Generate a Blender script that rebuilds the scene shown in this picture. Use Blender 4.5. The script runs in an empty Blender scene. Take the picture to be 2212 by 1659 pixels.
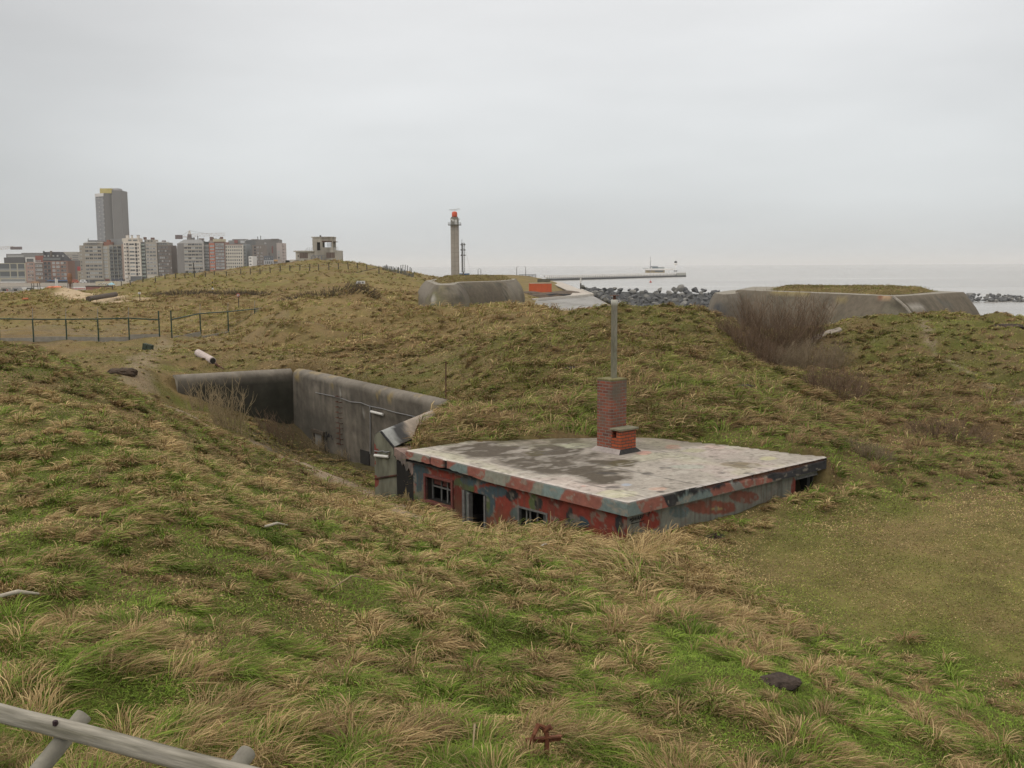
import bpy, math, random
import numpy as np
from mathutils import Vector, Matrix
R = math.radians
rng = np.random.default_rng(11)
random.seed(5)
scene = bpy.context.scene
COL = scene.collection
# ---------------------------------------------------------------- camera, sky, sun, exposure
F, CX, CY = 2171.0, 1106.0, 829.5          # focal length and centre in units of a 2212 x 1659 frame
PITCH, ROLL, CAMZ = R(6.73), R(-0.30), 17.0   # camera 17 m above the sea
cam_d = bpy.data.cameras.new("camera"); cam = bpy.data.objects.new("camera", cam_d); COL.objects.link(cam)
cam_d.sensor_width = 36.0; cam_d.lens = 36.0 * F / 2212.0
cam_d.clip_start = 0.1; cam_d.clip_end = 60000
fw = np.array([0, math.cos(PITCH), -math.sin(PITCH)]); up0 = np.array([0, math.sin(PITCH), math.cos(PITCH)]); rt0 = np.array([1.0, 0, 0])
rt = rt0 * math.cos(ROLL) + up0 * math.sin(ROLL); up = up0 * math.cos(ROLL) - rt0 * math.sin(ROLL)
cam.matrix_world = Matrix(((rt[0], up[0], -fw[0], 0), (rt[1], up[1], -fw[1], 0), (rt[2], up[2], -fw[2], CAMZ), (0, 0, 0, 1)))
scene.camera = cam
scene.render.resolution_x, scene.render.resolution_y = 1024, 768
scene.view_settings.view_transform = 'Standard'; scene.view_settings.look = 'None'
scene.view_settings.gamma = 1.0; scene.view_settings.use_curve_mapping = False
scene.view_settings.exposure = 0.3
scene.cycles.max_bounces = 5; scene.cycles.diffuse_bounces = 3; scene.cycles.glossy_bounces = 2
scene.cycles.transmission_bounces = 2; scene.cycles.volume_bounces = 1; scene.cycles.transparent_max_bounces = 4
scene.cycles.use_adaptive_sampling = True; scene.cycles.adaptive_threshold = 0.02
scene.cycles.use_denoising = True; scene.cycles.caustics_reflective = False; scene.cycles.caustics_refractive = False
scene.cycles.use_fast_gi = False

SUN_EL, SUN_AZ = R(38), R(-128)            # azimuth from +Y, clockwise positive: behind the camera to the left
world = bpy.data.worlds.new("World"); scene.world = world; world.use_nodes = True
def build_world():
    nt = world.node_tree; nt.nodes.clear(); N = nt.nodes.new; L = nt.links.new
    out = N('ShaderNodeOutputWorld')
    sky = N('ShaderNodeTexSky'); sky.sky_type = 'NISHITA'; sky.sun_disc = False
    sky.sun_elevation = SUN_EL; sky.sun_rotation = SUN_AZ
    b1 = N('ShaderNodeBackground'); b1.inputs[1].default_value = 0.06; L(sky.outputs[0], b1.inputs[0])
    tc = N('ShaderNodeTexCoord'); sp = N('ShaderNodeSeparateXYZ'); L(tc.outputs['Generated'], sp.inputs[0])
    ramp = N('ShaderNodeValToRGB'); cr = ramp.color_ramp
    cr.elements[0].position = 0.0; cr.elements[0].color = (.415, .438, .452, 1)
    cr.elements[1].position = 1.0; cr.elements[1].color = (1.42, 1.32, 1.19, 1)
    e = cr.elements.new(0.10); e.color = (.525, .541, .548, 1)
    e = cr.elements.new(0.26); e.color = (.580, .583, .586, 1)
    e = cr.elements.new(0.55); e.color = (.97, .92, .86, 1)
    L(sp.outputs['Z'], ramp.inputs[0])
    mp = N('ShaderNodeMapping'); mp.inputs['Scale'].default_value = (1.6, 1.6, 7.0); L(tc.outputs['Generated'], mp.inputs[0])
    no = N('ShaderNodeTexNoise'); no.inputs['Scale'].default_value = 1.3; no.inputs['Detail'].default_value = 5; no.inputs['Roughness'].default_value = .5
    L(mp.outputs[0], no.inputs['Vector'])
    mr = N('ShaderNodeMapRange'); mr.inputs['From Min'].default_value = .3; mr.inputs['From Max'].default_value = .7
    mr.inputs['To Min'].default_value = .90; mr.inputs['To Max'].default_value = 1.08; L(no.outputs[0], mr.inputs[0])
    # thinner, brighter cloud low over the sea ahead
    dp = N('ShaderNodeVectorMath'); dp.operation = 'DOT_PRODUCT'; dp.inputs[1].default_value = (.10, .985, .14); L(tc.outputs['Generated'], dp.inputs[0])
    lb = N('ShaderNodeMapRange'); lb.interpolation_type = 'SMOOTHERSTEP'; lb.inputs['From Min'].default_value = .80; lb.inputs['From Max'].default_value = 1.0; lb.inputs['To Min'].default_value = .92; lb.inputs['To Max'].default_value = 1.20; L(dp.outputs['Value'], lb.inputs[0])
    m0 = N('ShaderNodeMath'); m0.operation = 'MULTIPLY'; L(mr.outputs[0], m0.inputs[0]); L(lb.outputs[0], m0.inputs[1])
    mul = N('ShaderNodeVectorMath'); mul.operation = 'SCALE'; L(ramp.outputs[0], mul.inputs[0]); L(m0.outputs[0], mul.inputs['Scale'])
    b2 = N('ShaderNodeBackground'); b2.inputs[1].default_value = 1.0; L(mul.outputs[0], b2.inputs[0])
    mx = N('ShaderNodeMixShader'); mx.inputs[0].default_value = .93; L(b1.outputs[0], mx.inputs[1]); L(b2.outputs[0], mx.inputs[2])
    L(mx.outputs[0], out.inputs[0])
build_world()
sl = bpy.data.lights.new("sun", 'SUN'); sl.energy = 0.55; sl.angle = R(35); sl.color = (1, .97, .93)
sun = bpy.data.objects.new("sun", sl); COL.objects.link(sun)
sd = Vector((math.sin(SUN_AZ) * math.cos(SUN_EL), math.cos(SUN_AZ) * math.cos(SUN_EL), math.sin(SUN_EL)))
sun.rotation_euler = sd.to_track_quat('Z', 'Y').to_euler(); sun.location = (0, 0, 60)

# ---------------------------------------------------------------- where a sight line meets the place
K = 2816 / 2212.0
def ray(u, v):                             # u, v in the 2212-wide frame
    return fw + rt * ((u - CX) / F) + up * ((CY - v) / F)
def at(u, v, Y):
    d = ray(u, v); return np.array([0, 0, CAMZ]) + d * (Y / d[1])
def ats(u, v, Y): return at(u / K, v / K, Y)  # the same with u, v in the 2816-wide frame
def plane_hit(u, v, p, n):                 # 2816 frame, plane through p with normal n
    d = ray(u / K, v / K); o = np.array([0, 0, CAMZ]); t = np.dot(np.asarray(p) - o, n) / np.dot(d, n); return o + d * t
def project(P):                            # world points -> 2816 frame
    q = np.asarray(P, float) - np.array([0, 0, CAMZ]); w = q @ fw
    return (CX + F * (q @ rt) / w) * K, (CY - F * (q @ up) / w) * K

def _hash(ix, iy, s):
    h = (ix.astype(np.int64) * 374761393 + iy.astype(np.int64) * 668265263 + s * 1274126177) & 0x7fffffff
    h = ((h ^ (h >> 13)) * 1274126177) & 0x7fffffff
    h = ((h ^ (h >> 15)) * 2246822519) & 0x7fffffff
    return ((h ^ (h >> 16)) & 0xffffff) / float(0xffffff)
def vnoise(x, y, s=0):
    x = np.asarray(x, float); y = np.asarray(y, float)
    ix = np.floor(x); iy = np.floor(y); fx = x - ix; fy = y - iy
    fx = fx * fx * fx * (fx * (fx * 6 - 15) + 10); fy = fy * fy * fy * (fy * (fy * 6 - 15) + 10)
    a = _hash(ix, iy, s); b = _hash(ix + 1, iy, s); c = _hash(ix, iy + 1, s); d = _hash(ix + 1, iy + 1, s)
    return (a + (b - a) * fx) * (1 - fy) + (c + (d - c) * fx) * fy
def fbm(x, y, s=0, o=4):
    t = 0; a = .5; n = 0
    for i in range(o):
        t = t + a * vnoise(x * 2 ** i + 17.3 * i, y * 2 ** i - 9.1 * i, s + i); n += a; a *= .5
    return t / n
def sstep(a, b, x):
    t = np.clip((x - a) / (b - a), 0, 1); return t * t * (3 - 2 * t)

# ---------------------------------------------------------------- materials
MATS = {}
def nmat(name):
    m = bpy.data.materials.new(name); m.use_nodes = True; nt = m.node_tree
    return m, nt, nt.nodes['Principled BSDF']
def mat(name, col, rough=.8, var=.25, scale=6.0, bump=0.0, stretch=(1, 1, 1), metal=0.0, spec=.3, dark=None, vcol=False):
    """Principled surface whose colour wanders with two noises; dark = a second colour showing in blotches; vcol = colour from the mesh."""
    if name in MATS: return MATS[name]
    m, nt, b = nmat(name); N = nt.nodes.new; L = nt.links.new
    tc = N('ShaderNodeTexCoord'); mp = N('ShaderNodeMapping'); mp.inputs['Scale'].default_value = stretch; L(tc.outputs['Object'], mp.inputs[0])
    n1 = N('ShaderNodeTexNoise'); n1.inputs['Scale'].default_value = scale; n1.inputs['Detail'].default_value = 6; n1.inputs['Roughness'].default_value = .65; L(mp.outputs[0], n1.inputs['Vector'])
    mr = N('ShaderNodeMapRange'); mr.inputs['From Min'].default_value = .3; mr.inputs['From Max'].default_value = .7
    mr.inputs['To Min'].default_value = 1 - var; mr.inputs['To Max'].default_value = 1 + var; L(n1.outputs[0], mr.inputs[0])
    if vcol:
        src = N('ShaderNodeVertexColor'); src.layer_name = 'col'; so = src.outputs[0]
    else:
        src = N('ShaderNodeRGB'); src.outputs[0].default_value = (*col, 1); so = src.outputs[0]
    if dark is not None:
        n2 = N('ShaderNodeTexNoise'); n2.inputs['Scale'].default_value = scale * .23; n2.inputs['Detail'].default_value = 5; L(mp.outputs[0], n2.inputs['Vector'])
        r2 = N('ShaderNodeMapRange'); r2.inputs['From Min'].default_value = .48; r2.inputs['From Max'].default_value = .66; L(n2.outputs[0], r2.inputs[0])
        mx = N('ShaderNodeMix'); mx.data_type = 'RGBA'; L(r2.outputs[0], mx.inputs[0]); L(so, mx.inputs[6]); mx.inputs[7].default_value = (*dark, 1); so = mx.outputs[2]
    vm = N('ShaderNodeVectorMath'); vm.operation = 'SCALE'; L(so, vm.inputs[0]); L(mr.outputs[0], vm.inputs['Scale'])
    L(vm.outputs[0], b.inputs['Base Color'])
    b.inputs['Roughness'].default_value = rough; b.inputs['Metallic'].default_value = metal
    b.inputs['Specular IOR Level'].default_value = spec
    if bump > 0:
        bp = N('ShaderNodeBump'); bp.inputs['Strength'].default_value = 1.0; bp.inputs['Distance'].default_value = bump; L(n1.outputs[0], bp.inputs['Height']); L(bp.outputs[0], b.inputs['Normal'])
    MATS[name] = m; return m

# ---------------------------------------------------------------- objects
def tag(o, label=None, cat=None, group=None, kind=None):
    if label: o['label'] = label
    if cat: o['category'] = cat
    if group: o['group'] = group
    if kind or cat: o['kind'] = kind or 'thing'
    return o
def empty(name, loc, rz=0.0):
    o = bpy.data.objects.new(name, None); o.location = loc; o.rotation_euler = (0, 0, rz); o.empty_display_size = .3
    COL.objects.link(o); return o
def link(name, me, parent=None):
    o = bpy.data.objects.new(name, me); COL.objects.link(o)
    if parent is not None: o.parent = parent
    return o
def dup(o, parent=None):
    c = o.copy(); COL.objects.link(c); c.parent = parent
    for ch in list(o.children): dup(ch, c)
    return c
class MB:
    def __init__(s): s.v = []; s.f = []; s.mi = []; s.m = 0
    def add(s, vs, fs):
        o = len(s.v); s.v += [tuple(map(float, p)) for p in vs]; s.f += [tuple(i + o for i in f) for f in fs]; s.mi += [s.m] * len(fs); return s
    def box(s, c, d, M=None):
        x, y, z = (d[0] / 2, d[1] / 2, d[2] / 2)
        vs = [Vector((sx * x, sy * y, sz * z)) for sz in (-1, 1) for sy in (-1, 1) for sx in (-1, 1)]
        if M is not None: vs = [M @ p for p in vs]
        c = Vector(c); vs = [p + c for p in vs]
        return s.add(vs, [(0, 2, 3, 1), (4, 5, 7, 6), (0, 1, 5, 4), (2, 6, 7, 3), (0, 4, 6, 2), (1, 3, 7, 5)])
    def bx(s, x0, x1, y0, y1, z0, z1): return s.box(((x0 + x1) / 2, (y0 + y1) / 2, (z0 + z1) / 2), (x1 - x0, y1 - y0, z1 - z0))
    def tube(s, pts, rad, n=8, cap=True):
        pts = [Vector(p) for p in pts]; k = len(pts)
        if not hasattr(rad, '__len__'): rad = [rad] * k
        o = len(s.v); vs = []
        t = (pts[1] - pts[0]).normalized(); a = t.orthogonal().normalized()
        for i, p in enumerate(pts):
            t = (pts[min(i + 1, k - 1)] - pts[max(i - 1, 0)]).normalized()
            a = (a - t * a.dot(t)).normalized(); b = t.cross(a)
            for j in range(n):
                an = 2 * math.pi * j / n; vs.append(p + (a * math.cos(an) + b * math.sin(an)) * rad[i])
        fs = [(i * n + j, i * n + (j + 1) % n, (i + 1) * n + (j + 1) % n, (i + 1) * n + j) for i in range(k - 1) for j in range(n)]
        if cap: fs += [tuple(range(n - 1, -1, -1)), tuple(range((k - 1) * n, k * n))]
        return s.add(vs, fs)
    def lathe(s, prof, c=(0, 0, 0), n=24):
        c = Vector(c); vs = []
        for r, z in prof:
            for j in range(n): a = 2 * math.pi * j / n; vs.append(c + Vector((r * math.cos(a), r * math.sin(a), z)))
        k = len(prof); fs = [(i * n + j, i * n + (j + 1) % n, (i + 1) * n + (j + 1) % n, (i + 1) * n + j) for i in range(k - 1) for j in range(n)]
        fs += [tuple(range(n - 1, -1, -1)), tuple(range((k - 1) * n, k * n))]
        return s.add(vs, fs)
    def prism(s, poly, z0, z1):
        n = len(poly); vs = [(x, y, z0) for x, y in poly] + [(x, y, z1) for x, y in poly]
        return s.add(vs, [tuple(range(n - 1, -1, -1)), tuple(range(n, 2 * n))] + [(i, (i + 1) % n, n + (i + 1) % n, n + i) for i in range(n)])
    def mesh(s, name, mats, smooth=False):
        me = bpy.data.meshes.new(name); me.from_pydata(s.v, [], s.f)
        if not isinstance(mats, (list, tuple)): mats = [mats]
        for m in mats: me.materials.append(m)
        if len(mats) > 1: me.polygons.foreach_set('material_index', s.mi)
        if smooth: me.polygons.foreach_set('use_smooth', [True] * len(me.polygons))
        me.update(); return me
    def build(s, name, mats, parent=None, smooth=False, bevel=0.0):
        o = link(name, s.mesh(name, mats, smooth), parent)
        if bevel > 0:
            b = o.modifiers.new('b', 'BEVEL'); b.width = bevel; b.segments = 2; b.limit_method = 'ANGLE'
        return o
def fast_mesh(name, V, faces4=None, faces3=None, m=None, col=None, smooth=False):
    me = bpy.data.meshes.new(name); n4 = 0 if faces4 is None else len(faces4); n3 = 0 if faces3 is None else len(faces3)
    me.vertices.add(len(V)); me.vertices.foreach_set('co', np.ascontiguousarray(V, np.float32).ravel())
    me.loops.add(n4 * 4 + n3 * 3); me.polygons.add(n4 + n3)
    li = []; ls = []; lt = []
    if n4: li.append(np.asarray(faces4, np.int32).ravel()); ls.append(np.arange(n4) * 4); lt.append(np.full(n4, 4))
    if n3: li.append(np.asarray(faces3, np.int32).ravel()); ls.append(n4 * 4 + np.arange(n3) * 3); lt.append(np.full(n3, 3))
    me.loops.foreach_set('vertex_index', np.concatenate(li).astype(np.int32))
    me.polygons.foreach_set('loop_start', np.concatenate(ls).astype(np.int32)); me.polygons.foreach_set('loop_total', np.concatenate(lt).astype(np.int32))
    if smooth: me.polygons.foreach_set('use_smooth', np.ones(n4 + n3, bool))
    if m: me.materials.append(m)
    if col is not None: vcol(me, col)
    me.update(calc_edges=True); return me
def vcol(me, col):
    a = me.color_attributes.new('col', 'FLOAT_COLOR', 'POINT'); c = np.ones((len(col), 4), np.float32); c[:, :3] = col; a.data.foreach_set('color', c.ravel())
def grid_faces(nr, nc):
    i = np.arange((nr - 1) * nc).reshape(nr - 1, nc)[:, :-1].ravel(); return np.stack([i, i + 1, i + nc + 1, i + nc], 1)
def blot(P, u, v, ru, rv, warp=.5, s=0, ang=0.0, soft=.15):
    """soft mask 0..1 of a blotch whose place was measured in the photograph; P are world points"""
    pu, pv = project(P); w = (fbm(P[:, 0] * 1.7 + P[:, 2] * 2.3, P[:, 1] * 1.7 - P[:, 2] * 1.1, s, 4) - .5) * 2 * warp
    du, dv = pu - u, pv - v; c, sn = math.cos(ang), math.sin(ang)
    d = np.sqrt(((du * c + dv * sn) / ru) ** 2 + ((-du * sn + dv * c) / rv) ** 2)
    return 1 - sstep(1 - soft, 1 + soft, d + w)
# ---------------------------------------------------------------- the lie of the land
ROOFZ = -4.7
A_ = np.array([-2.74, 25.4]); B_ = np.array([2.29, 19.57])
E1 = (A_ - B_) / np.linalg.norm(A_ - B_); E2 = np.array([E1[1], -E1[0]])
L1, L2 = 7.7, 7.15
WL = np.array([-15.6, 46.5]); WK = np.array([-10.8, 49.4]); WM = np.array([-2.84, 38.0])
def warp(x, y): y = np.maximum(y, .5); return np.stack([2.2 * x / y, np.log(y)], -1)
def P(u, v, Y): p = at(u, v, Y); return (p[0], p[1], p[2] - CAMZ)
common = [P(*q) for q in [
  (1900,1100,22.5),(2212,1100,22),(2212,1300,16.3),(1800,1062,24),(1700,1082,23.0),(1900,1190,19.3),(2050,1060,23.8),
  (2000,1000,26.5),(2212,960,30),(1900,930,31),(1850,850,38),(1650,770,52),(1580,720,62),(2000,800,42),(2212,850,37),(1900,690,56),(2100,690,56),(2212,700,55),
  (2000,740,49),(1780,735,55),(1800,800,45),(2100,760,47),
  (0,745,67),(200,742,69),(345,736,69),(440,728,75),(495,716,82),(200,690,88),(0,690,88),(300,800,45),(200,790,46),(340,862,43.5),(250,850,40),
  (0,650,120),(300,650,120),(500,652,118),(130,625,150),(0,636,150),(210,645,140),(300,606,190),(400,596,200),(500,588,205),(560,584,205),(620,571,250),(690,567,250),(735,567,250),(800,575,235),(900,594,220),
  (0,641,200),(120,634,195),(200,635,185),(0,643,260),(100,642,255),(215,637,240),(500,620,165),(700,618,165),(850,625,150),(400,640,130),(700,645,130),(600,645,125),(780,640,97),(650,655,95),(900,640,110),
  (800,700,70),(650,682,80),(540,755,58),(1000,668,80),(1150,664,76),(900,690,70),(550,700,82)]]
common += [(-7,7,-3.2),(-20,20,-3.0),(-60,47,-4.6),(-100,100,-4.6),(-250,250,-6),(10,9,-5.1),(22,20,-5.5),(40,38,-5.2),(62,60,-4.6),(100,100,-7),(200,200,-17),(300,300,-20),
  (30,76,-4.9),(20,82,-5),(42,100,-7.5),(6,75,-5.0),(12,90,-6.2),(-10,98,-4.3),(0,98,-4.4),(2,130,-6.2),(20,150,-9),(60,180,-14),
  (6.5,265,-7.6),(-5,300,-6.5),(-22,400,-4.4),(-10,440,-4.8),(10,440,-5.5),(14,330,-7.6),(18,320,-7.6),(19,430,-7.6),(20,240,-11.2),(25,205,-11.8),(14,200,-10.5),(30,235,-12.4),(8,200,-9.6),(3,220,-8.0),(35,270,-13.4),(55,270,-13.8),(65,330,-11.5),(40,300,-12.0),(70,290,-13.0),(50,340,-11.8),(110,330,-12),(80,380,-19),(45,460,-19),(140,330,-19),(130,260,-19),(150,420,-20),(100,230,-17),
  (-20,620,-20),(40,650,-20),(-60,560,-12),(-60,330,-9),(-120,420,-11.5),(-200,600,-11.6),(-250,800,-11.6),(-400,800,-11.6),(-800,800,-11.6),(-160,800,-11.6),(-160,1000,-11.6),(-300,1200,-11.6),(-160,1200,-11.8),(-60,800,-18),(0,1200,-22),(300,1200,-25),(1200,1200,-25),(-1300,1200,-11.6),(-1500,1500,-11.6),(-200,1500,-11.7),(100,1500,-24),(1500,1500,-25)]
low = [P(*q) for q in [
  (0,1659,6.2),(550,1659,6.5),(1106,1659,7.1),(1650,1659,8.0),(2212,1659,9.3),(0,1400,8.2),(0,1200,11),(0,1000,16),(0,860,22.5),(0,748,30),(300,1400,8.6),(300,1150,12.5),(300,950,19),(150,810,27),(100,768,31),
  (300,862,29),(700,1200,14),(700,1400,9.7),(600,1080,20),(450,1000,23),(1100,1400,11),(1100,1250,15),(900,1102,24),(1000,1142,22.5),(1150,1168,20.3),(1330,1205,18.4),(1250,1187,19.2),
  (380,885,39),(450,920,37),(600,985,33),(700,1020,31),(760,1050,29.5),(850,1090,27.5),(800,1018,43.5),(700,992,46),(640,972,47),(760,1022,36),(500,925,43),(400,872,45.2),(560,950,43.5),(840,1075,28.5),(870,1085,27),
  (1400,1172,19.6),(1500,1140,20.8),(1600,1112,22.0),(1500,1290,15.5),(1560,1280,16),(1600,1200,19),(1800,1370,14.8),(1650,1450,11),(1850,1500,11),(2212,1530,12.2),(1400,1350,13),(1400,1500,10)]]
lowX = [(-1.0, 42.0, -8.9), (-3.0, 33.0, -7.9), (-6.5, 43.0, -9.0), (2.5, 24.5, -6.3), (0.0, 24.5, -6.3), (5.0, 25.0, -6.0)]
upp = [P(*q) for q in [
  (870,985,27.3),(950,905,31),(905,925,28.6),(1200,925,27.6),(1200,850,32),(1500,850,32),(1700,880,31),(1800,935,28.5),(1100,780,40),(1400,750,41),(1600,800,38),(1350,674,52),(1500,665,54),(1250,682,53),(1420,664,53),(1570,690,54),(1200,700,55),(1000,828,39.5),(960,862,38.2),
  (700,797,49.5),(450,796,50),(550,790,51),(320,780,50),(800,830,44),(1000,720,65),(860,850,41),
  (890,961,25.9),(1000,960,26.3),(1290,951,26.9),(1449,956,26.6),(1566,968,25.6),(1715,988,24.3),(1790,1003,24.0),(1840,1030,24.3)]]
class RBF:
    def __init__(s, pts, lam=2e-4):
        p = np.array(pts, float); s.c = warp(p[:, 0], p[:, 1]); n = len(p)
        A = s.k(np.linalg.norm(s.c[:, None] - s.c[None], axis=-1)) + np.eye(n) * lam
        Q = np.hstack([np.ones((n, 1)), s.c]); M = np.block([[A, Q], [Q.T, np.zeros((3, 3))]])
        s.w = np.linalg.solve(M, np.concatenate([p[:, 2], np.zeros(3)]))
    def k(s, r): return np.where(r > 1e-9, r * r * np.log(np.maximum(r, 1e-9)), 0)
    def __call__(s, x, y):
        q = warp(x, y).reshape(-1, 2); o = np.empty(len(q))
        for i in range(0, len(q), 20000):
            b = q[i:i + 20000]; o[i:i + 20000] = s.k(np.linalg.norm(b[:, None] - s.c[None], axis=-1)) @ s.w[:len(s.c)] + np.hstack([np.ones((len(b), 1)), b]) @ s.w[len(s.c):]
        return o.reshape(np.shape(x))
RL = RBF(common + low + lowX); RU = RBF(common + upp)
# the drop line: along the sunken wall, the wing wall, then along the turf edge on the bunker roof
ROOFLINE = [(-2.62, 25.75), (-1.0, 26.3), (0.6, 26.75), (2.3, 26.9), (4.1, 26.45), (5.6, 25.6), (6.9, 24.45), (7.9, 23.95)]
DROP = [(-400, 47.0), (-17.0, 45.65), tuple(WL), tuple(WK), tuple(WM), (-2.95, 33.0), (-3.0, 28.6), (-2.95, 26.4)] + ROOFLINE + [(60, 36), (400, 240)]
def seg_dist(x, y, a, b):
    ax, ay = a; bx, by = b; dx, dy = bx - ax, by - ay; t = np.clip(((x - ax) * dx + (y - ay) * dy) / (dx * dx + dy * dy), 0, 1)
    return np.hypot(x - ax - t * dx, y - ay - t * dy)
def line_dist(x, y, pl):
    d = None
    for a, b in zip(pl[:-1], pl[1:]):
        e = seg_dist(x, y, a, b); d = e if d is None else np.minimum(d, e)
    return d
def inside(x, y, poly):
    r = np.zeros(np.shape(x), bool); n = len(poly)
    for i in range(n):
        (x0, y0), (x1, y1) = poly[i], poly[(i + 1) % n]
        if y0 == y1: continue
        c = ((y0 > y) != (y1 > y)) & (x < (x1 - x0) * (y - y0) / (y1 - y0) + x0); r ^= c
    return r
UPOLY = DROP + [(9000, 9000), (-9000, 9000)]
def smooth_in(x, y):
    d = line_dist(x, y, DROP); s = np.where(inside(x, y, UPOLY), d, -d)
    w = np.minimum(seg_dist(x, y, WL, WK), seg_dist(x, y, WK, WM)); k = sstep(1.2, .4, w)   # right behind the wall the step stays hidden by its thickness
    return sstep(-.02 + .22 * k, .22 + .36 * k, s)
def bunker_local(x, y):
    return (x - B_[0]) * E2[0] + (y - B_[1]) * E2[1], (x - B_[0]) * E1[0] + (y - B_[1]) * E1[1]
def short_at(x, y): return inside_soft(x, y, FLAT)
def hum(x, y):
    """hummocks and tussock humps"""
    near = np.clip(1 - y / 45, 0, 1)
    h = (fbm(x / 2.6, y / 2.6, 3, 3) - .5) * .42 + (fbm(x / .7, y / .7, 9, 3) - .5) * .30 * near
    fl = sstep(18, 60, y); h = h * (1 - .3 * fl) + (fbm(x / 9, y / 9, 21, 4) - .5) * 1.1 * fl * sstep(350, 250, y) + (fbm(x / 3.2, y / 3.2, 25, 3) - .5) * .95 * fl * sstep(260, 200, y) + (np.abs(fbm(x / 4.5, y / 4.5, 28, 3) - .5) * 2 - .3) * .9 * sstep(26, 34, y) * sstep(75, 55, y) * (x / y > -.05) + (np.abs(fbm(x / 7, y / 6, 31, 3) - .5) * 2 - .3) * 1.3 * sstep(54, 64, y) * sstep(135, 95, y) * sstep(-.34, -.25, x / y) * sstep(.16, .08, x / y)
    flat = inside_soft(x, y, FLAT)
    return h * (1 - .8 * flat)
FLAT = [(3.2, 18.4), (7.6, 22.3), (11, 23.5), (16, 22), (14, 15), (11, 12.6), (7.2, 14.2), (4.5, 16)]
def inside_soft(x, y, poly, w=1.2):
    d = line_dist(x, y, poly + [poly[0]]); return sstep(-w, w, np.where(inside(x, y, poly), d, -d))
def height(x, y):
    lo = RL(x, y); hi = RU(x, y); s = smooth_in(x, y)
    lx, ly = bunker_local(x, y)
    inb = (lx > .25) & (lx < L2 - .05) & (ly > .25) & (ly < L1 - .05)
    lo = np.where(inb, np.minimum(lo, -6.3), lo)
    hm = hum(x, y)
    hm_hi = np.where(np.hypot(x - 2, y - 26) < 8, hm * sstep(0, 2.0, line_dist(x, y, ROOFLINE)), hm)
    near_wall = sstep(.0, 1.2, np.minimum(seg_dist(x, y, WL, WK), seg_dist(x, y, WK, WM)))
    return (lo + np.where(inb, 0, hm)) * (1 - s) + (hi + hm_hi * near_wall) * s
TN, RN_ = 620, 900
TMAX = 1.05; Y0, Y1 = 2.2, 1450.0
tt = np.linspace(-TMAX, TMAX, TN); lr = np.linspace(math.log(Y0), math.log(Y1), RN_)
YY = np.exp(lr)[:, None] * np.ones(TN)[None]; XX = tt[None] * YY
HH = height(XX, YY)
def H(x, y):
    """world height of the ground"""
    c = np.clip((np.asarray(x) / np.maximum(y, .1) + TMAX) / (2 * TMAX) * (TN - 1), 0, TN - 1.001); r = np.clip((np.log(np.maximum(y, .1)) - lr[0]) / (lr[-1] - lr[0]) * (RN_ - 1), 0, RN_ - 1.001)
    i = c.astype(int); j = r.astype(int); fx = c - i; fy = r - j
    return (HH[j, i] * (1 - fx) + HH[j, i + 1] * fx) * (1 - fy) + (HH[j + 1, i] * (1 - fx) + HH[j + 1, i + 1] * fx) * fy + CAMZ
def hit(u, v, ymin=3.0, ymax=400.0):
    """where the sight line u, v (2212 frame) meets the ground"""
    Y = np.exp(np.linspace(math.log(ymin), math.log(ymax), 4000)); d = ray(u, v)
    p = np.array([0, 0, CAMZ])[None] + d[None] * (Y / d[1])[:, None]; g = p[:, 2] - H(p[:, 0], p[:, 1])
    k = np.argmax(g < 0) if (g < 0).any() else len(Y) - 1
    q = p[k].copy(); q[2] = float(H(q[0], q[1])); return q
def hits(u, v, a=3.0, b=400.0): return hit(u / K, v / K, a, b)

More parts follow.
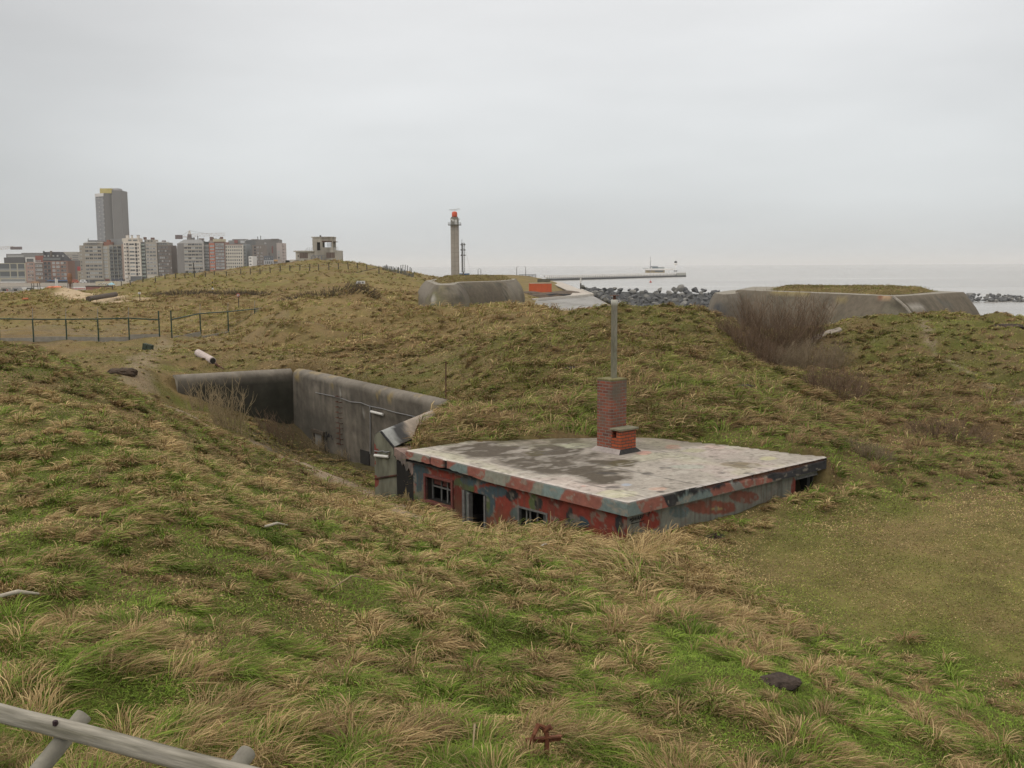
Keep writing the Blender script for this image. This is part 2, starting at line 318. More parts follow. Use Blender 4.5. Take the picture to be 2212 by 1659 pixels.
# ---------------------------------------------------------------- what grows where: green share, blade length, straw share, clumping
ANCH = [(300,1500,7.5,.72,.20,.5),(1100,1500,9,.72,.20,.5),(1900,1550,10.5,.8,.20,.45),(2100,1600,10,.75,.22,.4),(300,1250,10.5,.62,.17,.5),(600,1150,15,.66,.16,.55),(900,1180,17,.75,.16,.55),(1200,1200,16.5,.62,.18,.55),(1500,1400,12,.7,.19,.45),
 (100,1000,16,.5,.15,.65),(150,850,23,.12,.16,.8),(500,1050,20,.38,.16,.75),(800,1080,22,.1,.25,.9),(950,1090,22.5,.08,.32,.95),(1200,1140,19.5,.06,.32,.9),(1400,1190,18,.08,.36,.8),(1500,1240,16.5,.12,.32,.7),(1600,1300,15,.25,.22,.55),(1800,1400,13.5,.55,.16,.5),(2000,1450,13,.65,.17,.4),
 (1700,1200,18.5,.42,.10,.4),(2000,1250,17.5,.4,.10,.36),(2150,1400,14.5,.45,.10,.36),(2000,1130,21,.25,.11,.5),(1600,1130,21.5,.4,.14,.5),(1850,1330,15.6,.38,.10,.4),(2200,1200,19,.42,.10,.36),
 (2000,950,28,.2,.25,.22),(2100,880,33,.06,.3,.14),(1950,820,38,.05,.3,.16),(2150,960,29,.28,.15,.45),(2150,780,45,.55,.16,.35),(1950,710,53,.55,.17,.4),(1750,900,31,.28,.3,.45),(1850,980,26.5,.3,.2,.3),(2050,1000,26,.3,.15,.35),
 (1200,900,29,.4,.32,.65),(950,930,28,.12,.35,.75),(1500,880,31,.5,.38,.55),(1400,800,36,.5,.38,.55),(1100,800,39,.35,.28,.6),(1450,690,49,.5,.22,.45),(1250,720,48,.3,.25,.5),(1650,850,35,.55,.32,.5),(1550,760,44,.15,.25,.5),(1650,770,50,.05,.25,.2),
 (900,740,55,.1,.25,.5),(700,720,65,.1,.35,.55),(600,780,52,.15,.14,.7),(900,830,43,.5,.12,.6),(350,790,47,.4,.1,.65),(300,840,44,.38,.1,.55),(200,760,60,.1,.1,.65),(600,950,42,.38,.13,.6),(800,1040,32,.4,.18,.5),(700,1010,33,.3,.15,.6),
 (200,690,88,.3,.18,.55),(100,720,75,.05,.06,.5),(500,670,100,.3,.42,.75),(150,650,130,.4,.4,.6),(700,660,115,.12,.42,.6),(1100,650,78,.08,.55,.75),(1000,700,62,.25,.32,.5),(500,610,170,.5,.3,.5),(750,600,175,.45,.3,.5),(300,615,170,.4,.3,.45),(850,620,150,.05,.3,.55),(700,645,130,.05,.3,.12),(420,640,125,.05,.3,.1)]
AP = np.array([list(warp(*P(a, b, c)[:2])) for a, b, c, *_ in ANCH]); AV = np.array([q[3:] for q in ANCH])
def growth(x, y):
    q = warp(x, y).reshape(-1, 2); o = np.empty((len(q), 3))
    for i in range(0, len(q), 40000):
        d = np.linalg.norm(q[i:i + 40000][:, None] - AP[None], axis=-1); w = 1 / (d ** 3 + 1e-4); o[i:i + 40000] = (w @ AV) / w.sum(1, keepdims=True)
    return o
PATH1 = [tuple(hit(*q, 12, 60)[:2]) for q in [(318,862),(345,872),(450,922),(560,962),(640,998),(720,1032),(800,1068),(880,1108)]]
PATH2 = [tuple(hit(*q, 20, 80)[:2]) for q in [(1990,690),(2005,735),(2060,785),(2150,838),(2225,885)]]
PATH3 = [tuple(hit(*q, 30, 90)[:2]) for q in [(355,736),(330,760),(290,800),(300,850),(318,862)]]
SANDS = [tuple(hits(u, v, 90, 220)[:2]) for u, v in [(235, 815), (255, 822), (285, 826), (300, 830), (215, 806)]]
def path_mask(x, y):
    w = (fbm(x / .8, y / .8, 40, 3) - .5)
    m1 = 1 - sstep(.30, .75, line_dist(x, y, PATH1) + w * .6); m2 = .6 * (1 - sstep(.05, .36, line_dist(x, y, PATH2) + w * .6)); m3 = .55 * (1 - sstep(.1, .9, line_dist(x, y, PATH3) + w * 1.6))
    return np.maximum(np.maximum(m1, m2), m3)
def sand_mask(x, y):
    m = np.zeros(np.shape(x))
    for sx, sy in SANDS: m = np.maximum(m, 1 - sstep(.6, 1.2, np.hypot((x - sx) / 2.6, (y - sy) / 9.0) + (fbm(x / 3, y / 3, 50, 3) - .5) * 1.0))
    return m
STRAW = np.array([.60, .46, .235]); TAN = np.array([.43, .315, .15]); BROWN = np.array([.265, .18, .09]); GREEN = np.array([.185, .275, .04]); DKGREEN = np.array([.105, .165, .026]); OLIVE = np.array([.305, .28, .082])
def terrain_colour(x, y, z):
    g = growth(x, y); n1 = fbm(x / 1.3, y / 1.3, 60, 4); n2 = fbm(x / 5, y / 5, 61, 4); n3 = fbm(x / .4, y / .4, 62, 3)
    dry = TAN * g[:, 2:3] + BROWN * (1 - g[:, 2:3]); fl_ = inside_soft(x, y, FLAT, 1.6); gm = np.clip(g[:, 0] + ((n1 - .5) * 1.6 + (n2 - .5) * .8) * (1 - .6 * fl_), 0, 1)[:, None]
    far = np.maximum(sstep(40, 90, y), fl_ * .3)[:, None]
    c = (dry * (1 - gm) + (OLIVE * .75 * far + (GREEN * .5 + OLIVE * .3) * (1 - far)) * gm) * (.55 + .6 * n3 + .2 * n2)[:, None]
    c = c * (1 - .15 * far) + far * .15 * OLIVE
    c *= (.42 + .22 * far + .14 * (sstep(.14, .09, g[:, 1]) * (1 - sstep(40, 60, y)))[:, None])  # near ground darkened to paint the shade in gaps under the tufts
    br = sstep(.52, .64, fbm(x / 7, y / 5, 77, 4)) * sstep(60, 90, y) * .5; c = c * (1 - br[:, None]) + BROWN * .62 * br[:, None]
    pm = path_mask(x, y)[:, None]; c = c * (1 - pm) + np.array([.26, .205, .145]) * (.7 + .6 * n3)[:, None] * pm
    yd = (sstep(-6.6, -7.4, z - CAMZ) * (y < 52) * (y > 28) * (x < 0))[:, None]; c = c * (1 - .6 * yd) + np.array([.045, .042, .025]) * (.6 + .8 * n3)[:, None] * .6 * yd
    # trodden ground round the fence
    mud = (sstep(62, 70, y) * sstep(92, 82, y) * (x / y < -.22) * sstep(.42, .58, fbm(x / 4, y / 2, 80, 4)))[:, None] * .3
    c = c * (1 - mud) + np.array([.17, .135, .1]) * mud
    sm = sand_mask(x, y)[:, None]; c = c * (1 - sm) + np.array([.46, .36, .24]) * sm
    town = (sstep(300, 420, y) * sstep(-7.5, -9.5, z - CAMZ))[:, None]; c = c * (1 - town) + np.array([.25, .225, .19]) * (.75 + .5 * n1)[:, None] * town
    lx, ly = bunker_local(x, y); inb = ((lx > .2) & (lx < L2) & (ly > .2) & (ly < L1) & (z - CAMZ < ROOFZ - .4))[:, None]
    return np.where(inb, np.array([.05, .045, .04]), c)
xf, yf = XX.ravel(), YY.ravel(); zf = HH.ravel() + CAMZ
m_ground = mat('dune_soil', (0, 0, 0), .95, .22, 9.0, .02, vcol=True, spec=.1)
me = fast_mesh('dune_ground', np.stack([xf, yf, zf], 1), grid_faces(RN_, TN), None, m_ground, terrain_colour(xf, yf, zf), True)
tag(link('ground', me), 'rolling dune ground under grass, with a trodden path', kind='structure')
# sea
msea, nt, b = nmat('sea'); N = nt.nodes.new; L = nt.links.new
b.inputs['Base Color'].default_value = (.30, .275, .235, 1); b.inputs['Roughness'].default_value = .22; b.inputs['IOR'].default_value = 1.33
tc = N('ShaderNodeTexCoord'); mp = N('ShaderNodeMapping'); mp.inputs['Scale'].default_value = (.03, .12, 1); L(tc.outputs['Object'], mp.inputs[0])
n1 = N('ShaderNodeTexNoise'); n1.inputs['Scale'].default_value = 1.0; n1.inputs['Detail'].default_value = 7; L(mp.outputs[0], n1.inputs['Vector'])
bp = N('ShaderNodeBump'); bp.inputs['Distance'].default_value = .35; bp.inputs['Strength'].default_value = .5; L(n1.outputs[0], bp.inputs['Height']); L(bp.outputs[0], b.inputs['Normal'])
mp2 = N('ShaderNodeMapping'); mp2.inputs['Scale'].default_value = (.0016, .012, 1); L(tc.outputs['Object'], mp2.inputs[0])
n2 = N('ShaderNodeTexNoise'); n2.inputs['Scale'].default_value = 1.0; n2.inputs['Detail'].default_value = 6; L(mp2.outputs[0], n2.inputs['Vector'])
cr = N('ShaderNodeValToRGB'); cr.color_ramp.elements[0].position = .35; cr.color_ramp.elements[0].color = (.225, .21, .187, 1); cr.color_ramp.elements[1].position = .62; cr.color_ramp.elements[1].color = (.34, .325, .30, 1); L(n2.outputs[0], cr.inputs[0]); L(cr.outputs[0], b.inputs['Base Color'])
s = 40000.0
me = fast_mesh('sea', np.array([[-s, 60, 0], [s, 60, 0], [s, s, 0], [-s, s, 0]]), np.array([[0, 1, 2, 3]]), None, msea)
tag(link('sea', me), 'calm pale brown sea reaching the horizon', kind='structure')

# ---------------------------------------------------------------- grass
EXTRA = []                                   # (x, y, z, count, ...) turf on the casemate roofs, filled in before the grass is grown
def flow(x, y): return -.45 + (fbm(x / 6, y / 6, 90, 2) - .5) * 3.2 + (fbm(x / 1.3, y / 1.3, 92, 2) - .5) * (2.2 + 4.5 * sstep(24, 14, y))   # wind direction, radians from +x
class Blades:
    def __init__(s): s.g = {3: [], 2: []}
    def add(s, base, ang, length, width, col, erect, seg=3): s.g[seg].append((base, ang, length, width, col, erect))
    def build(s, name, m):
        Vs = []; F4 = []; F3 = []; Cs = []; off = 0
        for seg, steps in ((3, ((0, .75), (.4, 1), (.75, .7), (1, 0))), (2, ((0, .9), (.55, .9), (1, 0)))):
            if not s.g[seg]: continue
            p, a, l, w, c, e = [np.concatenate([q[i] for q in s.g[seg]]) for i in range(6)]; n = len(p)
            hd = np.stack([np.cos(a), np.sin(a), np.zeros(n)], 1); tw = rng.uniform(-.9, .9, n); sd = np.stack([-np.sin(a), np.cos(a), tw], 1); sd /= np.linalg.norm(sd, axis=1, keepdims=True)
            rows = []
            for t, wf in steps:
                hz = l * (.28 * t + .85 * (1 - e) * t * t); vz = l * e * (2.1 * t - 1.45 * t * t)
                q = p + hd * hz[:, None] + np.array([0, 0, 1.]) * vz[:, None]
                if wf > 0: rows += [q - sd * (w * wf / 2)[:, None], q + sd * (w * wf / 2)[:, None]]
                else: rows.append(q)
            k = len(rows); Vs.append(np.stack(rows, 1).reshape(-1, 3)); o = off + np.arange(n)[:, None] * k; F4.append(o + np.array([0, 1, 3, 2]))
            if seg == 3: F4.append(o + np.array([2, 3, 5, 4])); F3.append(o + np.array([4, 5, 6]))
            else: F3.append(o + np.array([2, 3, 4]))
            Cs.append(np.repeat(c, k, 0)); off += n * k
        return link(name, fast_mesh(name, np.concatenate(Vs), np.concatenate(F4), np.concatenate(F3), m, np.concatenate(Cs), False))
def pick_colour(n, g, st, clump_dry, far):
    u = rng.random(n); v = rng.random(n)[:, None]
    stv = np.reshape(np.clip(st * 1.35, 0, 1), (-1, 1)); dry = np.where((u < st * .8)[:, None], STRAW * (.6 + .5 * v) + TAN * (.25 - .25 * v), TAN * v * stv + BROWN * (1 - v * stv))
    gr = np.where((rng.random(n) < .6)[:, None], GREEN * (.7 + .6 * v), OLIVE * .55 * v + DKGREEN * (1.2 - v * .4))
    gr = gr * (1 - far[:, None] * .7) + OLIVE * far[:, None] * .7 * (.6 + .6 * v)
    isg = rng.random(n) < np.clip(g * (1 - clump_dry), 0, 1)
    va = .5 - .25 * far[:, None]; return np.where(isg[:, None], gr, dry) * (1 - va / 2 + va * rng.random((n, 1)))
def ok_mask(x, y, z):
    lx, ly = bunker_local(x, y); r = z - CAMZ
    inb = (lx > -.02) & (lx < L2 + .02) & (ly > -.02) & (ly < L1 + .02) & (r < ROOFZ + .01)
    wl = np.minimum(seg_dist(x, y, WL, WK), seg_dist(x, y, WK, WM)) < .38
    pm = path_mask(x, y); pr = pm > rng.random(len(x)) * 1.2
    sm = sand_mask(x, y) > rng.random(len(x)) * 1.1
    wet = r < -8.3
    return ~(inb | wl | pr | sm | (wet & (y > 100)))
def scatter(y0, y1, n, tm=.62):
    y = np.exp(rng.uniform(math.log(y0), math.log(y1), n)); return rng.uniform(-tm, tm, n) * y, y
def grow():
    G = Blades()
    # sward: single blades everywhere, equal numbers per step of distance
    for ya, yb, cnt in ((4.3, 24, 620000), (24, 62, 250000), (60, 140, 60000), (11.5, 30, 260000)):
        x, y = scatter(ya, yb, cnt)
        if ya == 11.5: k = (inside_soft(x, y, FLAT, 1.6) + .75 * (x > 6)) > rng.random(cnt); x, y = x[k], y[k]
        z = H(x, y); k = ok_mask(x, y, z); x, y, z = x[k], y[k], z[k]; n = len(x)
        g = growth(x, y); n1 = fbm(x / 1.1, y / 1.1, 60, 4); n2 = fbm(x / 4, y / 4, 61, 4); n3 = fbm(x / .3, y / .3, 66, 2); fl_ = inside_soft(x, y, FLAT, 1.6); amp = 1 - .65 * fl_; gl = np.clip(g[:, 0] + .12 * (y < 24) * (1 - fl_) + .19 * (y > 24) + .1 * fl_ + ((n1 - .5) * 2.6 + (n2 - .5) * 1.1) * amp, 0, 1); oliv = np.maximum(sstep(22, 45, y), fl_ * .95)
        lf = 1 - sstep(20, 40, y); L_ = (np.maximum(g[:, 1], .13 if ya == 11.5 else 0) * (.55 + .45 * (1 - lf)) * rng.uniform(.4, 1.0, n))
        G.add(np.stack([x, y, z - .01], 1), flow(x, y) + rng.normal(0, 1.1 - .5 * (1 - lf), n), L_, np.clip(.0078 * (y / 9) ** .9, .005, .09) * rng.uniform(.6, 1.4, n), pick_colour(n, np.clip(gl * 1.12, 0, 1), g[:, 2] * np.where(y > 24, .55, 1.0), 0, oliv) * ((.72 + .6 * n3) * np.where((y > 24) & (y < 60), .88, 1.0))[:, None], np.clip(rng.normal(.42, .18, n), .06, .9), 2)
    # tussocks: tufts whose blades arch over together
    for (ya, yb, nt_, nb, tm) in ((4.3, 13, 900, 130, .62), (13, 26, 1900, 80, .62), (26, 62, 4600, 44, .6), (58, 135, 6500, 20, .6), (125, 262, 6500, 12, .56)):
        cx, cy = scatter(ya, yb, nt_, tm); gg = growth(cx, cy)
        keep = (rng.random(nt_) < np.clip((gg[:, 1] / .17) ** 2.5, .02, 1)) & (inside_soft(cx, cy, FLAT, 1.0) < .3); cx, cy, gg = cx[keep], cy[keep], gg[keep]; m_ = len(cx); nearf = 1 - sstep(18, 30, cy)
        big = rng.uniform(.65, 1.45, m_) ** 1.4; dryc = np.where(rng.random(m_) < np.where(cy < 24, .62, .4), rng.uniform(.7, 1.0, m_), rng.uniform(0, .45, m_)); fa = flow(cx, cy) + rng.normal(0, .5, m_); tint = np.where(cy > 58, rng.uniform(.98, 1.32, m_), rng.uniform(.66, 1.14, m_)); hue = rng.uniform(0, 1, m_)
        i = np.repeat(np.arange(m_), nb); n = len(i); r = np.sqrt(rng.random(n)); a0 = rng.uniform(0, 2 * math.pi, n); fars = np.clip(cy / 60, 1, 4)[i]
        lsc = np.where(cy < 14, .84, 1.0)[i]; R_ = gg[i, 1] * (.50 + .12 * nearf[i]) * big[i] * (1 + .35 * (fars - 1)); bx = cx[i] + np.cos(a0) * r * R_; by = cy[i] + np.sin(a0) * r * R_; bz = H(bx, by); kk = ok_mask(bx, by, bz)
        L_ = lsc * gg[i, 1] * rng.uniform(.8, 1.5, n) * big[i] ** .7 * (1.25 + .1 * (fars - 1))
        comb = np.where(rng.random(m_) < .65, 1.5, .5)[i]
        ang = np.arctan2(np.sin(fa[i]) * comb + np.sin(a0) * (r + .2), np.cos(fa[i]) * comb + np.cos(a0) * (r + .2)) + rng.normal(0, .28, n)
        er = np.clip(rng.normal(.46, .13, n) - .12 * r, .08, .95); wd = np.clip(.0068 * (by / 9) ** .88, .005, .14) * rng.uniform(.6, 1.35, n)
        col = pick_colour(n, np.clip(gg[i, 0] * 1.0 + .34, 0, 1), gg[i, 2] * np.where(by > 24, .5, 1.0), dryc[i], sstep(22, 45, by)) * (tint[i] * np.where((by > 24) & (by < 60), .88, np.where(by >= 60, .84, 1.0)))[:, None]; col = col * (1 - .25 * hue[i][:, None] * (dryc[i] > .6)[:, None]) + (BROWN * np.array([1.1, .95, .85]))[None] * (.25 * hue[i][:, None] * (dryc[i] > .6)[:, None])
        bz = bz + .25 * (1 - r * r) * R_
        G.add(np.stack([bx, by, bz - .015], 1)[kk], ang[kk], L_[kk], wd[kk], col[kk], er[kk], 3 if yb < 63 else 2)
    # tall dead stalks along the brow above the bunker
    px_ = np.array([tuple(hit(*q, 8, 30)[:2]) for q in [(700,1052),(860,1085),(900,1078),(1000,1112),(1080,1128),(1150,1138),(1250,1160),(1330,1178),(1420,1205),(1520,1262)]])
    t = rng.random(9000) * (len(px_) - 1.001); i = t.astype(int); f = (t - i)[:, None]; c = px_[i] * (1 - f) + px_[i + 1] * f; x = c[:, 0] + rng.normal(0, .35, 9000); y = c[:, 1] + rng.normal(-.15, .4, 9000); z = H(x, y); k = ok_mask(x, y, z); x, y, z = x[k], y[k], z[k]; n = len(x); v = rng.random((n, 1))
    G.add(np.stack([x, y, z - .02], 1), flow(x, y) + rng.normal(0, .8, n), rng.uniform(.18, .42, n), rng.uniform(.006, .012, n), (STRAW * v + TAN * (1 - v)) * rng.uniform(.75, 1.15, (n, 1)), np.clip(rng.normal(.55, .2, n), .1, .95))
    for (pts, ln, st, gr) in EXTRA:
        n = len(pts); y = pts[:, 1]; G.add(pts - np.array([0, 0, .03]), flow(pts[:, 0], y) + rng.normal(0, .7, n), ln * rng.uniform(.6, 1.3, n), np.clip(.0055 * (y / 9) ** .85, .0045, .1) * rng.uniform(.7, 1.3, n), pick_colour(n, np.full(n, gr), np.full(n, st), 0, np.full(n, .8)) * .72, np.clip(rng.normal(.4, .15, n), .1, .9))
    m = mat('grass_blade', (0, 0, 0), .75, .12, 3.0, 0, vcol=True, spec=.15); nt = m.node_tree; pb = nt.nodes['Principled BSDF']; src = pb.inputs['Base Color'].links[0].from_socket
    tr = nt.nodes.new('ShaderNodeBsdfTranslucent'); nt.links.new(src, tr.inputs[0]); mxs = nt.nodes.new('ShaderNodeMixShader'); mxs.inputs[0].default_value = .22; nt.links.new(pb.outputs[0], mxs.inputs[1]); nt.links.new(tr.outputs[0], mxs.inputs[2]); nt.links.new(mxs.outputs[0], nt.nodes['Material Output'].inputs[0])
    tag(G.build('grass', m), 'matted dry and green dune grass in wind-bent tufts', kind='stuff')
    print('blades', {k: sum(len(q[0]) for q in v) for k, v in G.g.items()})
# ---------------------------------------------------------------- near structures
PINK = np.array([.27, .105, .08]); RED = np.array([.21, .040, .027]); TEAL = np.array([.135, .175, .17]); BLUE = np.array([.05, .08, .095]); GGREY = np.array([.23, .235, .195]); GREY = np.array([.28, .28, .26]); BLACK = np.array([.02, .02, .022]); OLV = np.array([.085, .11, .045]); CONC = np.array([.215, .19, .155])
m_paint = mat('camouflage_paint', (0, 0, 0), .85, .16, 9, .006, vcol=True)
m_roofc = mat('painted_concrete', (0, 0, 0), .8, .2, 9, .008, vcol=True, spec=.18)
m_conc = mat('weathered_concrete', (0, 0, 0), .9, .2, 3.0, .015, vcol=True, spec=.2)
m_dark = mat('dark_inside', (.03, .028, .025), .95, .2, 3)
m_frame = mat('dark_red_frame', (.15, .052, .045), .7, .3, 10, .002)
m_greyw = mat('grey_timber', (.15, .15, .145), .8, .3, 10, .002)
m_rust = mat('rusty_iron', (.11, .05, .032), .85, .4, 14, .002, dark=(.05, .03, .025))
m_steel = mat('dull_steel', (.22, .22, .22), .5, .2, 8, 0, metal=.4)
m_white = mat('white_paint', (.62, .61, .58), .5, .12, 8)
m_pvc = mat('grey_pvc_cable', (.20, .20, .20), .5, .1, 8)
def grid3(P00, du, dv, nu, nv):
    a = np.linspace(0, 1, nu); b = np.linspace(0, 1, nv); Bm, Am = np.meshgrid(b, a)   # rows along u
    return (np.asarray(P00)[None] + Am.ravel()[:, None] * np.asarray(du)[None] + Bm.ravel()[:, None] * np.asarray(dv)[None]).astype(float)
def lay(c, m, col): return c * (1 - m[:, None]) + np.asarray(col)[None] * m[:, None]

BRZ = CAMZ + ROOFZ; BASE = -2.4
bunk = empty('camouflaged_bunker', (B_[0], B_[1], BRZ + BASE), math.atan2(E2[1], E2[0]))
tag(bunk, 'low flat-roofed concrete bunker in flaking red and grey camouflage paint with a brick chimney', 'bunker')
def b2w(q):                                   # bunker space (z from the roof top) to the world
    q = np.asarray(q, float).reshape(-1, 3); xy = B_[None] + q[:, :1] * E2[None] + q[:, 1:2] * E1[None]; return np.column_stack([xy, q[:, 2] + BRZ])
def w2b(p):
    p = np.asarray(p, float).reshape(-1, 3); d = p[:, :2] - B_[None]; return np.column_stack([d @ E2, d @ E1, p[:, 2] - BRZ])
N_L = np.array([-E2[0], -E2[1], 0]); N_R = np.array([-E1[0], -E1[1], 0]); INS = .16
def on_l(u, v, x=0.0): p = b2w([[x, 0, 0]])[0]; return w2b(plane_hit(u, v, p, N_L))[0]     # the left-hand front, x = const
def on_r(u, v, y=0.0): p = b2w([[0, y, 0]])[0]; return w2b(plane_hit(u, v, p, N_R))[0]
def on_t(u, v, z=0.0): p = b2w([[0, 0, z]])[0]; return w2b(plane_hit(u, v, p, np.array([0, 0, 1.])))[0]
def c1(X, Y): return 1000 + X / 2.765, 1150 + Y / 2.765
def c2(X, Y): return 1550 + X / 2.37, 800 + Y / 2.37
def part_grid(name, q, nu, nv, m, col, parent, keep=None, flip=False, smooth=False):
    f = grid_faces(nu, nv)
    if flip: f = f[:, ::-1]
    if keep is not None: cen = q[f].mean(1); f = f[keep(cen)]
    q = q - np.array([0, 0, BASE]); return link(name, fast_mesh(name, q, f, None, m, col, smooth), parent)
def build_bunker():
    TH = .29
    # ---- roof slab: top, two painted edges, underside, back edges
    nx, ny = 210, 226
    q = grid3((0, 0, 0), (L2, 0, 0), (0, L1, 0), nx, ny); W = b2w(q); x, y = q[:, 0], q[:, 1]
    n1 = fbm(x / .9, y / .9, 3, 5); n2 = fbm(x / .25, y / .25, 5, 4); n3 = fbm(x / 2.2, y / 2.2, 8, 3)
    c = np.array([.35, .318, .275])[None] * (.72 + .3 * n1 + .16 * n2)[:, None]
    c = lay(c, sstep(.5, .68, n3) * .5, (.44, .36, .33)); c = lay(c, sstep(.55, .7, fbm(x / 1.4, y / 1.4, 31, 3)) * .4, (.40, .40, .27))
    wet = np.zeros(len(q))
    for X, Y, rx, ry, s in [(1000, 250, 260, 55, 1), (900, 235, 150, 30, 2), (1250, 300, 330, 62, 3), (1450, 250, 220, 60, 4), (1560, 350, 230, 40, 5), (1650, 430, 210, 38, 6), (1500, 400, 280, 48, 7), (1280, 385, 120, 28, 17), (1800, 470, 160, 30, 18), (1860, 340, 150, 25, 8)]:
        wet = np.maximum(wet, blot(W, *c1(X, Y), rx / 2.765 * 1.15, ry / 2.765 * 1.25, .9, s, 0, .4))
    wet = np.clip(wet * (.58 + .9 * sstep(.22, .62, n1 * .55 + n2 * .45)), 0, 1); wet = wet * (1 - .8 * (1 - sstep(.5, 1.0, x + (n1 - .5) * .9))); c = lay(c, wet * .95, (.075, .06, .043))
    for X, Y, rx, ry in [(1310, 262, 100, 22), (1950, 345, 110, 25)]: c = lay(c, blot(W, *c1(X, Y), rx / 2.765, ry / 2.765, .6, 9) * .85, (.09, .075, .038))
    for X, Y, rx, ry in [(1120, 1125, 95, 16), (1195, 1135, 90, 18)]: c = lay(c, blot(W, *c2(X, Y), rx / 2.37, ry / 2.37, .4, 10, .0) * .8, (.19, .155, .10))
    for X, Y, rx, ry, k in [(715, 1018, 60, 16, (.48, .22, .17)), (850, 1040, 90, 14, (.33, .33, .2)), (1340, 1092, 80, 16, (.46, .44, .25)), (520, 1055, 45, 14, (.50, .25, .2)), (600, 1290, 60, 12, (.5, .3, .22)), (410, 1263, 26, 7, (.34, .40, .5)), (130, 1273, 22, 6, (.55, .3, .25)), (90, 1005, 110, 18, (.46, .47, .34)), (350, 1320, 110, 22, (.43, .42, .28)), (820, 1145, 120, 14, (.33, .36, .3)), (1000, 1020, 100, 16, (.48, .36, .31))]:
        c = lay(c, blot(W, *c2(X, Y), rx / 2.37, ry / 2.37, .7, int(X)) * .6, k)
    for X, Y, rx, ry in [(320, 1280, 42, 7), (560, 1192, 60, 9), (660, 1155, 40, 6), (1030, 1187, 40, 6), (1210, 1190, 50, 7), (1480, 1108, 40, 6), (630, 1310, 40, 8), (280, 1190, 60, 8)]: c = lay(c, blot(W, *c2(X, Y), rx / 2.37, ry / 2.37, 1.2, int(Y)) * .75, (.06, .055, .05))
    cr = np.minimum.reduce([np.abs(x - 2.35 + .05 * (n2 - .5)), np.abs(x - 4.75 + .05 * (n2 - .5)), np.abs(y - 2.6 + .06 * (n2 - .5)), np.abs(y - 5.1 + .05 * (n2 - .5)), np.abs(x - .62 + .05 * (n1 - .5))])
    c = lay(c, (1 - sstep(.012, .045, cr)) * .75 * sstep(.32, .5, n1), (.12, .11, .1))
    ed = np.minimum(x, y); c = lay(c, (1 - sstep(.0, .12, ed - .05 * n2)) * .5, (.5, .47, .45))
    c = lay(c, sstep(.66, .70, fbm(x / .11, y / .11, 33, 3)) * .5, (.11, .095, .075)); c = lay(c, sstep(.6, .68, fbm(x / .45, y / .3, 36, 4)) * .35, (.46, .43, .38)); strip = 1 - sstep(.55, 1.05, x + (n1 - .5) * .8); wetk = 1 - .75 * strip; c = c * (1 + .16 * strip)[:, None]
    moss = blot(W, *c2(430, 985), 420, 18, .8, 44) * .5; c = lay(c, moss, (.12, .11, .07))
    q2 = q.copy(); q2[:, 2] += (n1 - .5) * .02
    b_edge = sstep(.0, .05, ed); q2[:, 2] -= (1 - b_edge) * .022
    roof = part_grid('roof_slab', q2, nx, ny, m_roofc, c, bunk, flip=True, smooth=True)
    # edge faces
    def fascia(name, right):
        LN = L2 if right else L1; nu, nv = int(LN / .03), 12
        q = grid3((0, 0, 0), (LN, 0, 0) if right else (0, LN, 0), (0, 0, -TH), nu, nv); a = q[:, 0] if right else q[:, 1]; z = q[:, 2]; W = b2w(q)
        n1 = fbm(a / .5, z / .5, 14 + right, 4); n2 = fbm(a / .09, z / .09, 16 + right, 3); t = -z / TH
        if not right:
            B = [c1(X, 0)[0] for X in (310, 372, 470, 690, 780, 945, 1108, 1288, 1390, 1532, 1795, 1960)]; C = [PINK, GGREY, PINK, PINK, TEAL * 1.25, PINK, GGREY, PINK, GGREY, TEAL * 1.3, PINK, TEAL * 1.25]
            C = [PINK, GGREY, PINK, TEAL * 1.2, PINK, GGREY, PINK, GGREY, TEAL * 1.35, PINK, TEAL * 1.2]
        else:
            B = [c2(X, 0)[0] for X in (380, 500, 650, 740, 960, 1085, 1150, 1330, 1500, 1780)]; C = [TEAL * 1.15, PINK, BLACK * 1.6, TEAL * 1.1, PINK * .95, GREY * .8, PINK, BLACK * 1.8, BLACK * 1.6]
        pu, _ = project(W); pu = pu + (n1 - .5) * 44 * (1 if not right else .7) + (t - .5) * (16 if not right else -20); c = np.zeros((len(q), 3)) + C[0]
        for b, k in zip(B[1:-1], C[1:]): c = lay(c, sstep(b - 1.5, b + 1.5, pu), k)
        c = c * (.75 + .3 * n1 + .25 * n2)[:, None]
        c = lay(c, sstep(.57, .61, fbm(a / .14, z / .1, 81 + right, 5) - .05) * .7, CONC * 1.25); c = lay(c, (1 - sstep(.0, .14, t)) * .6, (.46, .43, .41)); c = lay(c, sstep(.55, .75, fbm(a / .12, z / 2.5, 19, 3)) * .3 * t, (.10, .09, .08))
        off = (n2 - .5) * .012
        if not right:
            rag = sstep(4.2, 5.6, a) * (.25 + .75 * fbm(a / .35, a * 0, 51, 3)); q[:, 2] = z * (1 - .38 * rag * t)
            for X in (503, 615): # cracks right through the edge
                cc = np.abs(pu - (pu - project(W)[0]) * 0 - c1(X, 0)[0]); cc = np.abs(project(W)[0] + (n2 - .5) * 5 - c1(X, 0)[0]); k = 1 - sstep(1.4 if X == 503 else 3.6, 2.4 if X == 503 else 5.5, cc); c = lay(c, k, BLACK); off = off + .07 * k
            q[:, 0] += np.maximum(off, -.004)
        else:
            br = sstep(2.0, 2.6, a) * (1 - sstep(.22, .42, t - (n1 - .5) * .5)); br2 = br * sstep(.3, .5, fbm(a / .3, z, 52, 3) + .25)
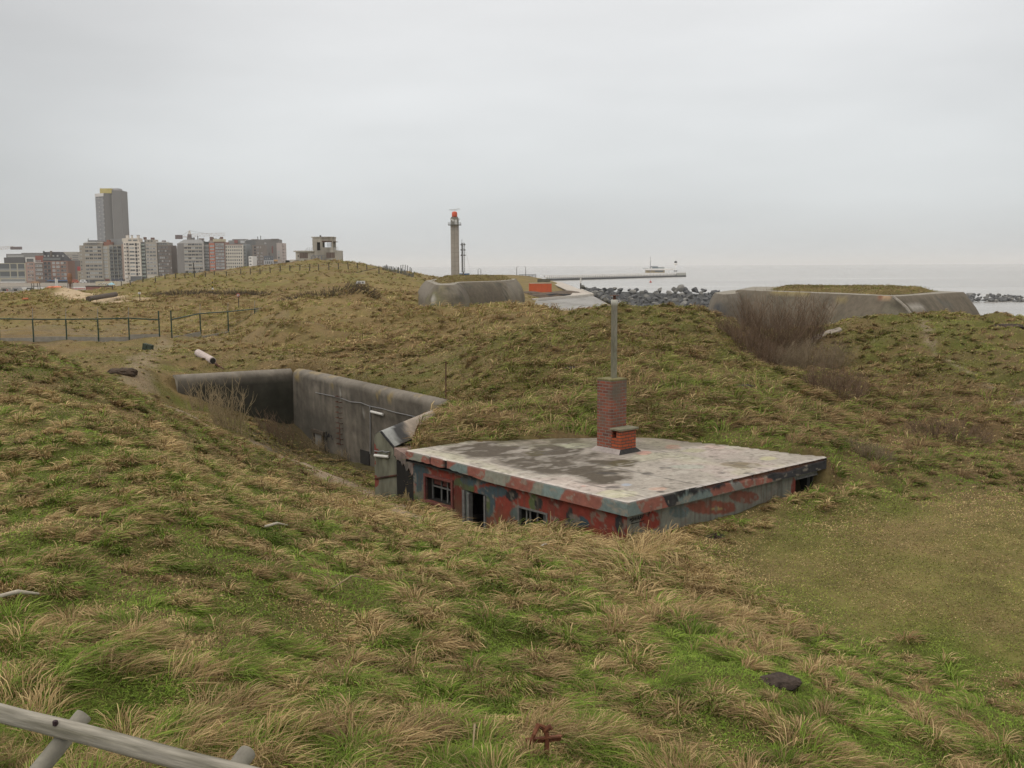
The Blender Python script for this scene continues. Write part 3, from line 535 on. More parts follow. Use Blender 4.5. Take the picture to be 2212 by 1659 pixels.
            c = lay(c, br2 * .9, np.array([.16, .075, .045])); brick = sstep(.03, .05, np.abs(((a * 100) % 11.5) - 5.7) / 100) ; c = lay(c, br2 * (1 - sstep(4.6, 5.2, np.abs(((a * 100) % 11.5) - 5.75))) * 0 + br2 * sstep(5.0, 5.6, np.abs(((a * 100) % 11.5) - 5.75)), BLACK)
            tar = sstep(.42, .55, fbm(a / .22, z / .9, 53, 4) + .12 * np.sin(a * 9)) * (1 - sstep(.3, .62, t + (fbm(a / .05, z / .3, 54, 2) - .5) * .5)) * sstep(1.15, 1.6, a); c = lay(c, tar * (1 - br2), BLACK * 1.1)
            q[:, 1] += np.maximum(off + br2 * (.05 + .05 * n2), -.004); q[:, 2] -= br2 * .035 * (1 - t) * (.4 + n2)
        return part_grid(name, q, nu, nv, m_paint, c, roof, flip=not right)
    for s, nm in ((False, 'painted_edge'), (True, 'painted_edge')):
        fascia(nm, s)
    for o in roof.children: o.location = (0, 0, 0)
    b = MB(); b.bx(.03, L2, .03, L1, -TH - BASE + .0, -TH - BASE + .02); b.bx(L2 - .02, L2, 0, L1, -TH - BASE, -BASE - .03); b.bx(0, L2, L1 - .02, L1, -TH - BASE, -BASE - .03)
    b.build('slab_underside', m_dark, roof)
    # ---- walls
    def wall(right, holes):
        LN = (L2 if right else L1); d0 = INS; hz = 2.2; nu, nv = int(LN / .04), int(hz / .04)
        if right: q = grid3((INS, d0, -TH + .02), (LN - INS - .1, 0, 0), (0, 0, -hz), nu, nv); a = q[:, 0]
        else: q = grid3((d0, INS, -TH + .02), (0, LN - INS - .1, 0), (0, 0, -hz), nu, nv); a = q[:, 1]
        z = q[:, 2]; W = b2w(q); n1 = fbm(a / .6, z / .6, 70 + right, 4); n2 = fbm(a / .12, z / .12, 72 + right, 3)
        if not right:
            c = np.zeros((len(q), 3)) + RED; f = c1
            for X, Y, rx, ry, k in [(430, 420, 70, 90, BLUE), (450, 560, 60, 90, BLUE), (440, 600, 60, 40, OLV), (760, 520, 90, 60, OLV * .9), (850, 470, 100, 40, BLUE), (720, 620, 60, 110, RED * .6), (950, 640, 42, 100, BLUE), (985, 560, 120, 42, BLUE), (945, 660, 16, 60, OLV), (1130, 585, 46, 42, BLACK), (1290, 640, 28, 60, OLV), (1330, 650, 34, 50, BLACK * 1.3), (1150, 730, 46, 60, TEAL * .6), (1570, 740, 26, 70, BLACK * 1.4), (1620, 800, 90, 50, BLUE * .9), (1940, 820, 26, 70, BLACK * 1.6), (1470, 640, 60, 30, RED * .6), (860, 440, 60, 16, BLACK * 1.5)]:
                c = lay(c, blot(W, *f(X, Y), rx / 2.765, ry / 2.765, .45, int(X), 0, .04), k)
        else:
            c = np.zeros((len(q), 3)) + GGREY * .85; f = c2
            for X, Y, rx, ry, k in [(565, 1490, 66, 62, RED * 1.15), (960, 1412, 170, 50, np.array([.22, .075, .05])), (1180, 1345, 110, 36, np.array([.2, .08, .055])), (1330, 1320, 60, 50, GGREY * .7), (1500, 1290, 16, 70, RED), (760, 1440, 60, 40, TEAL * .8), (1000, 1420, 40, 10, np.array([.3, .25, .1]))]:
                c = lay(c, blot(W, *f(X, Y), rx / 2.37, ry / 2.37, .45, int(X), 0, .04), k)
        c = c * (.7 + .35 * n1 + .25 * n2)[:, None]; fk = sstep(.56, .60, fbm(a / .16, z / .16, 79 + right, 5) - .035); c = lay(c, fk * .75, CONC * .9); c = lay(c, sstep(.60, .66, fbm(a / .05, z / .7, 83, 3)) * .35, (.10, .05, .03))
        st = sstep(.5, .75, fbm(a / .08, z / 1.8, 75, 3)) * .45; c = lay(c, st, (.07, .065, .05)); c = lay(c, sstep(-.75, -1.3, z) * .35, (.09, .10, .05))
        def keep(cen):
            k = np.ones(len(cen), bool); ca = cen[:, 0] if right else cen[:, 1]
            for (a0, a1, z0, z1) in holes: k &= ~((ca > a0) & (ca < a1) & (cen[:, 2] > z0) & (cen[:, 2] < z1))
            return k
        if right: q[:, 1] += (n2 - .5) * .01
        else: q[:, 0] += (n2 - .5) * .01
        return part_grid('wall', q, nu, nv, m_paint, c, bunk, keep, flip=not right)
    def lrect(X0, Y0, X1, Y1, f, on):
        p = on(*f(X0, Y0)); r = on(*f(X1, Y1)); a = (1 if on is on_l_ else 0); return min(p[a], r[a]), max(p[a], r[a]), min(p[2], r[2]), max(p[2], r[2])
    on_l_ = lambda u, v: on_l(u, v, INS); on_r_ = lambda u, v: on_r(u, v, INS)
    g = lambda X0, X1, on, f, Y: tuple(sorted((on(*f(X0, Y))[1 if on is on_l_ else 0], on(*f(X1, Y))[1 if on is on_l_ else 0])))
    w1 = g(478, 672, on_l_, c1, 520); dr = g(755, 930, on_l_, c1, 640); w3 = g(1185, 1388, on_l_, c1, 730); ro = g(1512, 1668, on_r_, c2, 1280)
    ztop = lambda on, X, Y, f: on(*f(X, Y))[2]
    w1z = ztop(on_l_, 478, 440, c1); drz = ztop(on_l_, 760, 545, c1); w3z = ztop(on_l_, 1185, 680, c1); roz = ztop(on_r_, 1512, 1232, c2)
    w1b = ztop(on_l_, 672, 672, c1)
    holes_l = [(w1[0], w1[1], w1b, w1z), (dr[0], dr[1], -2.3, drz), (w3[0], w3[1], w3z - .75, w3z)]
    wl = wall(False, holes_l); wr = wall(True, [(ro[0], ro[1], -1.7, roz)])
    Z = lambda z: z - BASE
    # inner lining so openings have depth and the inside is dark
    m = MB(); m.bx(1.9, 1.95, .5, L1 - .3, Z(-2.3), Z(-TH - .01)); m.bx(.5, L2 - .3, 1.9, 1.95, Z(-2.3), Z(-TH - .01)); m.bx(L2 - .3, L2 - .2, .2, L1 - .2, Z(-2.3), Z(-TH - .01)); m.bx(.2, L2 - .2, L1 - .3, L1 - .2, Z(-2.3), Z(-TH - .01)); m.bx(.2, L2 - .2, .2, L1 - .2, Z(-2.35), Z(-2.3)); m.build('inner_wall', m_dark, bunk)
    def reveal(par, a0, a1, z0, z1, right, depth=.3, mm=None, name='reveal'):
        b = MB(); t = .03
        for (p0, p1, r0, r1) in ((a0 - t, a0, z0, z1), (a1, a1 + t, z0, z1), (a0 - t, a1 + t, z1, z1 + t), (a0 - t, a1 + t, z0 - t, z0)):
            if right: b.bx(p0, p1, INS + .012, INS + depth, Z(r0), Z(r1))
            else: b.bx(INS + .012, INS + depth, p0, p1, Z(r0), Z(r1))
        b.build(name, mm or m_dark, par)
    # framed window near the far corner
    win = MB(); a0, a1, z0, z1 = holes_l[0]; f = .07
    win.bx(INS - .05, INS + .05, a0 - f, a0, Z(z0 - f), Z(z1 + f)); win.bx(INS - .05, INS + .05, a1, a1 + f, Z(z0 - f), Z(z1 + f)); win.bx(INS - .055, INS + .05, a0, a1, Z(z1), Z(z1 + f)); win.bx(INS - .12, INS + .06, a0 - .1, a1 + .12, Z(z0 - .05), Z(z0))
    wo = win.build('window_frame', m_frame, bunk, bevel=.006); reveal(wo, a0, a1, z0, z1, False)
    b = MB(); w = a1 - a0
    for k, t in ((.05, .05), (.38, .04), (.62, .03), (.97, .04)): b.bx(INS + .16, INS + .2, a0 + w * k - t / 2, a0 + w * k + t / 2, Z(z0), Z(z1 - .02))
    b.bx(INS + .165, INS + .195, a0 + .02, a1 - .02, Z(z1 - .28), Z(z1 - .24)); b.build('window_bars', m_greyw, wo)
    b = MB(); b.bx(INS + .21, INS + .24, a0, a1, Z(z1 - .22), Z(z1)); b.build('transom_board', m_frame, wo)
    # door opening with its weathered leaf
    a0, a1, z0, z1 = holes_l[1]; b = MB(); b.bx(INS - .03, INS + .1, a1 - .09, a1 - .002, Z(z0), Z(z1 - .002)); b.bx(INS - .03, INS + .1, a1 - .26, a1 - .19, Z(z0), Z(z1 - .05)); b.bx(INS - .03, INS + .1, a0 + .002, a0 + .06, Z(z0), Z(z1 - .002)); do = b.build('door_frame', m_greyw, bunk, bevel=.005); reveal(do, a0, a1, z0, z1, False)
    b = MB(); b.bx(INS + .03, INS + .06, a1 - .19, a1 - .09, Z(z0), Z(z1 - .03)); b.build('door_leaf', mat('door_paint', (.16, .19, .17), .8, .3, 6, .002), do)
    a0, a1, z0, z1 = holes_l[2]; b = MB(); b.bx(INS - .02, INS + .06, a0 - .05, a0, Z(z0), Z(z1 + .04)); b.bx(INS - .02, INS + .06, a1, a1 + .05, Z(z0), Z(z1 + .04)); b.bx(INS - .02, INS + .06, a0, a1, Z(z1), Z(z1 + .04)); wo = b.build('window_frame', m_greyw, bunk); reveal(wo, a0, a1, z0, z1, False)
    b = MB(); w = a1 - a0
    for k in (.2, .45, .72, .86): b.bx(INS + .1, INS + .13, a0 + w * k - .02, a0 + w * k + .02, Z(z0), Z(z1))
    b.build('window_bars', m_greyw, wo)
    a0, a1, z0, z1 = ro[0], ro[1], -1.7, roz; b = MB(); b.bx(a1, a1 + .06, INS - .02, INS + .1, Z(z0), Z(z1)); b.bx(a0, a1, INS - .02, INS + .08, Z(z1), Z(z1 + .05)); ho = b.build('opening_frame', m_greyw, bunk); reveal(ho, a0, a1, z0, z1, True)
    b = MB(); b.bx(a1 - .28, a1 - .2, INS + .1, INS + .18, Z(z0), Z(z1)); b.build('prop_post', m_greyw, ho)
    # graffiti tag on the right-hand wall
    p0 = on_r(*c2(425, 1508), INS); p1 = on_r(*c2(520, 1478), INS)
    tc = bpy.data.curves.new('graffiti', 'FONT'); tc.body = "*SWARF"; tc.size = .2; tc.shear = .3; tc.extrude = .001; tc.offset = .004
    to = bpy.data.objects.new('graffiti', tc); dg = bpy.context.evaluated_depsgraph_get(); me = bpy.data.meshes.new_from_object(to); bpy.data.objects.remove(to)
    me.name = 'graffiti'; me.materials.append(mat('black_spray', (.015, .015, .016), .7, .2, 20)); xs = [v.co.x for v in me.vertices]; sc = abs(p1[0] - p0[0]) / (max(xs) - min(xs)); 
    go = link('graffiti', me, bunk); go.scale = (sc, sc, 1); go.rotation_euler = (R(90), R(-3), 0); go.location = (p0[0], INS - .009, Z(p0[2] - .01)); go['label'] = 'black spray-painted graffiti tag'
    b = MB(); m_sp = MATS['black_spray']; b.bx(p0[0] + .05, p1[0] + .02, INS - .01, INS - .007, Z(p0[2] - .05), Z(p0[2] - .035)); b.box((p1[0] + .17, INS - .009, Z(p0[2] + .1)), (.018, .003, .18), Matrix.Rotation(R(25), 4, 'Y').to_3x3()); b.build('graffiti_stroke', m_sp, bunk)
    # ---- chimney
    def brick(nm, k1, k2, k3, soot):
        mb_, nt, bs = nmat(nm); N = nt.nodes.new; L = nt.links.new; tcn = N('ShaderNodeTexCoord'); sx = N('ShaderNodeSeparateXYZ'); L(tcn.outputs['Object'], sx.inputs[0]); ad = N('ShaderNodeMath'); L(sx.outputs[0], ad.inputs[0]); L(sx.outputs[1], ad.inputs[1]); cx = N('ShaderNodeCombineXYZ'); L(ad.outputs[0], cx.inputs[0]); L(sx.outputs[2], cx.inputs[1])
        br = N('ShaderNodeTexBrick'); br.inputs['Scale'].default_value = 1; br.inputs['Brick Width'].default_value = .215; br.inputs['Row Height'].default_value = .078; br.inputs['Mortar Size'].default_value = .011; br.inputs['Mortar Smooth'].default_value = .3; br.inputs['Bias'].default_value = -.1
        br.inputs['Color1'].default_value = (*k1, 1); br.inputs['Color2'].default_value = (*k2, 1); br.inputs['Mortar'].default_value = (*k3, 1); L(cx.outputs[0], br.inputs['Vector'])
        nz = N('ShaderNodeTexNoise'); nz.inputs['Scale'].default_value = 2.6; nz.inputs['Detail'].default_value = 5; L(tcn.outputs['Object'], nz.inputs[0]); rp = N('ShaderNodeMapRange'); rp.inputs['From Min'].default_value = .42; rp.inputs['From Max'].default_value = .62; L(nz.outputs[0], rp.inputs[0]); zz = N('ShaderNodeMapRange'); zz.inputs['From Min'].default_value = .45; zz.inputs['From Max'].default_value = 1.0; L(sx.outputs[2], zz.inputs[0]); mm = N('ShaderNodeMath'); mm.operation = 'MULTIPLY'; L(rp.outputs[0], mm.inputs[0]); L(zz.outputs[0], mm.inputs[1])
        m2 = N('ShaderNodeMath'); m2.operation = 'MULTIPLY'; m2.inputs[1].default_value = soot; L(mm.outputs[0], m2.inputs[0])
        mx = N('ShaderNodeMix'); mx.data_type = 'RGBA'; L(m2.outputs[0], mx.inputs[0]); L(br.outputs[0], mx.inputs[6]); mx.inputs[7].default_value = (.125, .115, .085, 1); L(mx.outputs[2], bs.inputs['Base Color']); bs.inputs['Roughness'].default_value = .9
        bp = N('ShaderNodeBump'); bp.inputs['Distance'].default_value = .012; bp.invert = True; L(br.outputs['Fac'], bp.inputs['Height']); L(bp.outputs[0], bs.inputs['Normal'])
        return mb_
    mb_ = brick('old_brick', (.27, .075, .04), (.105, .042, .032), (.20, .18, .155), .8); mb2 = brick('newer_brick', (.40, .085, .028), (.27, .062, .028), (.085, .06, .045), .25)
    cn = on_t(1706, 1249); cxx, cyy = cn[0], cn[1]                        # foot of the low stack's near corner
    tl, wd, lo_ = .50, .56, .32
    h_tall = 1.80; h_low = .58
    ch = MB(); ch.bx(cxx, cxx + wd, cyy + lo_, cyy + lo_ + tl, -.3, h_tall); st = ch.build('chimney', mb_, bunk, bevel=.008); st.location = (0, 0, Z(0))
    b = MB(); z0 = h_low - .20; zo = h_low - .02; yv0, yv1 = cyy + lo_ - .18, cyy + lo_ - .04
    b.bx(cxx - .002, cxx + wd + .004, cyy, yv0, -.3, h_low); b.bx(cxx - .002, cxx + wd + .004, yv1, cyy + lo_ - .001, -.3, h_low); b.bx(cxx - .002, cxx + wd + .004, yv0, yv1, -.3, z0); b.bx(cxx + .14, cxx + wd + .004, yv0, yv1, z0, h_low)
    b.build('low_stack', mb2, st)
    b = MB(); b.box((cxx + wd / 2, cyy + lo_ + tl / 2, h_tall + .025), (wd + .02, tl + .02, .05)); b.build('cap_slab', mat('mossy_cap', (.17, .155, .07), .95, .35, 12, .006), st, bevel=.012)
    b = MB(); b.box((cxx + wd / 2 - .01, cyy + lo_ / 2 - .035, h_low + .026), (wd + .12, lo_ + .06, .052)); b.build('ledge_slab', mat('mossy_slab', (.20, .19, .13), .95, .3, 9, .006), st, bevel=.01)
    b = MB()
    x0, x1, y0, y1 = cxx, cxx + wd, cyy, cyy + lo_ + tl; e = .13; hz = .11
    ring0 = [(x0 - e, y0 - e * .6, .004), (x1 + e, y0 - e * .6, .004), (x1 + e, y1 + e, .004), (x0 - e, y1 + e, .004)]; ring1 = [(x0 - .004, y0 - .004, hz), (x1 + .004, y0 - .004, hz), (x1 + .004, y1 + .004, hz), (x0 - .004, y1 + .004, hz)]
    b.add(ring0 + ring1, [(i, (i + 1) % 4, 4 + (i + 1) % 4, 4 + i) for i in (1, 2, 3)]); b.m = 1; b.add(ring0 + ring1, [(0, 1, 5, 4)])
    b.build('flashing', [mat('cement_fillet', (.34, .30, .28), .85, .2, 9, .004), mat('torn_felt', (.035, .034, .033), .8, .4, 9, .01)], st)
    px, py = cxx + .36, cyy + lo_ + .26
    pv = [(.078, h_tall + .05), (.078, h_tall + 1.88), (.089, h_tall + 1.88), (.089, h_tall + 2.02), (.08, h_tall + 2.03)]
    b = MB(); b.lathe(pv, (px, py, 0), 20); fp = b.build('flue_pipe', mat('cement_pipe', (.50, .49, .43), .85, .25, 14, .002, stretch=(1, 1, .35), dark=(.38, .38, .31)), st, smooth=False); fp.data.polygons.foreach_set('use_smooth', [len(p.vertices) == 4 for p in fp.data.polygons])
    b = MB(); b.lathe([(.04, h_tall + 2.03), (.035, h_tall + 2.13)], (px, py, 0), 10); b.lathe([(.12, h_tall + 2.13), (.12, h_tall + 2.14), (.0, h_tall + 2.15)], (px, py, 0), 14); b.build('cowl', m_rust, st)
build_bunker()
def build_passage():
    # black block stands for passage shade between wing wall and bunker; broken lintel above
    c = lambda X, Y: (1030 + X / 6.145, 1150 + Y / 6.145)
    p1 = ats(*c(372, 800), 27.15)[:2]; p2 = b2w([[INS + .05, L1 - .12, 0]])[0][:2]; d = p2 - p1; n = np.array([d[1], -d[0]]); n = n / np.linalg.norm(n); n = n if n @ np.array([-.5, -.8]) > 0 else -n
    q = w2b(np.column_stack([np.array([p1, p2, p2 - n * .5, p1 - n * .5]), np.zeros(4)]))[:, :2]
    b = MB(); b.prism([tuple(a) for a in q], -.2, -.62 - BASE); o = b.build('passage_shade_block', mat('passage_shade', (.012, .011, .01), .95, .2, 3), bunk)
    q = w2b(np.column_stack([np.array([p1 + n * .06, p2 + n * .06, p2 - n * .6, p1 - n * .6]), np.zeros(4)]))[:, :2]; b = MB(); k = 14; rr = np.random.default_rng(4); V = []
    for i in range(k + 1):
        t = i / k; a = q[0] * (1 - t) + q[1] * t; e = q[3] * (1 - t) + q[2] * t; zb = -.62 + .16 * rr.random() - .18 * t * rr.random(); V += [(*a, -.24 - BASE), (*a, zb - BASE), (*e, zb - BASE), (*e, -.24 - BASE)]
    b.add(V, [(4 * i, 4 * i + 1, 4 * i + 5, 4 * i + 4) for i in range(k)] + [(4 * i + 1, 4 * i + 2, 4 * i + 6, 4 * i + 5) for i in range(k)] + [(4 * i + 3, 4 * i, 4 * i + 4, 4 * i + 7) for i in range(k)] + [(0, 3, 2, 1)]); b.build('broken_lintel', mat('broken_concrete', (.24, .17, .145), .9, .35, 5, .02, dark=(.10, .09, .08)), bunk)
build_passage()

# ---------------------------------------------------------------- sunken wall
def loft(path, norms, prof, closed=False):
    """path (n,3) of top points with outward normals (n,2); prof [(outward, drop)] -> vertices (n*m,3)"""
    pr = np.array(prof); V = path[:, None, :] + np.concatenate([norms[:, None, :] * pr[None, :, :1], -np.broadcast_to(pr[None, :, 1:2], (len(path), len(pr), 1))], -1)
    return V.reshape(-1, 3)
def resample(pl, step, closed=False):
    pts = [np.array(p, float) for p in pl]; out = []; n = len(pts); rg = range(n if closed else n - 1)
    for i in rg:
        a, b = pts[i], pts[(i + 1) % n]; k = max(1, int(np.linalg.norm(b - a) / step)); out += [a + (b - a) * j / k for j in range(k)]
    if not closed: out.append(pts[-1])
    return np.array(out)
def normals2(p, closed=False):
    d = (np.roll(p, -1, 0) - np.roll(p, 1, 0)) if closed else np.gradient(p, axis=0); d = d[:, :2]; d /= np.linalg.norm(d, axis=1, keepdims=True) + 1e-9
    return np.stack([d[:, 1], -d[:, 0]], 1)
def build_wall():
    root = empty('sunken_concrete_wall', (WK[0], WK[1], CAMZ - 8.4)); tag(root, 'weathered L-shaped concrete bunker wall with rounded top edge, sunk in the dune', 'bunker wall')
    Z0 = np.array([WK[0], WK[1], CAMZ - 8.4])
    TL = at(383, 811, 46.5); TK = at(632, 797, 49.4); TM = at(948, 866, 38.0); d = (TM - TK); TM2 = TK + d * 1.02
    prof = [(-.62, .03), (-.34, .0), (-.2, .03), (-.09, .1), (-.025, .2), (0, .34)] + [(0, .34 + .3 * i) for i in range(1, 16)]
    def leg(Pa, Pb, s, left, nm):
        p = resample([Pa, Pb], .16); dd = (Pb - Pa)[:2]; dd /= np.linalg.norm(dd); nn = np.array([dd[1], -dd[0]]); nn = np.tile(nn, (len(p), 1))
        V = loft(p, nn, prof); t = np.repeat(np.linalg.norm(p - p[0], axis=1), len(prof)); h = np.tile(np.array(prof)[:, 1], len(p)); n1 = fbm(t / 1.2, h / 1.2, s, 4); n2 = fbm(t / .22, h / .22, s + 3, 4)
        V += np.repeat(nn, len(prof), 0).dot(np.eye(2, 3)) * ((n1 - .5) * .05 * sstep(0, .2, h))[:, None]
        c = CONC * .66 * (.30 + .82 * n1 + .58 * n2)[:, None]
        brd = 1 - sstep(.02, .06, np.abs((h % .3) - .15)); c = lay(c, brd * .4, (.05, .046, .037)); bt = _hash(np.floor(h / .3).astype(int), np.floor(t / 2.3 + .5 * (np.floor(h / .3) % 2)).astype(int), s); c = c * (.80 + .4 * bt)[:, None]
        stn = sstep(.35, .7, fbm(t / .25, h / 3.5, s + 5, 4) * .75 + .25 * n1) * sstep(.2, .5, h) * (1 - sstep(1.0, 2.4, h) * .5); c = lay(c, stn * (.6 if left else .5), (.03, .028, .024))
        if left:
            c = lay(c, sstep(.25, .7, h) * (.68 + .3 * n1) * sstep(.2, 1.2, t), (.032, .031, .023)); c = lay(c, sstep(1.0, 2.2, h + n1) * .5, (.018, .02, .013))  # left leg coloured darker for its shaded side, with some algae
        else: c = lay(c, sstep(1.5, 3.0, h + n1 * .8) * .5 * (1 - sstep(3, 6, t)), (.045, .045, .038)); c = lay(c, sstep(.62, .72, fbm(t / .5, h / .3, s + 8, 3)) * (1 - sstep(.3, .5, h)) * .7, (.30, .22, .08))
        c = lay(c, (1 - sstep(.1, .3, h)) * .35, (.26, .235, .2))
        for i in ((5.3, .75, .9), (5.6, 1.6, .7), (5.9, 2.4, .5), (7.6, 1.5, .6)):
            if not left: c = lay(c, (1 - sstep(.012, .05, np.abs(t - i[0] - (n2 - .5) * .12))) * (1 - sstep(i[2] * .4, i[2] * .5, np.abs(h - i[1]))) * .55, (.42, .41, .38))
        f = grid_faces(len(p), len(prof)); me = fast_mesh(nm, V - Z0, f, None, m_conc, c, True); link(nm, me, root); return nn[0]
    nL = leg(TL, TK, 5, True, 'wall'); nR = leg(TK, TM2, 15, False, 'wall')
    # left end face
    q = MB(); a = TL - Z0; pts = [a + np.array([*(nL * o), -h]) for o, h in prof]; bk = [a + np.array([*(nL * -.9), -.05]), a + np.array([*(nL * -.9), -4.4])]; poly = pts + [bk[1], bk[0]]; q.add(poly, [tuple(range(len(poly)))]); q.build('end_face', mat('pale_concrete', (.26, .24, .2), .9, .25, 4, .01), root)
    dR = d[:2] / np.linalg.norm(d[:2]); o3 = lambda t, h, o=0.0: np.array([*(TK[:2] + dR * t + nR * o), TK[2] + d[2] * t / np.linalg.norm(d[:2]) - h]) - Z0
    def pw(u, v): p = plane_hit(u, v, TK, np.array([*nR, 0])); t = (p[:2] - TK[:2]) @ dR; return t, TK[2] + d[2] * t / np.linalg.norm(d[:2]) - p[2]
    c8 = lambda X, Y: (460 + X / 2.765, 980 + Y / 2.765)
    # ladder rungs
    t0, h0 = pw(*c8(1315, 305)); t1, h1 = pw(*c8(1325, 665)); n = 10
    for i in range(n):
        h = h0 + (h1 - h0) * i / (n - 1); t = t0 + (t1 - t0) * i / (n - 1); b = MB(); b.tube([o3(t - .2, h, -.03), o3(t - .2, h, .16), o3(t + .2, h, .16), o3(t + .2, h, -.03)], .018, 6); b.build('ladder_rung', m_rust, root)
    b = MB(); b.tube([o3(t0 + .22, h0 + (h1 - h0) * .58, .17), o3(t1 + .22, h1, .17)], .02, 6); b.build('ladder_stile', m_rust, root)
    # cable along the wall and down
    pts = [o3(*pw(*c8(X, Y)), .05) for X, Y in [(1135, 275), (1260, 300), (1340, 322), (1400, 345), (1480, 352), (1545, 378), (1640, 396), (1740, 425), (1890, 458)]]; b = MB(); b.tube(pts, .02, 6); b.build('cable', m_pvc, root)
    b = MB(); b.tube([o3(*pw(*c8(1550, 380)), .05), o3(*pw(*c8(1553, 590)), .05), o3(*pw(*c8(1550, 740)), .05)], .03, 6); b.build('downpipe', m_pvc, root)
    b = MB(); p, q2 = o3(*pw(*c8(1565, 418)), .1), o3(*pw(*c8(1655, 440)), .1); b.tube([p, q2], .055, 8); lp = b.build('tube_lamp', m_white, root); b = MB(); b.tube([p + (q2 - p) * .5, p + (q2 - p) * .5 + np.array([*(-nR * .12), .02])], .04, 5); b.build('lamp_bracket', m_rust, lp)
    # bricked-up niche with lintel and posts, dark opening low on the right
    ta, ha = pw(*c8(1118, 570)); tb, hb = pw(*c8(1190, 590)); b = MB()
    Mr = Matrix(((dR[0], nR[0], 0), (dR[1], nR[1], 0), (0, 0, 1)))
    b.box(o3((ta + tb) / 2, ha - .05, .05), (tb - ta + .3, .14, .16), Mr); b.box(o3(ta + .05, ha + .8, .04), (.14, .12, 1.5), Mr); b.box(o3(tb - .02, ha + .8, .04), (.12, .12, 1.5), Mr); nf = b.build('niche_frame', mat('old_timber', (.075, .06, .045), .9, .3, 12, .003), root); b = MB(); b.box(o3((ta + tb) / 2, ha + .8, .012), (tb - ta - .1, .03, 1.5), Mr); b.build('niche_infill', mat('grey_render', (.21, .205, .19), .9, .2, 5), nf)
    tc_, hc = pw(*c8(1485, 735)); b = MB(); b.box(o3(tc_ + .25, hc + .15, .015), (.85, .04, .6), Mr); b.build('low_opening', m_dark, root)
    tg, hg = pw(*c8(1225, 605)); m_sp = MATS['black_spray']; b = MB()
    for i in range(7): a0 = o3(tg - .4 + i * .12, hg + random.uniform(-.2, .2), .02); a1 = o3(tg - .4 + i * .12 + random.uniform(-.1, .18), hg + random.uniform(-.2, .2), .02); b.tube([a0, a1], .022, 4)
    b.build('graffiti_scrawl', m_sp, root)
build_wall()

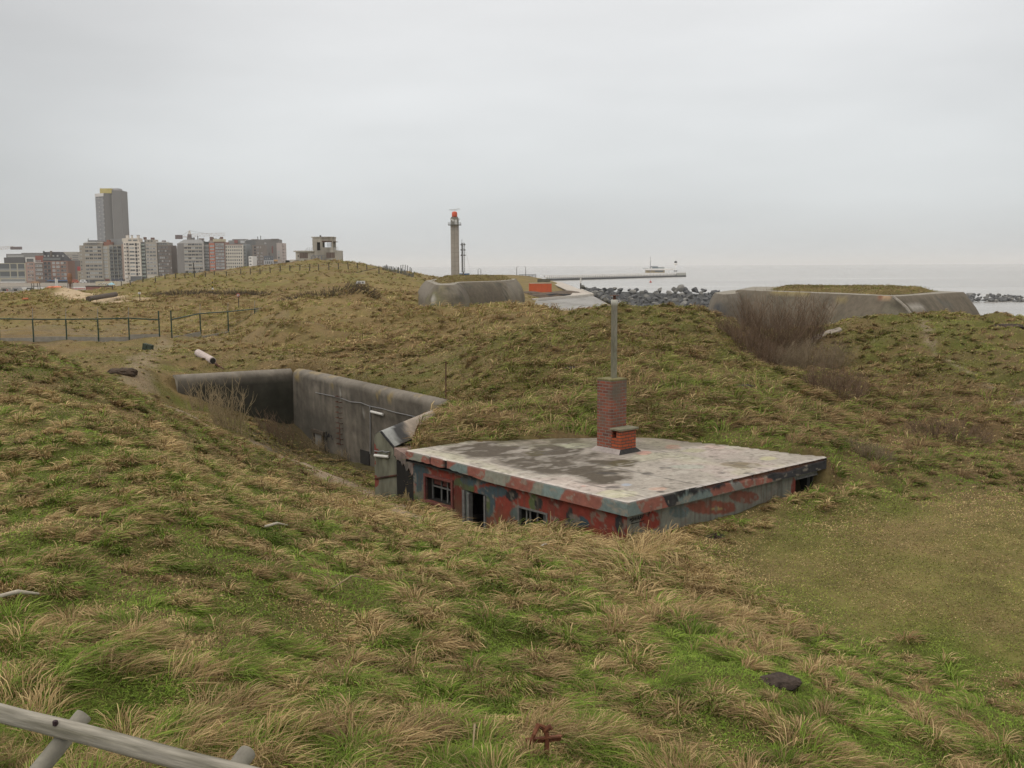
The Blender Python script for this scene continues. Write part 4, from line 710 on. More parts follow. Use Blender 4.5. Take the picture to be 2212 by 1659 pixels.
def build_wing():
    # thick wing wall end beside the bunker, with a sloping painted coping
    c = lambda X, Y: (1030 + X / 6.145, 1150 + Y / 6.145)
    Yf = 27.6; p0 = ats(*c(-5, 900), Yf); p1 = ats(*c(375, 800), Yf - .35); base = np.array([p0[0], p0[1], CAMZ - 7.6])
    root = empty('wing_wall', base); tag(root, 'concrete wing wall end with sloping white and black painted coping left of the camouflaged bunker', 'wall')
    e = np.array([p1[0] - p0[0], p1[1] - p0[1]]); w = np.linalg.norm(e); e /= w; bk = np.array([-e[1], e[0]]); bk = np.array([.55, .83]) ; top = []
    for X, Y in [(-5, 330), (10, 285), (45, 245), (110, 222), (150, 260), (220, 380), (320, 495), (330, 640), (375, 690)]:
        p = plane_hit(*c(X, Y), np.array([*p0[:2], 0]), np.array([e[1], -e[0], 0])); top.append(p)
    fr = [np.array([*p0[:2], base[2]])] + top + [np.array([*(p0[:2] + e * w), base[2]])]
    n = len(fr); dz = [0] + [.55] * (n - 2) + [0]; back = [p + np.array([*(bk * 2.3), .0]) for p in fr]
    for i in range(1, n - 1): back[i][2] += .30
    # front face as painted fan grid
    cen = np.mean(fr, 0); m = MB(); m.add([p - base for p in fr], [tuple(range(n))])
    body = MB(); body.add([p - base for p in fr] + [p - base for p in back], [tuple(range(n))[::1]] + [(i, i + 1, n + i + 1, n + i) for i in range(0, 2)] + [(n - 2, n - 1, 2 * n - 1, 2 * n - 2)])
    mw, nt, bs = nmat('wing_concrete'); N = nt.nodes.new; L = nt.links.new; tcn = N('ShaderNodeTexCoord'); nz = N('ShaderNodeTexNoise'); nz.inputs['Scale'].default_value = 1.4; nz.inputs['Detail'].default_value = 5; L(tcn.outputs['Object'], nz.inputs[0])
    sx = N('ShaderNodeSeparateXYZ'); L(tcn.outputs['Object'], sx.inputs[0]); a1 = N('ShaderNodeMath'); a1.operation = 'MULTIPLY_ADD'; a1.inputs[1].default_value = -.55; a1.inputs[2].default_value = .80; L(sx.outputs[0], a1.inputs[0]); a2 = N('ShaderNodeMath'); a2.operation = 'ADD'; L(a1.outputs[0], a2.inputs[0]); L(nz.outputs[0], a2.inputs[1])
    cr = N('ShaderNodeValToRGB'); e_ = cr.color_ramp.elements; e_[0].position = .0; e_[0].color = (.20, .20, .15, 1); e_[1].position = 1; e_[1].color = (.2, .2, .15, 1); L(nz.outputs[0], cr.inputs[0])
    g = N('ShaderNodeMath'); g.operation = 'GREATER_THAN'; g.inputs[1].default_value = 1.30; L(a2.outputs[0], g.inputs[0]); mx = N('ShaderNodeMix'); mx.data_type = 'RGBA'; L(g.outputs[0], mx.inputs[0]); n2 = N('ShaderNodeTexNoise'); n2.inputs['Scale'].default_value = 4; mp = N('ShaderNodeMapping'); mp.inputs['Scale'].default_value = (1.6, 1.6, .5); L(tcn.outputs['Object'], mp.inputs[0]); L(mp.outputs[0], n2.inputs[0]); c3 = N('ShaderNodeValToRGB'); c3.color_ramp.elements[0].position = .3; c3.color_ramp.elements[0].color = (.11, .11, .08, 1); c3.color_ramp.elements[1].position = .65; c3.color_ramp.elements[1].color = (.20, .20, .15, 1); L(n2.outputs[0], c3.inputs[0])
    L(c3.outputs[0], mx.inputs[6]); mx.inputs[7].default_value = (.21, .055, .04, 1); L(mx.outputs[2], bs.inputs['Base Color']); bs.inputs['Roughness'].default_value = .9
    body.build('wall', mw, root)
    # coping: the sloping top, as a fine painted sheet of its own thickness
    i0, i1 = 3, 7; cp = MB(); A = [fr[i] - base for i in range(2, 8)]; Bk = [back[i] - base for i in range(2, 8)]; k = 20; V = []
    for j in range(k + 1):
        for a, b_ in zip(A, Bk): V.append(a + (b_ - a) * j / k + np.array([0, 0, .012]))
    V = np.array(V); f = grid_faces(k + 1, 6); t = np.repeat(np.linspace(0, 1, k + 1), 6); s_ = np.tile(np.arange(6) / 5, k + 1); nn = fbm(V[:, 0] * 2, V[:, 1] * 2 + V[:, 2], 5, 3); cc = np.zeros((len(V), 3)) + np.array([.30, .31, .30]); tt_ = t + (nn - .5) * .25
    cc = lay(cc, sstep(.24, .27, tt_ + s_ * .1), (.055, .055, .055)); cc = lay(cc, sstep(.42, .46, tt_ + s_ * .04), (.32, .27, .22)); cc = cc * (.8 + .4 * nn)[:, None]
    link('coping', fast_mesh('coping', V, f, None, m_paint, cc), root)
    b = MB(); nF = np.array([e[1], -e[0], 0]) * .02; nF3 = nF * 1.5
    for (a, b2, r) in (((112, 228), (330, 495), .05),):
        pa = plane_hit(*c(*a), np.array([*p0[:2], 0]), np.array([e[1], -e[0], 0])); pb = plane_hit(*c(*b2), np.array([*p0[:2], 0]), np.array([e[1], -e[0], 0])); b.tube([pa - base + nF * .3, pb - base + nF * .3], .035, 6)
    b.build('black_edge_strip', mat('black_tar', (.03, .03, .032), .8, .3, 9), root)
    pl = lambda X, Y, o=1.0: plane_hit(*c(X, Y), np.array([*p0[:2], 0]), np.array([e[1], -e[0], 0])) - base + nF * 3 * o
    b = MB(); b.tube([pl(20, 622), pl(255, 648)], .042, 8); lp = b.build('tube_lamp', m_white, root); b = MB(); b.tube([pl(262, 600, .3), pl(250, 650, .8), pl(20, 630, .6), pl(20, 570, .3)], .014, 5); b.build('lamp_bracket', m_rust, lp)
    b = MB(); b.tube([pl(X, Y, .5) for X, Y in [(5, 548), (90, 560), (150, 550), (190, 572), (270, 562)]], .018, 5); b.build('cable', m_pvc, root)
    b = MB(); b.tube([pl(15, 1015, .4), pl(390, 960, .4)], .028, 6); b.build('iron_bar', m_rust, root)
build_wing()
# ---------------------------------------------------------------- casemates
def casemate(name, label, plan, z_top, z_bot, prof, seed, light, paint=None, turf=None):
    """rounded-top concrete gun casemate: closed plan (clockwise seen from above is outward), profile [(outward, drop)]"""
    p = resample(plan, .35, True); n = len(p); nn = normals2(p, True)
    c0 = p.mean(0); sgn = np.sign(((p[:, :2] - c0[:2]) * nn).sum(1).mean()); nn *= sgn
    V = loft(p, nn, prof); m = len(prof); t = np.repeat(np.arange(n) * .35, m); h = np.tile(np.array(prof)[:, 1], n)
    n1 = fbm(t / 2.2, h / 1.6, seed, 5); n2 = fbm(t / .5, h / .4, seed + 4, 4); V[:, 2] += (n2 - .5) * .05
    c = CONC * np.array([1.04, 1.0, .93]) * light * (.60 + .42 * n1 + .26 * n2)[:, None]
    c = lay(c, sstep(.42, .72, fbm(t / .6, h / 4, seed + 6, 4) * .7 + n1 * .3) * sstep(.05, .4, h) * .65, (.075, .068, .05)); c = lay(c, (1 - sstep(.02, .07, np.abs((h % .55) - .28))) * .12, (.1, .1, .08))
    c = lay(c, sstep(.5, .68, n1) * sstep(.8, 2.0, h) * .35, (.13, .125, .075)); 
    if paint: c = paint(V, c, t, h, n1, n2)
    cx, cy, cz = c0[0], c0[1], z_bot; root = empty(name, (cx, cy, cz)); tag(root, label, 'bunker', kind='thing'); O = np.array([cx, cy, cz])
    i = np.arange(n)[:, None]; j = np.arange(m - 1)[None]; f = np.stack([i * m + j, ((i + 1) % n) * m + j, ((i + 1) % n) * m + j + 1, i * m + j + 1], -1).reshape(-1, 4)
    link('wall', fast_mesh('wall', V - O, f, None, m_conc, c, True), root)
    inner = V.reshape(n, m, 3)[:, 0] - O; b = MB(); b.add(inner, [tuple(range(n))]); b.build('roof', mat('roof_concrete', (.25, .23, .19), .9, .3, 2, .02), root)
    return root, p, nn
def turf_on(root, poly, z, hmax, seed, dens):
    """a low turf hump on a casemate roof: mesh plus grass blades"""
    poly = [np.array(q[:2]) for q in poly]; xs = [q[0] for q in poly]; ys = [q[1] for q in poly]; nx = 60; X, Y = np.meshgrid(np.linspace(min(xs), max(xs), nx), np.linspace(min(ys), max(ys), nx)); x, y = X.ravel(), Y.ravel()
    pl = [tuple(q) for q in poly]; d = line_dist(x, y, pl + [pl[0]]); ins = inside(x, y, pl); h = sstep(0, 1.4, np.where(ins, d, 0)) * hmax * (.45 + .9 * fbm(x / 4, y / 4, seed, 3)); V = np.stack([x, y, z + h], 1); O = np.array(root.location)
    f = grid_faces(nx, nx); f = f[ins[f].sum(1) >= 3]; c = (OLIVE * .18 + BROWN * .3)[None] * (.6 + .8 * fbm(x / .7, y / .7, seed + 1, 3))[:, None]
    o = link('turf', fast_mesh('turf', V - O, f, None, m_ground, c, True), root); o['kind'] = 'stuff'
    k = rng.integers(0, len(x), dens); q = V[k] + np.column_stack([rng.normal(0, .15, dens), rng.normal(0, .15, dens), np.zeros(dens)]); q = q[ins[k] & (d[k] > .1)]; EXTRA.append((q, .26, .22, .4))
def build_casemates():
    # right-hand casemate
    PL = ats(2028, 797, 77); PC = ats(2470, 815, 62); PR = ats(2650, 803, 71); zt = (PL[2] + PC[2] + PR[2]) / 3
    P1 = ats(2018, 806, 76.5); P2 = ats(1990, 808, 73.5); P3 = ats(1962, 812, 75.5); zl = P2[2]
    bR = np.array([27, 88, zt]); bL = np.array([21.5, 90, zt])
    plan = [PL, PC, PR, PR + np.array([-1.5, 9, 0]), bR, bL]
    prof = [(0, .0), (.05, .03), (.3, .36), (.55, .68), (.82, 1.06), (1.04, 1.42), (1.22, 1.8), (1.34, 2.2), (1.42, 2.7), (1.42, 5.2)]
    crop = lambda X, Y: (1900 + X / 2.415, 680 + Y / 2.415)
    def paint(V, c, t, h, n1, n2):
        for X, Y, rx, ry, k, a in [(1285, 338, 60, 18, (.22, .09, .05), .9), (1300, 330, 30, 10, (.45, .33, .2), .7), (640, 300, 90, 14, (.30, .24, .08), .5), (760, 300, 40, 12, (.30, .24, .08), .45), (1000, 345, 30, 12, (.3, .24, .1), .5), (950, 350, 50, 6, (.06, .06, .05), .8), (340, 360, 20, 60, (.11, .10, .08), .6), (270, 370, 26, 70, (.10, .095, .08), .6), (390, 350, 14, 50, (.12, .11, .09), .5), (1700, 375, 40, 12, (.10, .10, .09), .6), (1650, 345, 14, 22, (.1, .1, .09), .5), (1500, 398, 60, 12, (.42, .40, .36), .6), (1360, 440, 70, 40, (.22, .20, .15), .5)]:
            c = lay(c, blot(V, *crop(X, Y), rx / 2.415, ry / 2.415, .7, int(X)) * a, k)
        return c
    root, p, nn = casemate('gun_casemate', 'large grey concrete gun casemate with battered rounded walls and turf roof behind the bare bushes', [q * np.array([1, 1, 0]) + np.array([0, 0, q[2]]) for q in plan], zt, CAMZ - 6.5, prof, 101, .70, paint)
    b = MB(); a0 = ats(2478, 829, 61.6); pts = [ats(*crop(X, Y), Yq) for X, Y, Yq in [(1345, 330, 61.75), (1390, 365, 61.3), (1430, 400, 61.0), (1458, 440, 60.8), (1472, 470, 60.75)]]; b.tube([q - np.array(root.location) for q in pts], .09, 6); b.build('edge_rib', mat('pale_edge', (.27, .245, .21), .9, .2, 5), root)
    # lower rounded bay at its left end
    bp = [ats(2030, 806, 76.0), ats(2016, 808, 73.2), ats(1990, 809, 72.2), ats(1973, 812, 73.6), ats(1966, 812, 77), np.array([18.3, 84, zl]), np.array([20.5, 86, zl])]; bp = [np.array([q[0], q[1], zl]) for q in bp]
    pf = [(0, 0), (.04, .05), (.22, .35), (.45, .9), (.6, 1.5), (.66, 2.2), (.66, 5)]
    def paint2(V, c, t, h, n1, n2):
        c = lay(c, np.maximum(blot(V, *crop(183, 425), 34 / 2.415, 48 / 2.415, .35, 3), blot(V, *crop(188, 470), 22 / 2.415, 30 / 2.415, .3, 4)) * .95, (.06, .065, .072)); return lay(c, blot(V, *crop(240, 420), 20 / 2.415, 80 / 2.415, .5, 9) * .5, (.11, .1, .085))
    q = resample(bp, .3, True); n = len(q); n_ = normals2(q, True); cc = q.mean(0); n_ *= np.sign(((q[:, :2] - cc[:2]) * n_).sum(1).mean())
    for _ in range(3): n_ = np.roll(n_, 1, 0) + n_ + np.roll(n_, -1, 0); n_ /= np.linalg.norm(n_, axis=1, keepdims=True)
    V = loft(q, n_, pf); m = len(pf); t = np.repeat(np.arange(n) * .3, m); h = np.tile(np.array(pf)[:, 1], n); n1 = fbm(t / 1.5, h / 1.5, 130, 4); n2 = fbm(t / .4, h / .4, 131, 4); c = CONC * .74 * (.7 + .4 * n1 + .25 * n2)[:, None]; c = paint2(V, c, t, h, n1, n2)
    i = np.arange(n)[:, None]; j = np.arange(m - 1)[None]; f = np.stack([i * m + j, ((i + 1) % n) * m + j, ((i + 1) % n) * m + j + 1, i * m + j + 1], -1).reshape(-1, 4); O = np.array(root.location)
    bay = link('rounded_bay', fast_mesh('rounded_bay', V - O, f, None, m_conc, c, True), root); b = MB(); b.add(V.reshape(n, m, 3)[:, 0] - O, [tuple(range(n))]); b.build('bay_roof', MATS['roof_concrete'], bay)
    tp = [ats(2110, 800, 75.5)[:2], ats(2300, 806, 70)[:2], ats(2440, 813, 64.5)[:2], np.array([25.6, 65.5]), np.array([30.5, 72]), np.array([28.5, 84]), np.array([22.5, 86])]
    turf_on(root, tp, zt - .02, .30, 140, 9000)
    # left-hand casemate
    c4 = lambda X, Y: (1120 + X / 4.424, 540 + Y / 4.424)
    q = [ats(1171, 770, 118), ats(1200, 783, 92), ats(1213, 784, 90.5), ats(1231, 784, 90), ats(1250, 781, 93), ats(1262, 776, 104), ats(1380, 772, 112), ats(1414, 769, 121)]; zt2 = ats(1260, 776, 103)[2] - .05
    plan = [np.array([a[0], a[1], zt2]) for a in q] + [np.array([0.5, 132, zt2]), np.array([-10, 132, zt2])]
    prof2 = [(0, .0), (.05, .04), (.35, .3), (.65, .7), (.92, 1.2), (1.12, 1.8), (1.25, 2.5), (1.3, 3.4), (1.3, 5.5)]
    def paint3(V, c, t, h, n1, n2):
        for X, Y, rx, ry, k, a in [(700, 1120, 16, 45, (.08, .075, .06), .7), (740, 1085, 40, 20, (.1, .1, .075), .6), (800, 1140, 60, 10, (.1, .09, .07), .6), (935, 1080, 10, 40, (.08, .08, .06), .7), (350, 1270, 90, 90, (.17, .17, .085), .55), (420, 1130, 60, 50, (.23, .21, .12), .45), (700, 1270, 200, 40, (.12, .115, .07), .5), (300, 1230, 12, 30, (.45, .43, .4), .8), (370, 1215, 50, 8, (.4, .38, .34), .5), (545, 1220, 40, 7, (.42, .4, .36), .6), (1180, 1180, 8, 90, (.4, .38, .33), .4), (900, 1065, 260, 5, (.1, .1, .08), .6), (200, 1250, 8, 14, (.05, .05, .04), .8), (920, 1190, 285, 130, (.115, .10, .08), .55), (1300, 1130, 90, 120, (.25, .23, .19), .5), (205, 1130, 90, 110, (.24, .215, .18), .55), (570, 1180, 66, 120, (.22, .2, .16), .5), (295, 1230, 5, 120, (.07, .065, .05), .7), (505, 1220, 5, 140, (.07, .065, .05), .6), (652, 1180, 6, 110, (.05, .045, .04), .7), (1205, 1150, 5, 120, (.06, .055, .05), .6), (700, 1240, 240, 7, (.06, .055, .045), .6), (880, 1062, 290, 4, (.05, .05, .04), .7)]:
            c = lay(c, blot(V, *c4(X, Y), rx / 4.424, ry / 4.424, .6, int(X + Y)) * a, k)
        return c
    root, p, nn = casemate('gun_casemate', 'smaller far concrete casemate with a rounded bay, in the dunes left of the orange container', plan, zt2, CAMZ - 6.0, prof2, 151, .70, paint3)
    tp = [np.array(a[:2]) for a in [ats(1190, 770, 112), ats(1215, 780, 98), ats(1240, 778, 99), ats(1262, 774, 108), ats(1375, 770, 116), ats(1408, 767, 124)]] + [np.array([0, 129]), np.array([-9.5, 129])]
    turf_on(root, tp, zt2 - .02, .5, 160, 6000)
build_casemates()

# ---------------------------------------------------------------- control post on the hill
def ground(x, y): return float(H(x, y))
def build_post():
    g = lambda X, Y: (780 + X / 5.53, 620 + Y / 5.53); D = 250.0; k = 2764 / D
    p0 = ats(*g(165, 545), D); p1 = ats(*g(825, 545), D); base = np.array([p0[0], D, min(p0[2], p1[2]) - 1.0]); root = empty('control_post', base); tag(root, 'derelict two-storey concrete control post with boarded windows on top of the dune', 'building', kind='thing')
    m_c = mat('stained_concrete', (.43, .405, .36), .9, .22, .9, .02, stretch=(1, 1, .35), dark=(.27, .25, .215)); m_bd = mat('boarding', (.15, .115, .1), .9, .35, 1.5, .01, stretch=(4, 4, .4)); m_gr = mat('railing_grey', (.42, .43, .43), .6, .1, 8)
    def q(X, Y): a = ats(*g(X, Y), D) - base; return a[0], a[2]
    def slab(bld, X0, X1, Y0, Y1, d0, d1): x0, z1 = q(X0, Y0); x1, z0 = q(X1, Y1); bld.bx(x0, x1, d0, d1, z0, z1)
    b = MB(); slab(b, 180, 465, 386, 600, 0.02, 8); slab(b, 465, 824, 380, 600, -.15, 8); lo = b.build('lower_storey', m_c, root); b = MB(); slab(b, 152, 470, 384, 400, -.3, 8.2); b.build('roof_slab', m_c, lo)
    # upper room: built as walls round real openings
    zt = q(0, 188)[1]; zf = q(0, 381)[1]; x0 = q(430, 0)[0]; x1 = q(742, 0)[0]; xd0, xd1 = q(498, 0)[0], q(548, 0)[0]; zd = q(0, 258)[1]; xw0, xw1 = q(585, 0)[0], q(722, 0)[0]; zw1, zw0 = q(0, 252)[1], q(0, 336)[1]; yb = 4.2; t = .3
    b = MB(); b.bx(x0, xd0, 0, t, zf, zt); b.bx(xd0, xd1, 0, t, zd, zt); b.bx(xd1, xw0, 0, t, zf, zt); b.bx(xw0, xw1, 0, t, zf, zw0); b.bx(xw0, xw1, 0, t, zw1, zt); b.bx(xw1, x1, 0, t, zf, zt)
    b.bx(x0, x0 + t, t, yb, zf, zt); b.bx(x1 - t, x1, t, yb, zf, zw0); b.bx(x1 - t, x1, t, yb, zw1, zt); b.bx(x0, xw0 - .3, yb, yb + t, zf, zt); b.bx(xw0 - .3, x1, yb, yb + t, zf, zw0); b.bx(xw0 - .3, x1, yb, yb + t, zw1, zt); b.bx(x1 - 1.0, x1, yb, yb + t, zw0, zw1)
    up_ = b.build('upper_room', m_c, root); b = MB(); b.bx(x0 - .25, x1 + .1, -.15, yb + .4, zt, zt + .22); b.build('roof_slab', m_c, up_); b = MB(); b.bx(x0 + .5 * (x1 - x0) - .9, x0 + .5 * (x1 - x0) - .55, 1, 1.4, zt + .22, zt + .6); b.build('vent_stub', m_dark, up_)
    b = MB(); w = xw1 - xw0
    for s in (.25, .48, .62): b.bx(xw0 + w * s - .05, xw0 + w * s + .05, yb + .05, yb + .15, zw0, zw1)
    for s in (.33, .66): b.bx(xw0 + .3, xw1 - w * .3, yb + .05, yb + .15, zw0 + (zw1 - zw0) * s - .04, zw0 + (zw1 - zw0) * s + .04)
    b.build('window_bars', m_gr, up_); b = MB(); b.bx(xw0 - .1, xw1 + .1, -.12, 0.05, zw1, zw1 + .18); b.build('lintel', m_rust, up_)
    b = MB(); a, z = q(742, 248); c, _ = q(800, 245); b.bx(a, c, .5, 2.6, z - .05, z + .08); b.build('canopy', mat('canopy_steel', (.12, .09, .085), .8, .2, 3), up_); b = MB(); b.bx(xd0 + .02, xd1 - .02, .12, .2, zf, zd - .02); b.build('door_void', m_dark, up_)
    for X0, X1, Y0, Y1 in ((240, 372, 418, 500), (650, 782, 411, 494)):
        xa, za = q(X0, Y0); xb, zb = q(X1, Y1); off = 0 if X0 < 400 else -.15; f = MB(); f.bx(xa - .12, xb + .12, off - .06, off, zb - .12, zb); f.bx(xa - .12, xb + .12, off - .06, off, za, za + .12); f.bx(xa - .12, xa, off - .06, off, zb, za); f.bx(xb, xb + .12, off - .06, off, zb, za); fo = f.build('window_frame', m_c, root)
        s = MB(); n = 5; [s.bx(xa + (xb - xa) * i / n + .015, xa + (xb - xa) * (i + 1) / n - .015, off - .045, off - .01, zb, za) for i in range(n)]; s.build('shutter_boards', m_bd, fo)
    for X, Y, r in ((222, 465, 6), (322, 535, 10)): xa, za = q(X, Y); s = MB(); s.bx(xa - r / 2 / 5.53 / k * 2, xa + r / 5.53 / k, -.02, .06, za - .25, za + .25); s.build('wall_hole', m_dark, root)
    b = MB(); BOX = [b]
    def rail(pts):
        b = BOX[-1]
        for X, Ya, Yb in pts: xa, za = q(X, Ya); _, zb = q(X, Yb); b.tube([(xa, .3, zb), (xa, .3, za)], .035, 5)
        for u_ in (0, .5): b.tube([(q(X, Ya + (Yb - Ya) * u_)[0], .3, q(X, Ya + (Yb - Ya) * u_)[1]) for X, Ya, Yb in pts], .03, 5)
    rail([(320, 376, 386), (355, 340, 386), (390, 340, 386), (424, 338, 384)]); b.build('railing', m_gr, root); b = MB(); BOX.append(b); rail([(750, 333, 380), (782, 333, 380), (800, 333, 380), (824, 328, 380)]); b.build('railing', m_gr, root)
    b = MB(); xg, zg = q(530, 490); 
    for i in range(4): cxg = xg - 1.2 + i * .8; b.tube([(cxg + .5 * math.cos(a), -.17, zg + .6 * math.sin(a)) for a in np.linspace(0, 6.28, 14)], .05, 4)
    b.build('graffiti_scrawl', mat('faded_blue_spray', (.17, .18, .22), .9, .2, 3), root)
    # low block to the left
    p = ats(*g(10, 560), 246); r2 = empty('low_concrete_block', (p[0], 246, p[2] - .8)); tag(r2, 'low concrete shelter half sunk in the dune left of the control post', 'bunker', kind='thing'); b = MB(); w1 = 75 / 5.53 / k; w2 = 160 / 5.53 / k; b.bx(0, w2, 0, 4, -.2, .8 + 28 / 5.53 / k); b.bx(w1, w2, .5, 4, .8 + 28 / 5.53 / k, .8 + 38 / 5.53 / k); b.build('wall', m_c, r2); b = MB(); b.bx(.3, 1.3, -.03, .02, .5, 1.3); b.build('opening', m_dark, r2)
build_post()

# ---------------------------------------------------------------- fences
m_post = mat('dark_fence_post', (.07, .062, .05), .9, .3, 8, .004); m_green = mat('green_fence_paint', (.025, .05, .035), .55, .2, 6); m_wire = mat('galvanised_wire', (.25, .25, .25), .6, .1, 5)
def build_fences():
    g3 = lambda X, Y: (780 + X / 5.53, 620 + Y / 5.53); g2 = lambda X, Y: (450 + X / 4.424, 560 + Y / 4.424); g1 = lambda X, Y: (200 + X / 10.055, 640 + Y / 10.055)
    P_ = [g1(1105, 1550) + (9,), g1(1340, 1470) + (14,), g1(1595, 1365) + (16,), g1(1940, 1370) + (13,), (428, 775, 12)] + [g2(*q) + (h,) for q, h in [((20, 915), 10), ((145, 905), 11), ((262, 905), 9), ((380, 905), 42), ((505, 890), 12), ((615, 870), 12), ((765, 880), 13), ((935, 862), 16), ((1055, 860), 16), ((1172, 858), 16), ((1298, 842), 17), ((1415, 825), 17), ((1535, 815), 15), ((1655, 815), 16), ((1775, 815), 17)]] + [g3(*q) + (h,) for q, h in [((535, 685), 17), ((690, 678), 18), ((838, 675), 19), ((985, 668), 19), ((1128, 668), 18), ((1268, 685), 17), ((1450, 735), 22)]]
    root = empty('post_fence', (0, 0, 0)); tag(root, 'long thin-posted wire fence along the dune crest below the control post', 'fence'); pts = []
    pts_w = []
    for i, (u, v, h) in enumerate(P_):
        Yg = 178 + 14 * math.sin(i / 26 * 3.1)
        q = hits(u, v, 150, 240)
        if not 160 < q[1] < 232: q = ats(u, v, Yg); q[2] = ground(q[0], q[1])
        hh = h * q[1] / 2764; pts_w.append((q, hh))
    c = np.mean([q for q, _ in pts_w], 0); root.location = c
    for q, hh in pts_w:
        b = MB(); lean = random.uniform(-.1, .1); b.tube([q - c - np.array([0, 0, .4]), q - c + np.array([lean * hh, 0, hh])], [.11, .09], 6); b.build('post', m_post, root)
    b = MB(); 
    for f in (.5, .9):
        b = MB(); b.tube([a - c + np.array([0, 0, min(ha, 1.5) * f]) for a, ha in pts_w], .012, 3); b.build('wire', m_wire, root)
    b = MB(); a = pts_w[-1][0] - c; b.tube([a + np.array([0, 0, 1.2]), a + np.array([-4.4, 0, .2])], .06, 5); b.build('brace', m_post, root)
    # leaning paling fence
    root = empty('paling_fence', (0, 0, 0)); tag(root, 'weathered leaning slat fence rounding the seaward end of the dune', 'fence')
    rows = [[(1505, 700, 610), (1540, 705, 595), (1590, 712, 622), (1635, 720, 625), (1690, 728, 630), (1740, 742, 635), (1790, 758, 660), (1840, 770, 690), (1880, 785, 720), (1930, 785, 735), (1975, 778, 715)], [(1780, 650, 598), (1812, 655, 595), (1847, 668, 598), (1882, 682, 608), (1920, 705, 622), (1940, 725, 652), (1982, 748, 700)]]
    allp = []
    for r, row in enumerate(rows):
        W_ = []
        for X, Yb, Yt in row:
            q = ats(*g3(X, Yb), 205 if r == 0 else 220); q[2] = q[2]; W_.append((q, (Yb - Yt) / 5.53 * q[1] / 2764))
        allp.append(W_)
    c = allp[0][5][0].copy(); root.location = c; wire = MB()
    for r, W_ in enumerate(allp):
        b = MB(); wire = MB()
        for (a, ha), (d, hd) in zip(W_[:-1], W_[1:]):
            n = 6 if r == 0 else 1
            for i in range(n):
                t = i / n; q = a + (d - a) * t - c; h = ha + (hd - ha) * t; ln = random.uniform(.15, .5) if r == 0 else .1; b.tube([q - np.array([0, 0, .5]), q + np.array([ln * h * .6, 0, h * random.uniform(.8, 1.05)])], .06 if r == 0 else .09, 4)
            for f in (.35, .75): wire.tube([a - c + np.array([.1, 0, ha * f]), d - c + np.array([.1, 0, hd * f])], .02, 3)
        b.build('slats' if r == 0 else 'stakes', mat('grey_slat', (.10, .105, .10), .9, .3, 4), root); wire.build('wire', m_wire, root)
    # green tube fence on the flat, in two lengths
    g = lambda X, Y: (X / 2.765, 800 + Y / 2.765)
    def tube_fence(label, posts, ends):
        W_ = []
        for X, Yb, Yt, D in posts:
            q = ats(*g(X, Yb), D); q[2] = ground(q[0], q[1]); W_.append((q, ats(*g(X, Yt), D)[2] - q[2]))
        c = W_[0][0].copy(); root = empty('tube_fence', c); tag(root, label, 'fence')
        for (q, h), e in zip(W_, ends):
            b = MB(); b.tube([q - c - np.array([0, 0, .3]), q - c + np.array([0, 0, h])], .05, 8); b.build('post', m_green, root)
            if not e: b = MB(); b.tube([q - c + np.array([0, 0, h]), q - c + np.array([0.05, 0, h + .75])], .018, 5); b.build('barb_arm', m_wire, root)
        b = MB(); tops = [q - c + np.array([0, 0, h - .62 if e else h]) for (q, h), e in zip(W_, ends)]
        b.tube(tops, .045, 8); b.build('top_rail', m_green, root)
        b = MB()
        for i, ((a, ha), (d, hd)) in enumerate(zip(W_[:-1], W_[1:])):
            if abs(d[2] - a[2]) > .5: continue
            dd = d - a; L_ = np.linalg.norm(dd[:2]); ang = math.atan2(dd[1], dd[0]); b.box((a + d) / 2 - c + np.array([0, 0, .12]), (L_ - .1, .06, .34), Matrix.Rotation(ang, 3, 'Z'))
        b.build('base_panel', mat('pale_concrete_plinth', (.24, .225, .19), .9, .2, 3, .005), root)
        b = MB()
        for (a, ha), (d, hd) in zip(W_[:-1], W_[1:]):
            ha, hd = min(ha, 2.0), min(hd, 2.0)
            for f in (.3, .5, .7): b.tube([a - c + np.array([0, 0, ha * f]), d - c + np.array([0, 0, hd * f])], .006, 3)
        b.build('wire', m_wire, root)
    tube_fence('green steel tube fence on the left of the gap on the flat ground', [(-250, 395, 210, 69), (0, 395, 212, 69), (258, 398, 216, 69), (510, 400, 216, 69), (752, 400, 214, 69), (985, 388, 207, 69.5), (1215, 378, 152, 70)], [0, 0, 0, 0, 0, 0, 1])
    tube_fence('green steel tube fence running from the gap up into the long dune grass', [(1308, 370, 150, 70.5), (1527, 345, 172, 76), (1738, 315, 158, 82), (1940, 270, 138, 88), (2140, 250, 120, 95)], [1, 0, 0, 0, 0])
build_fences()

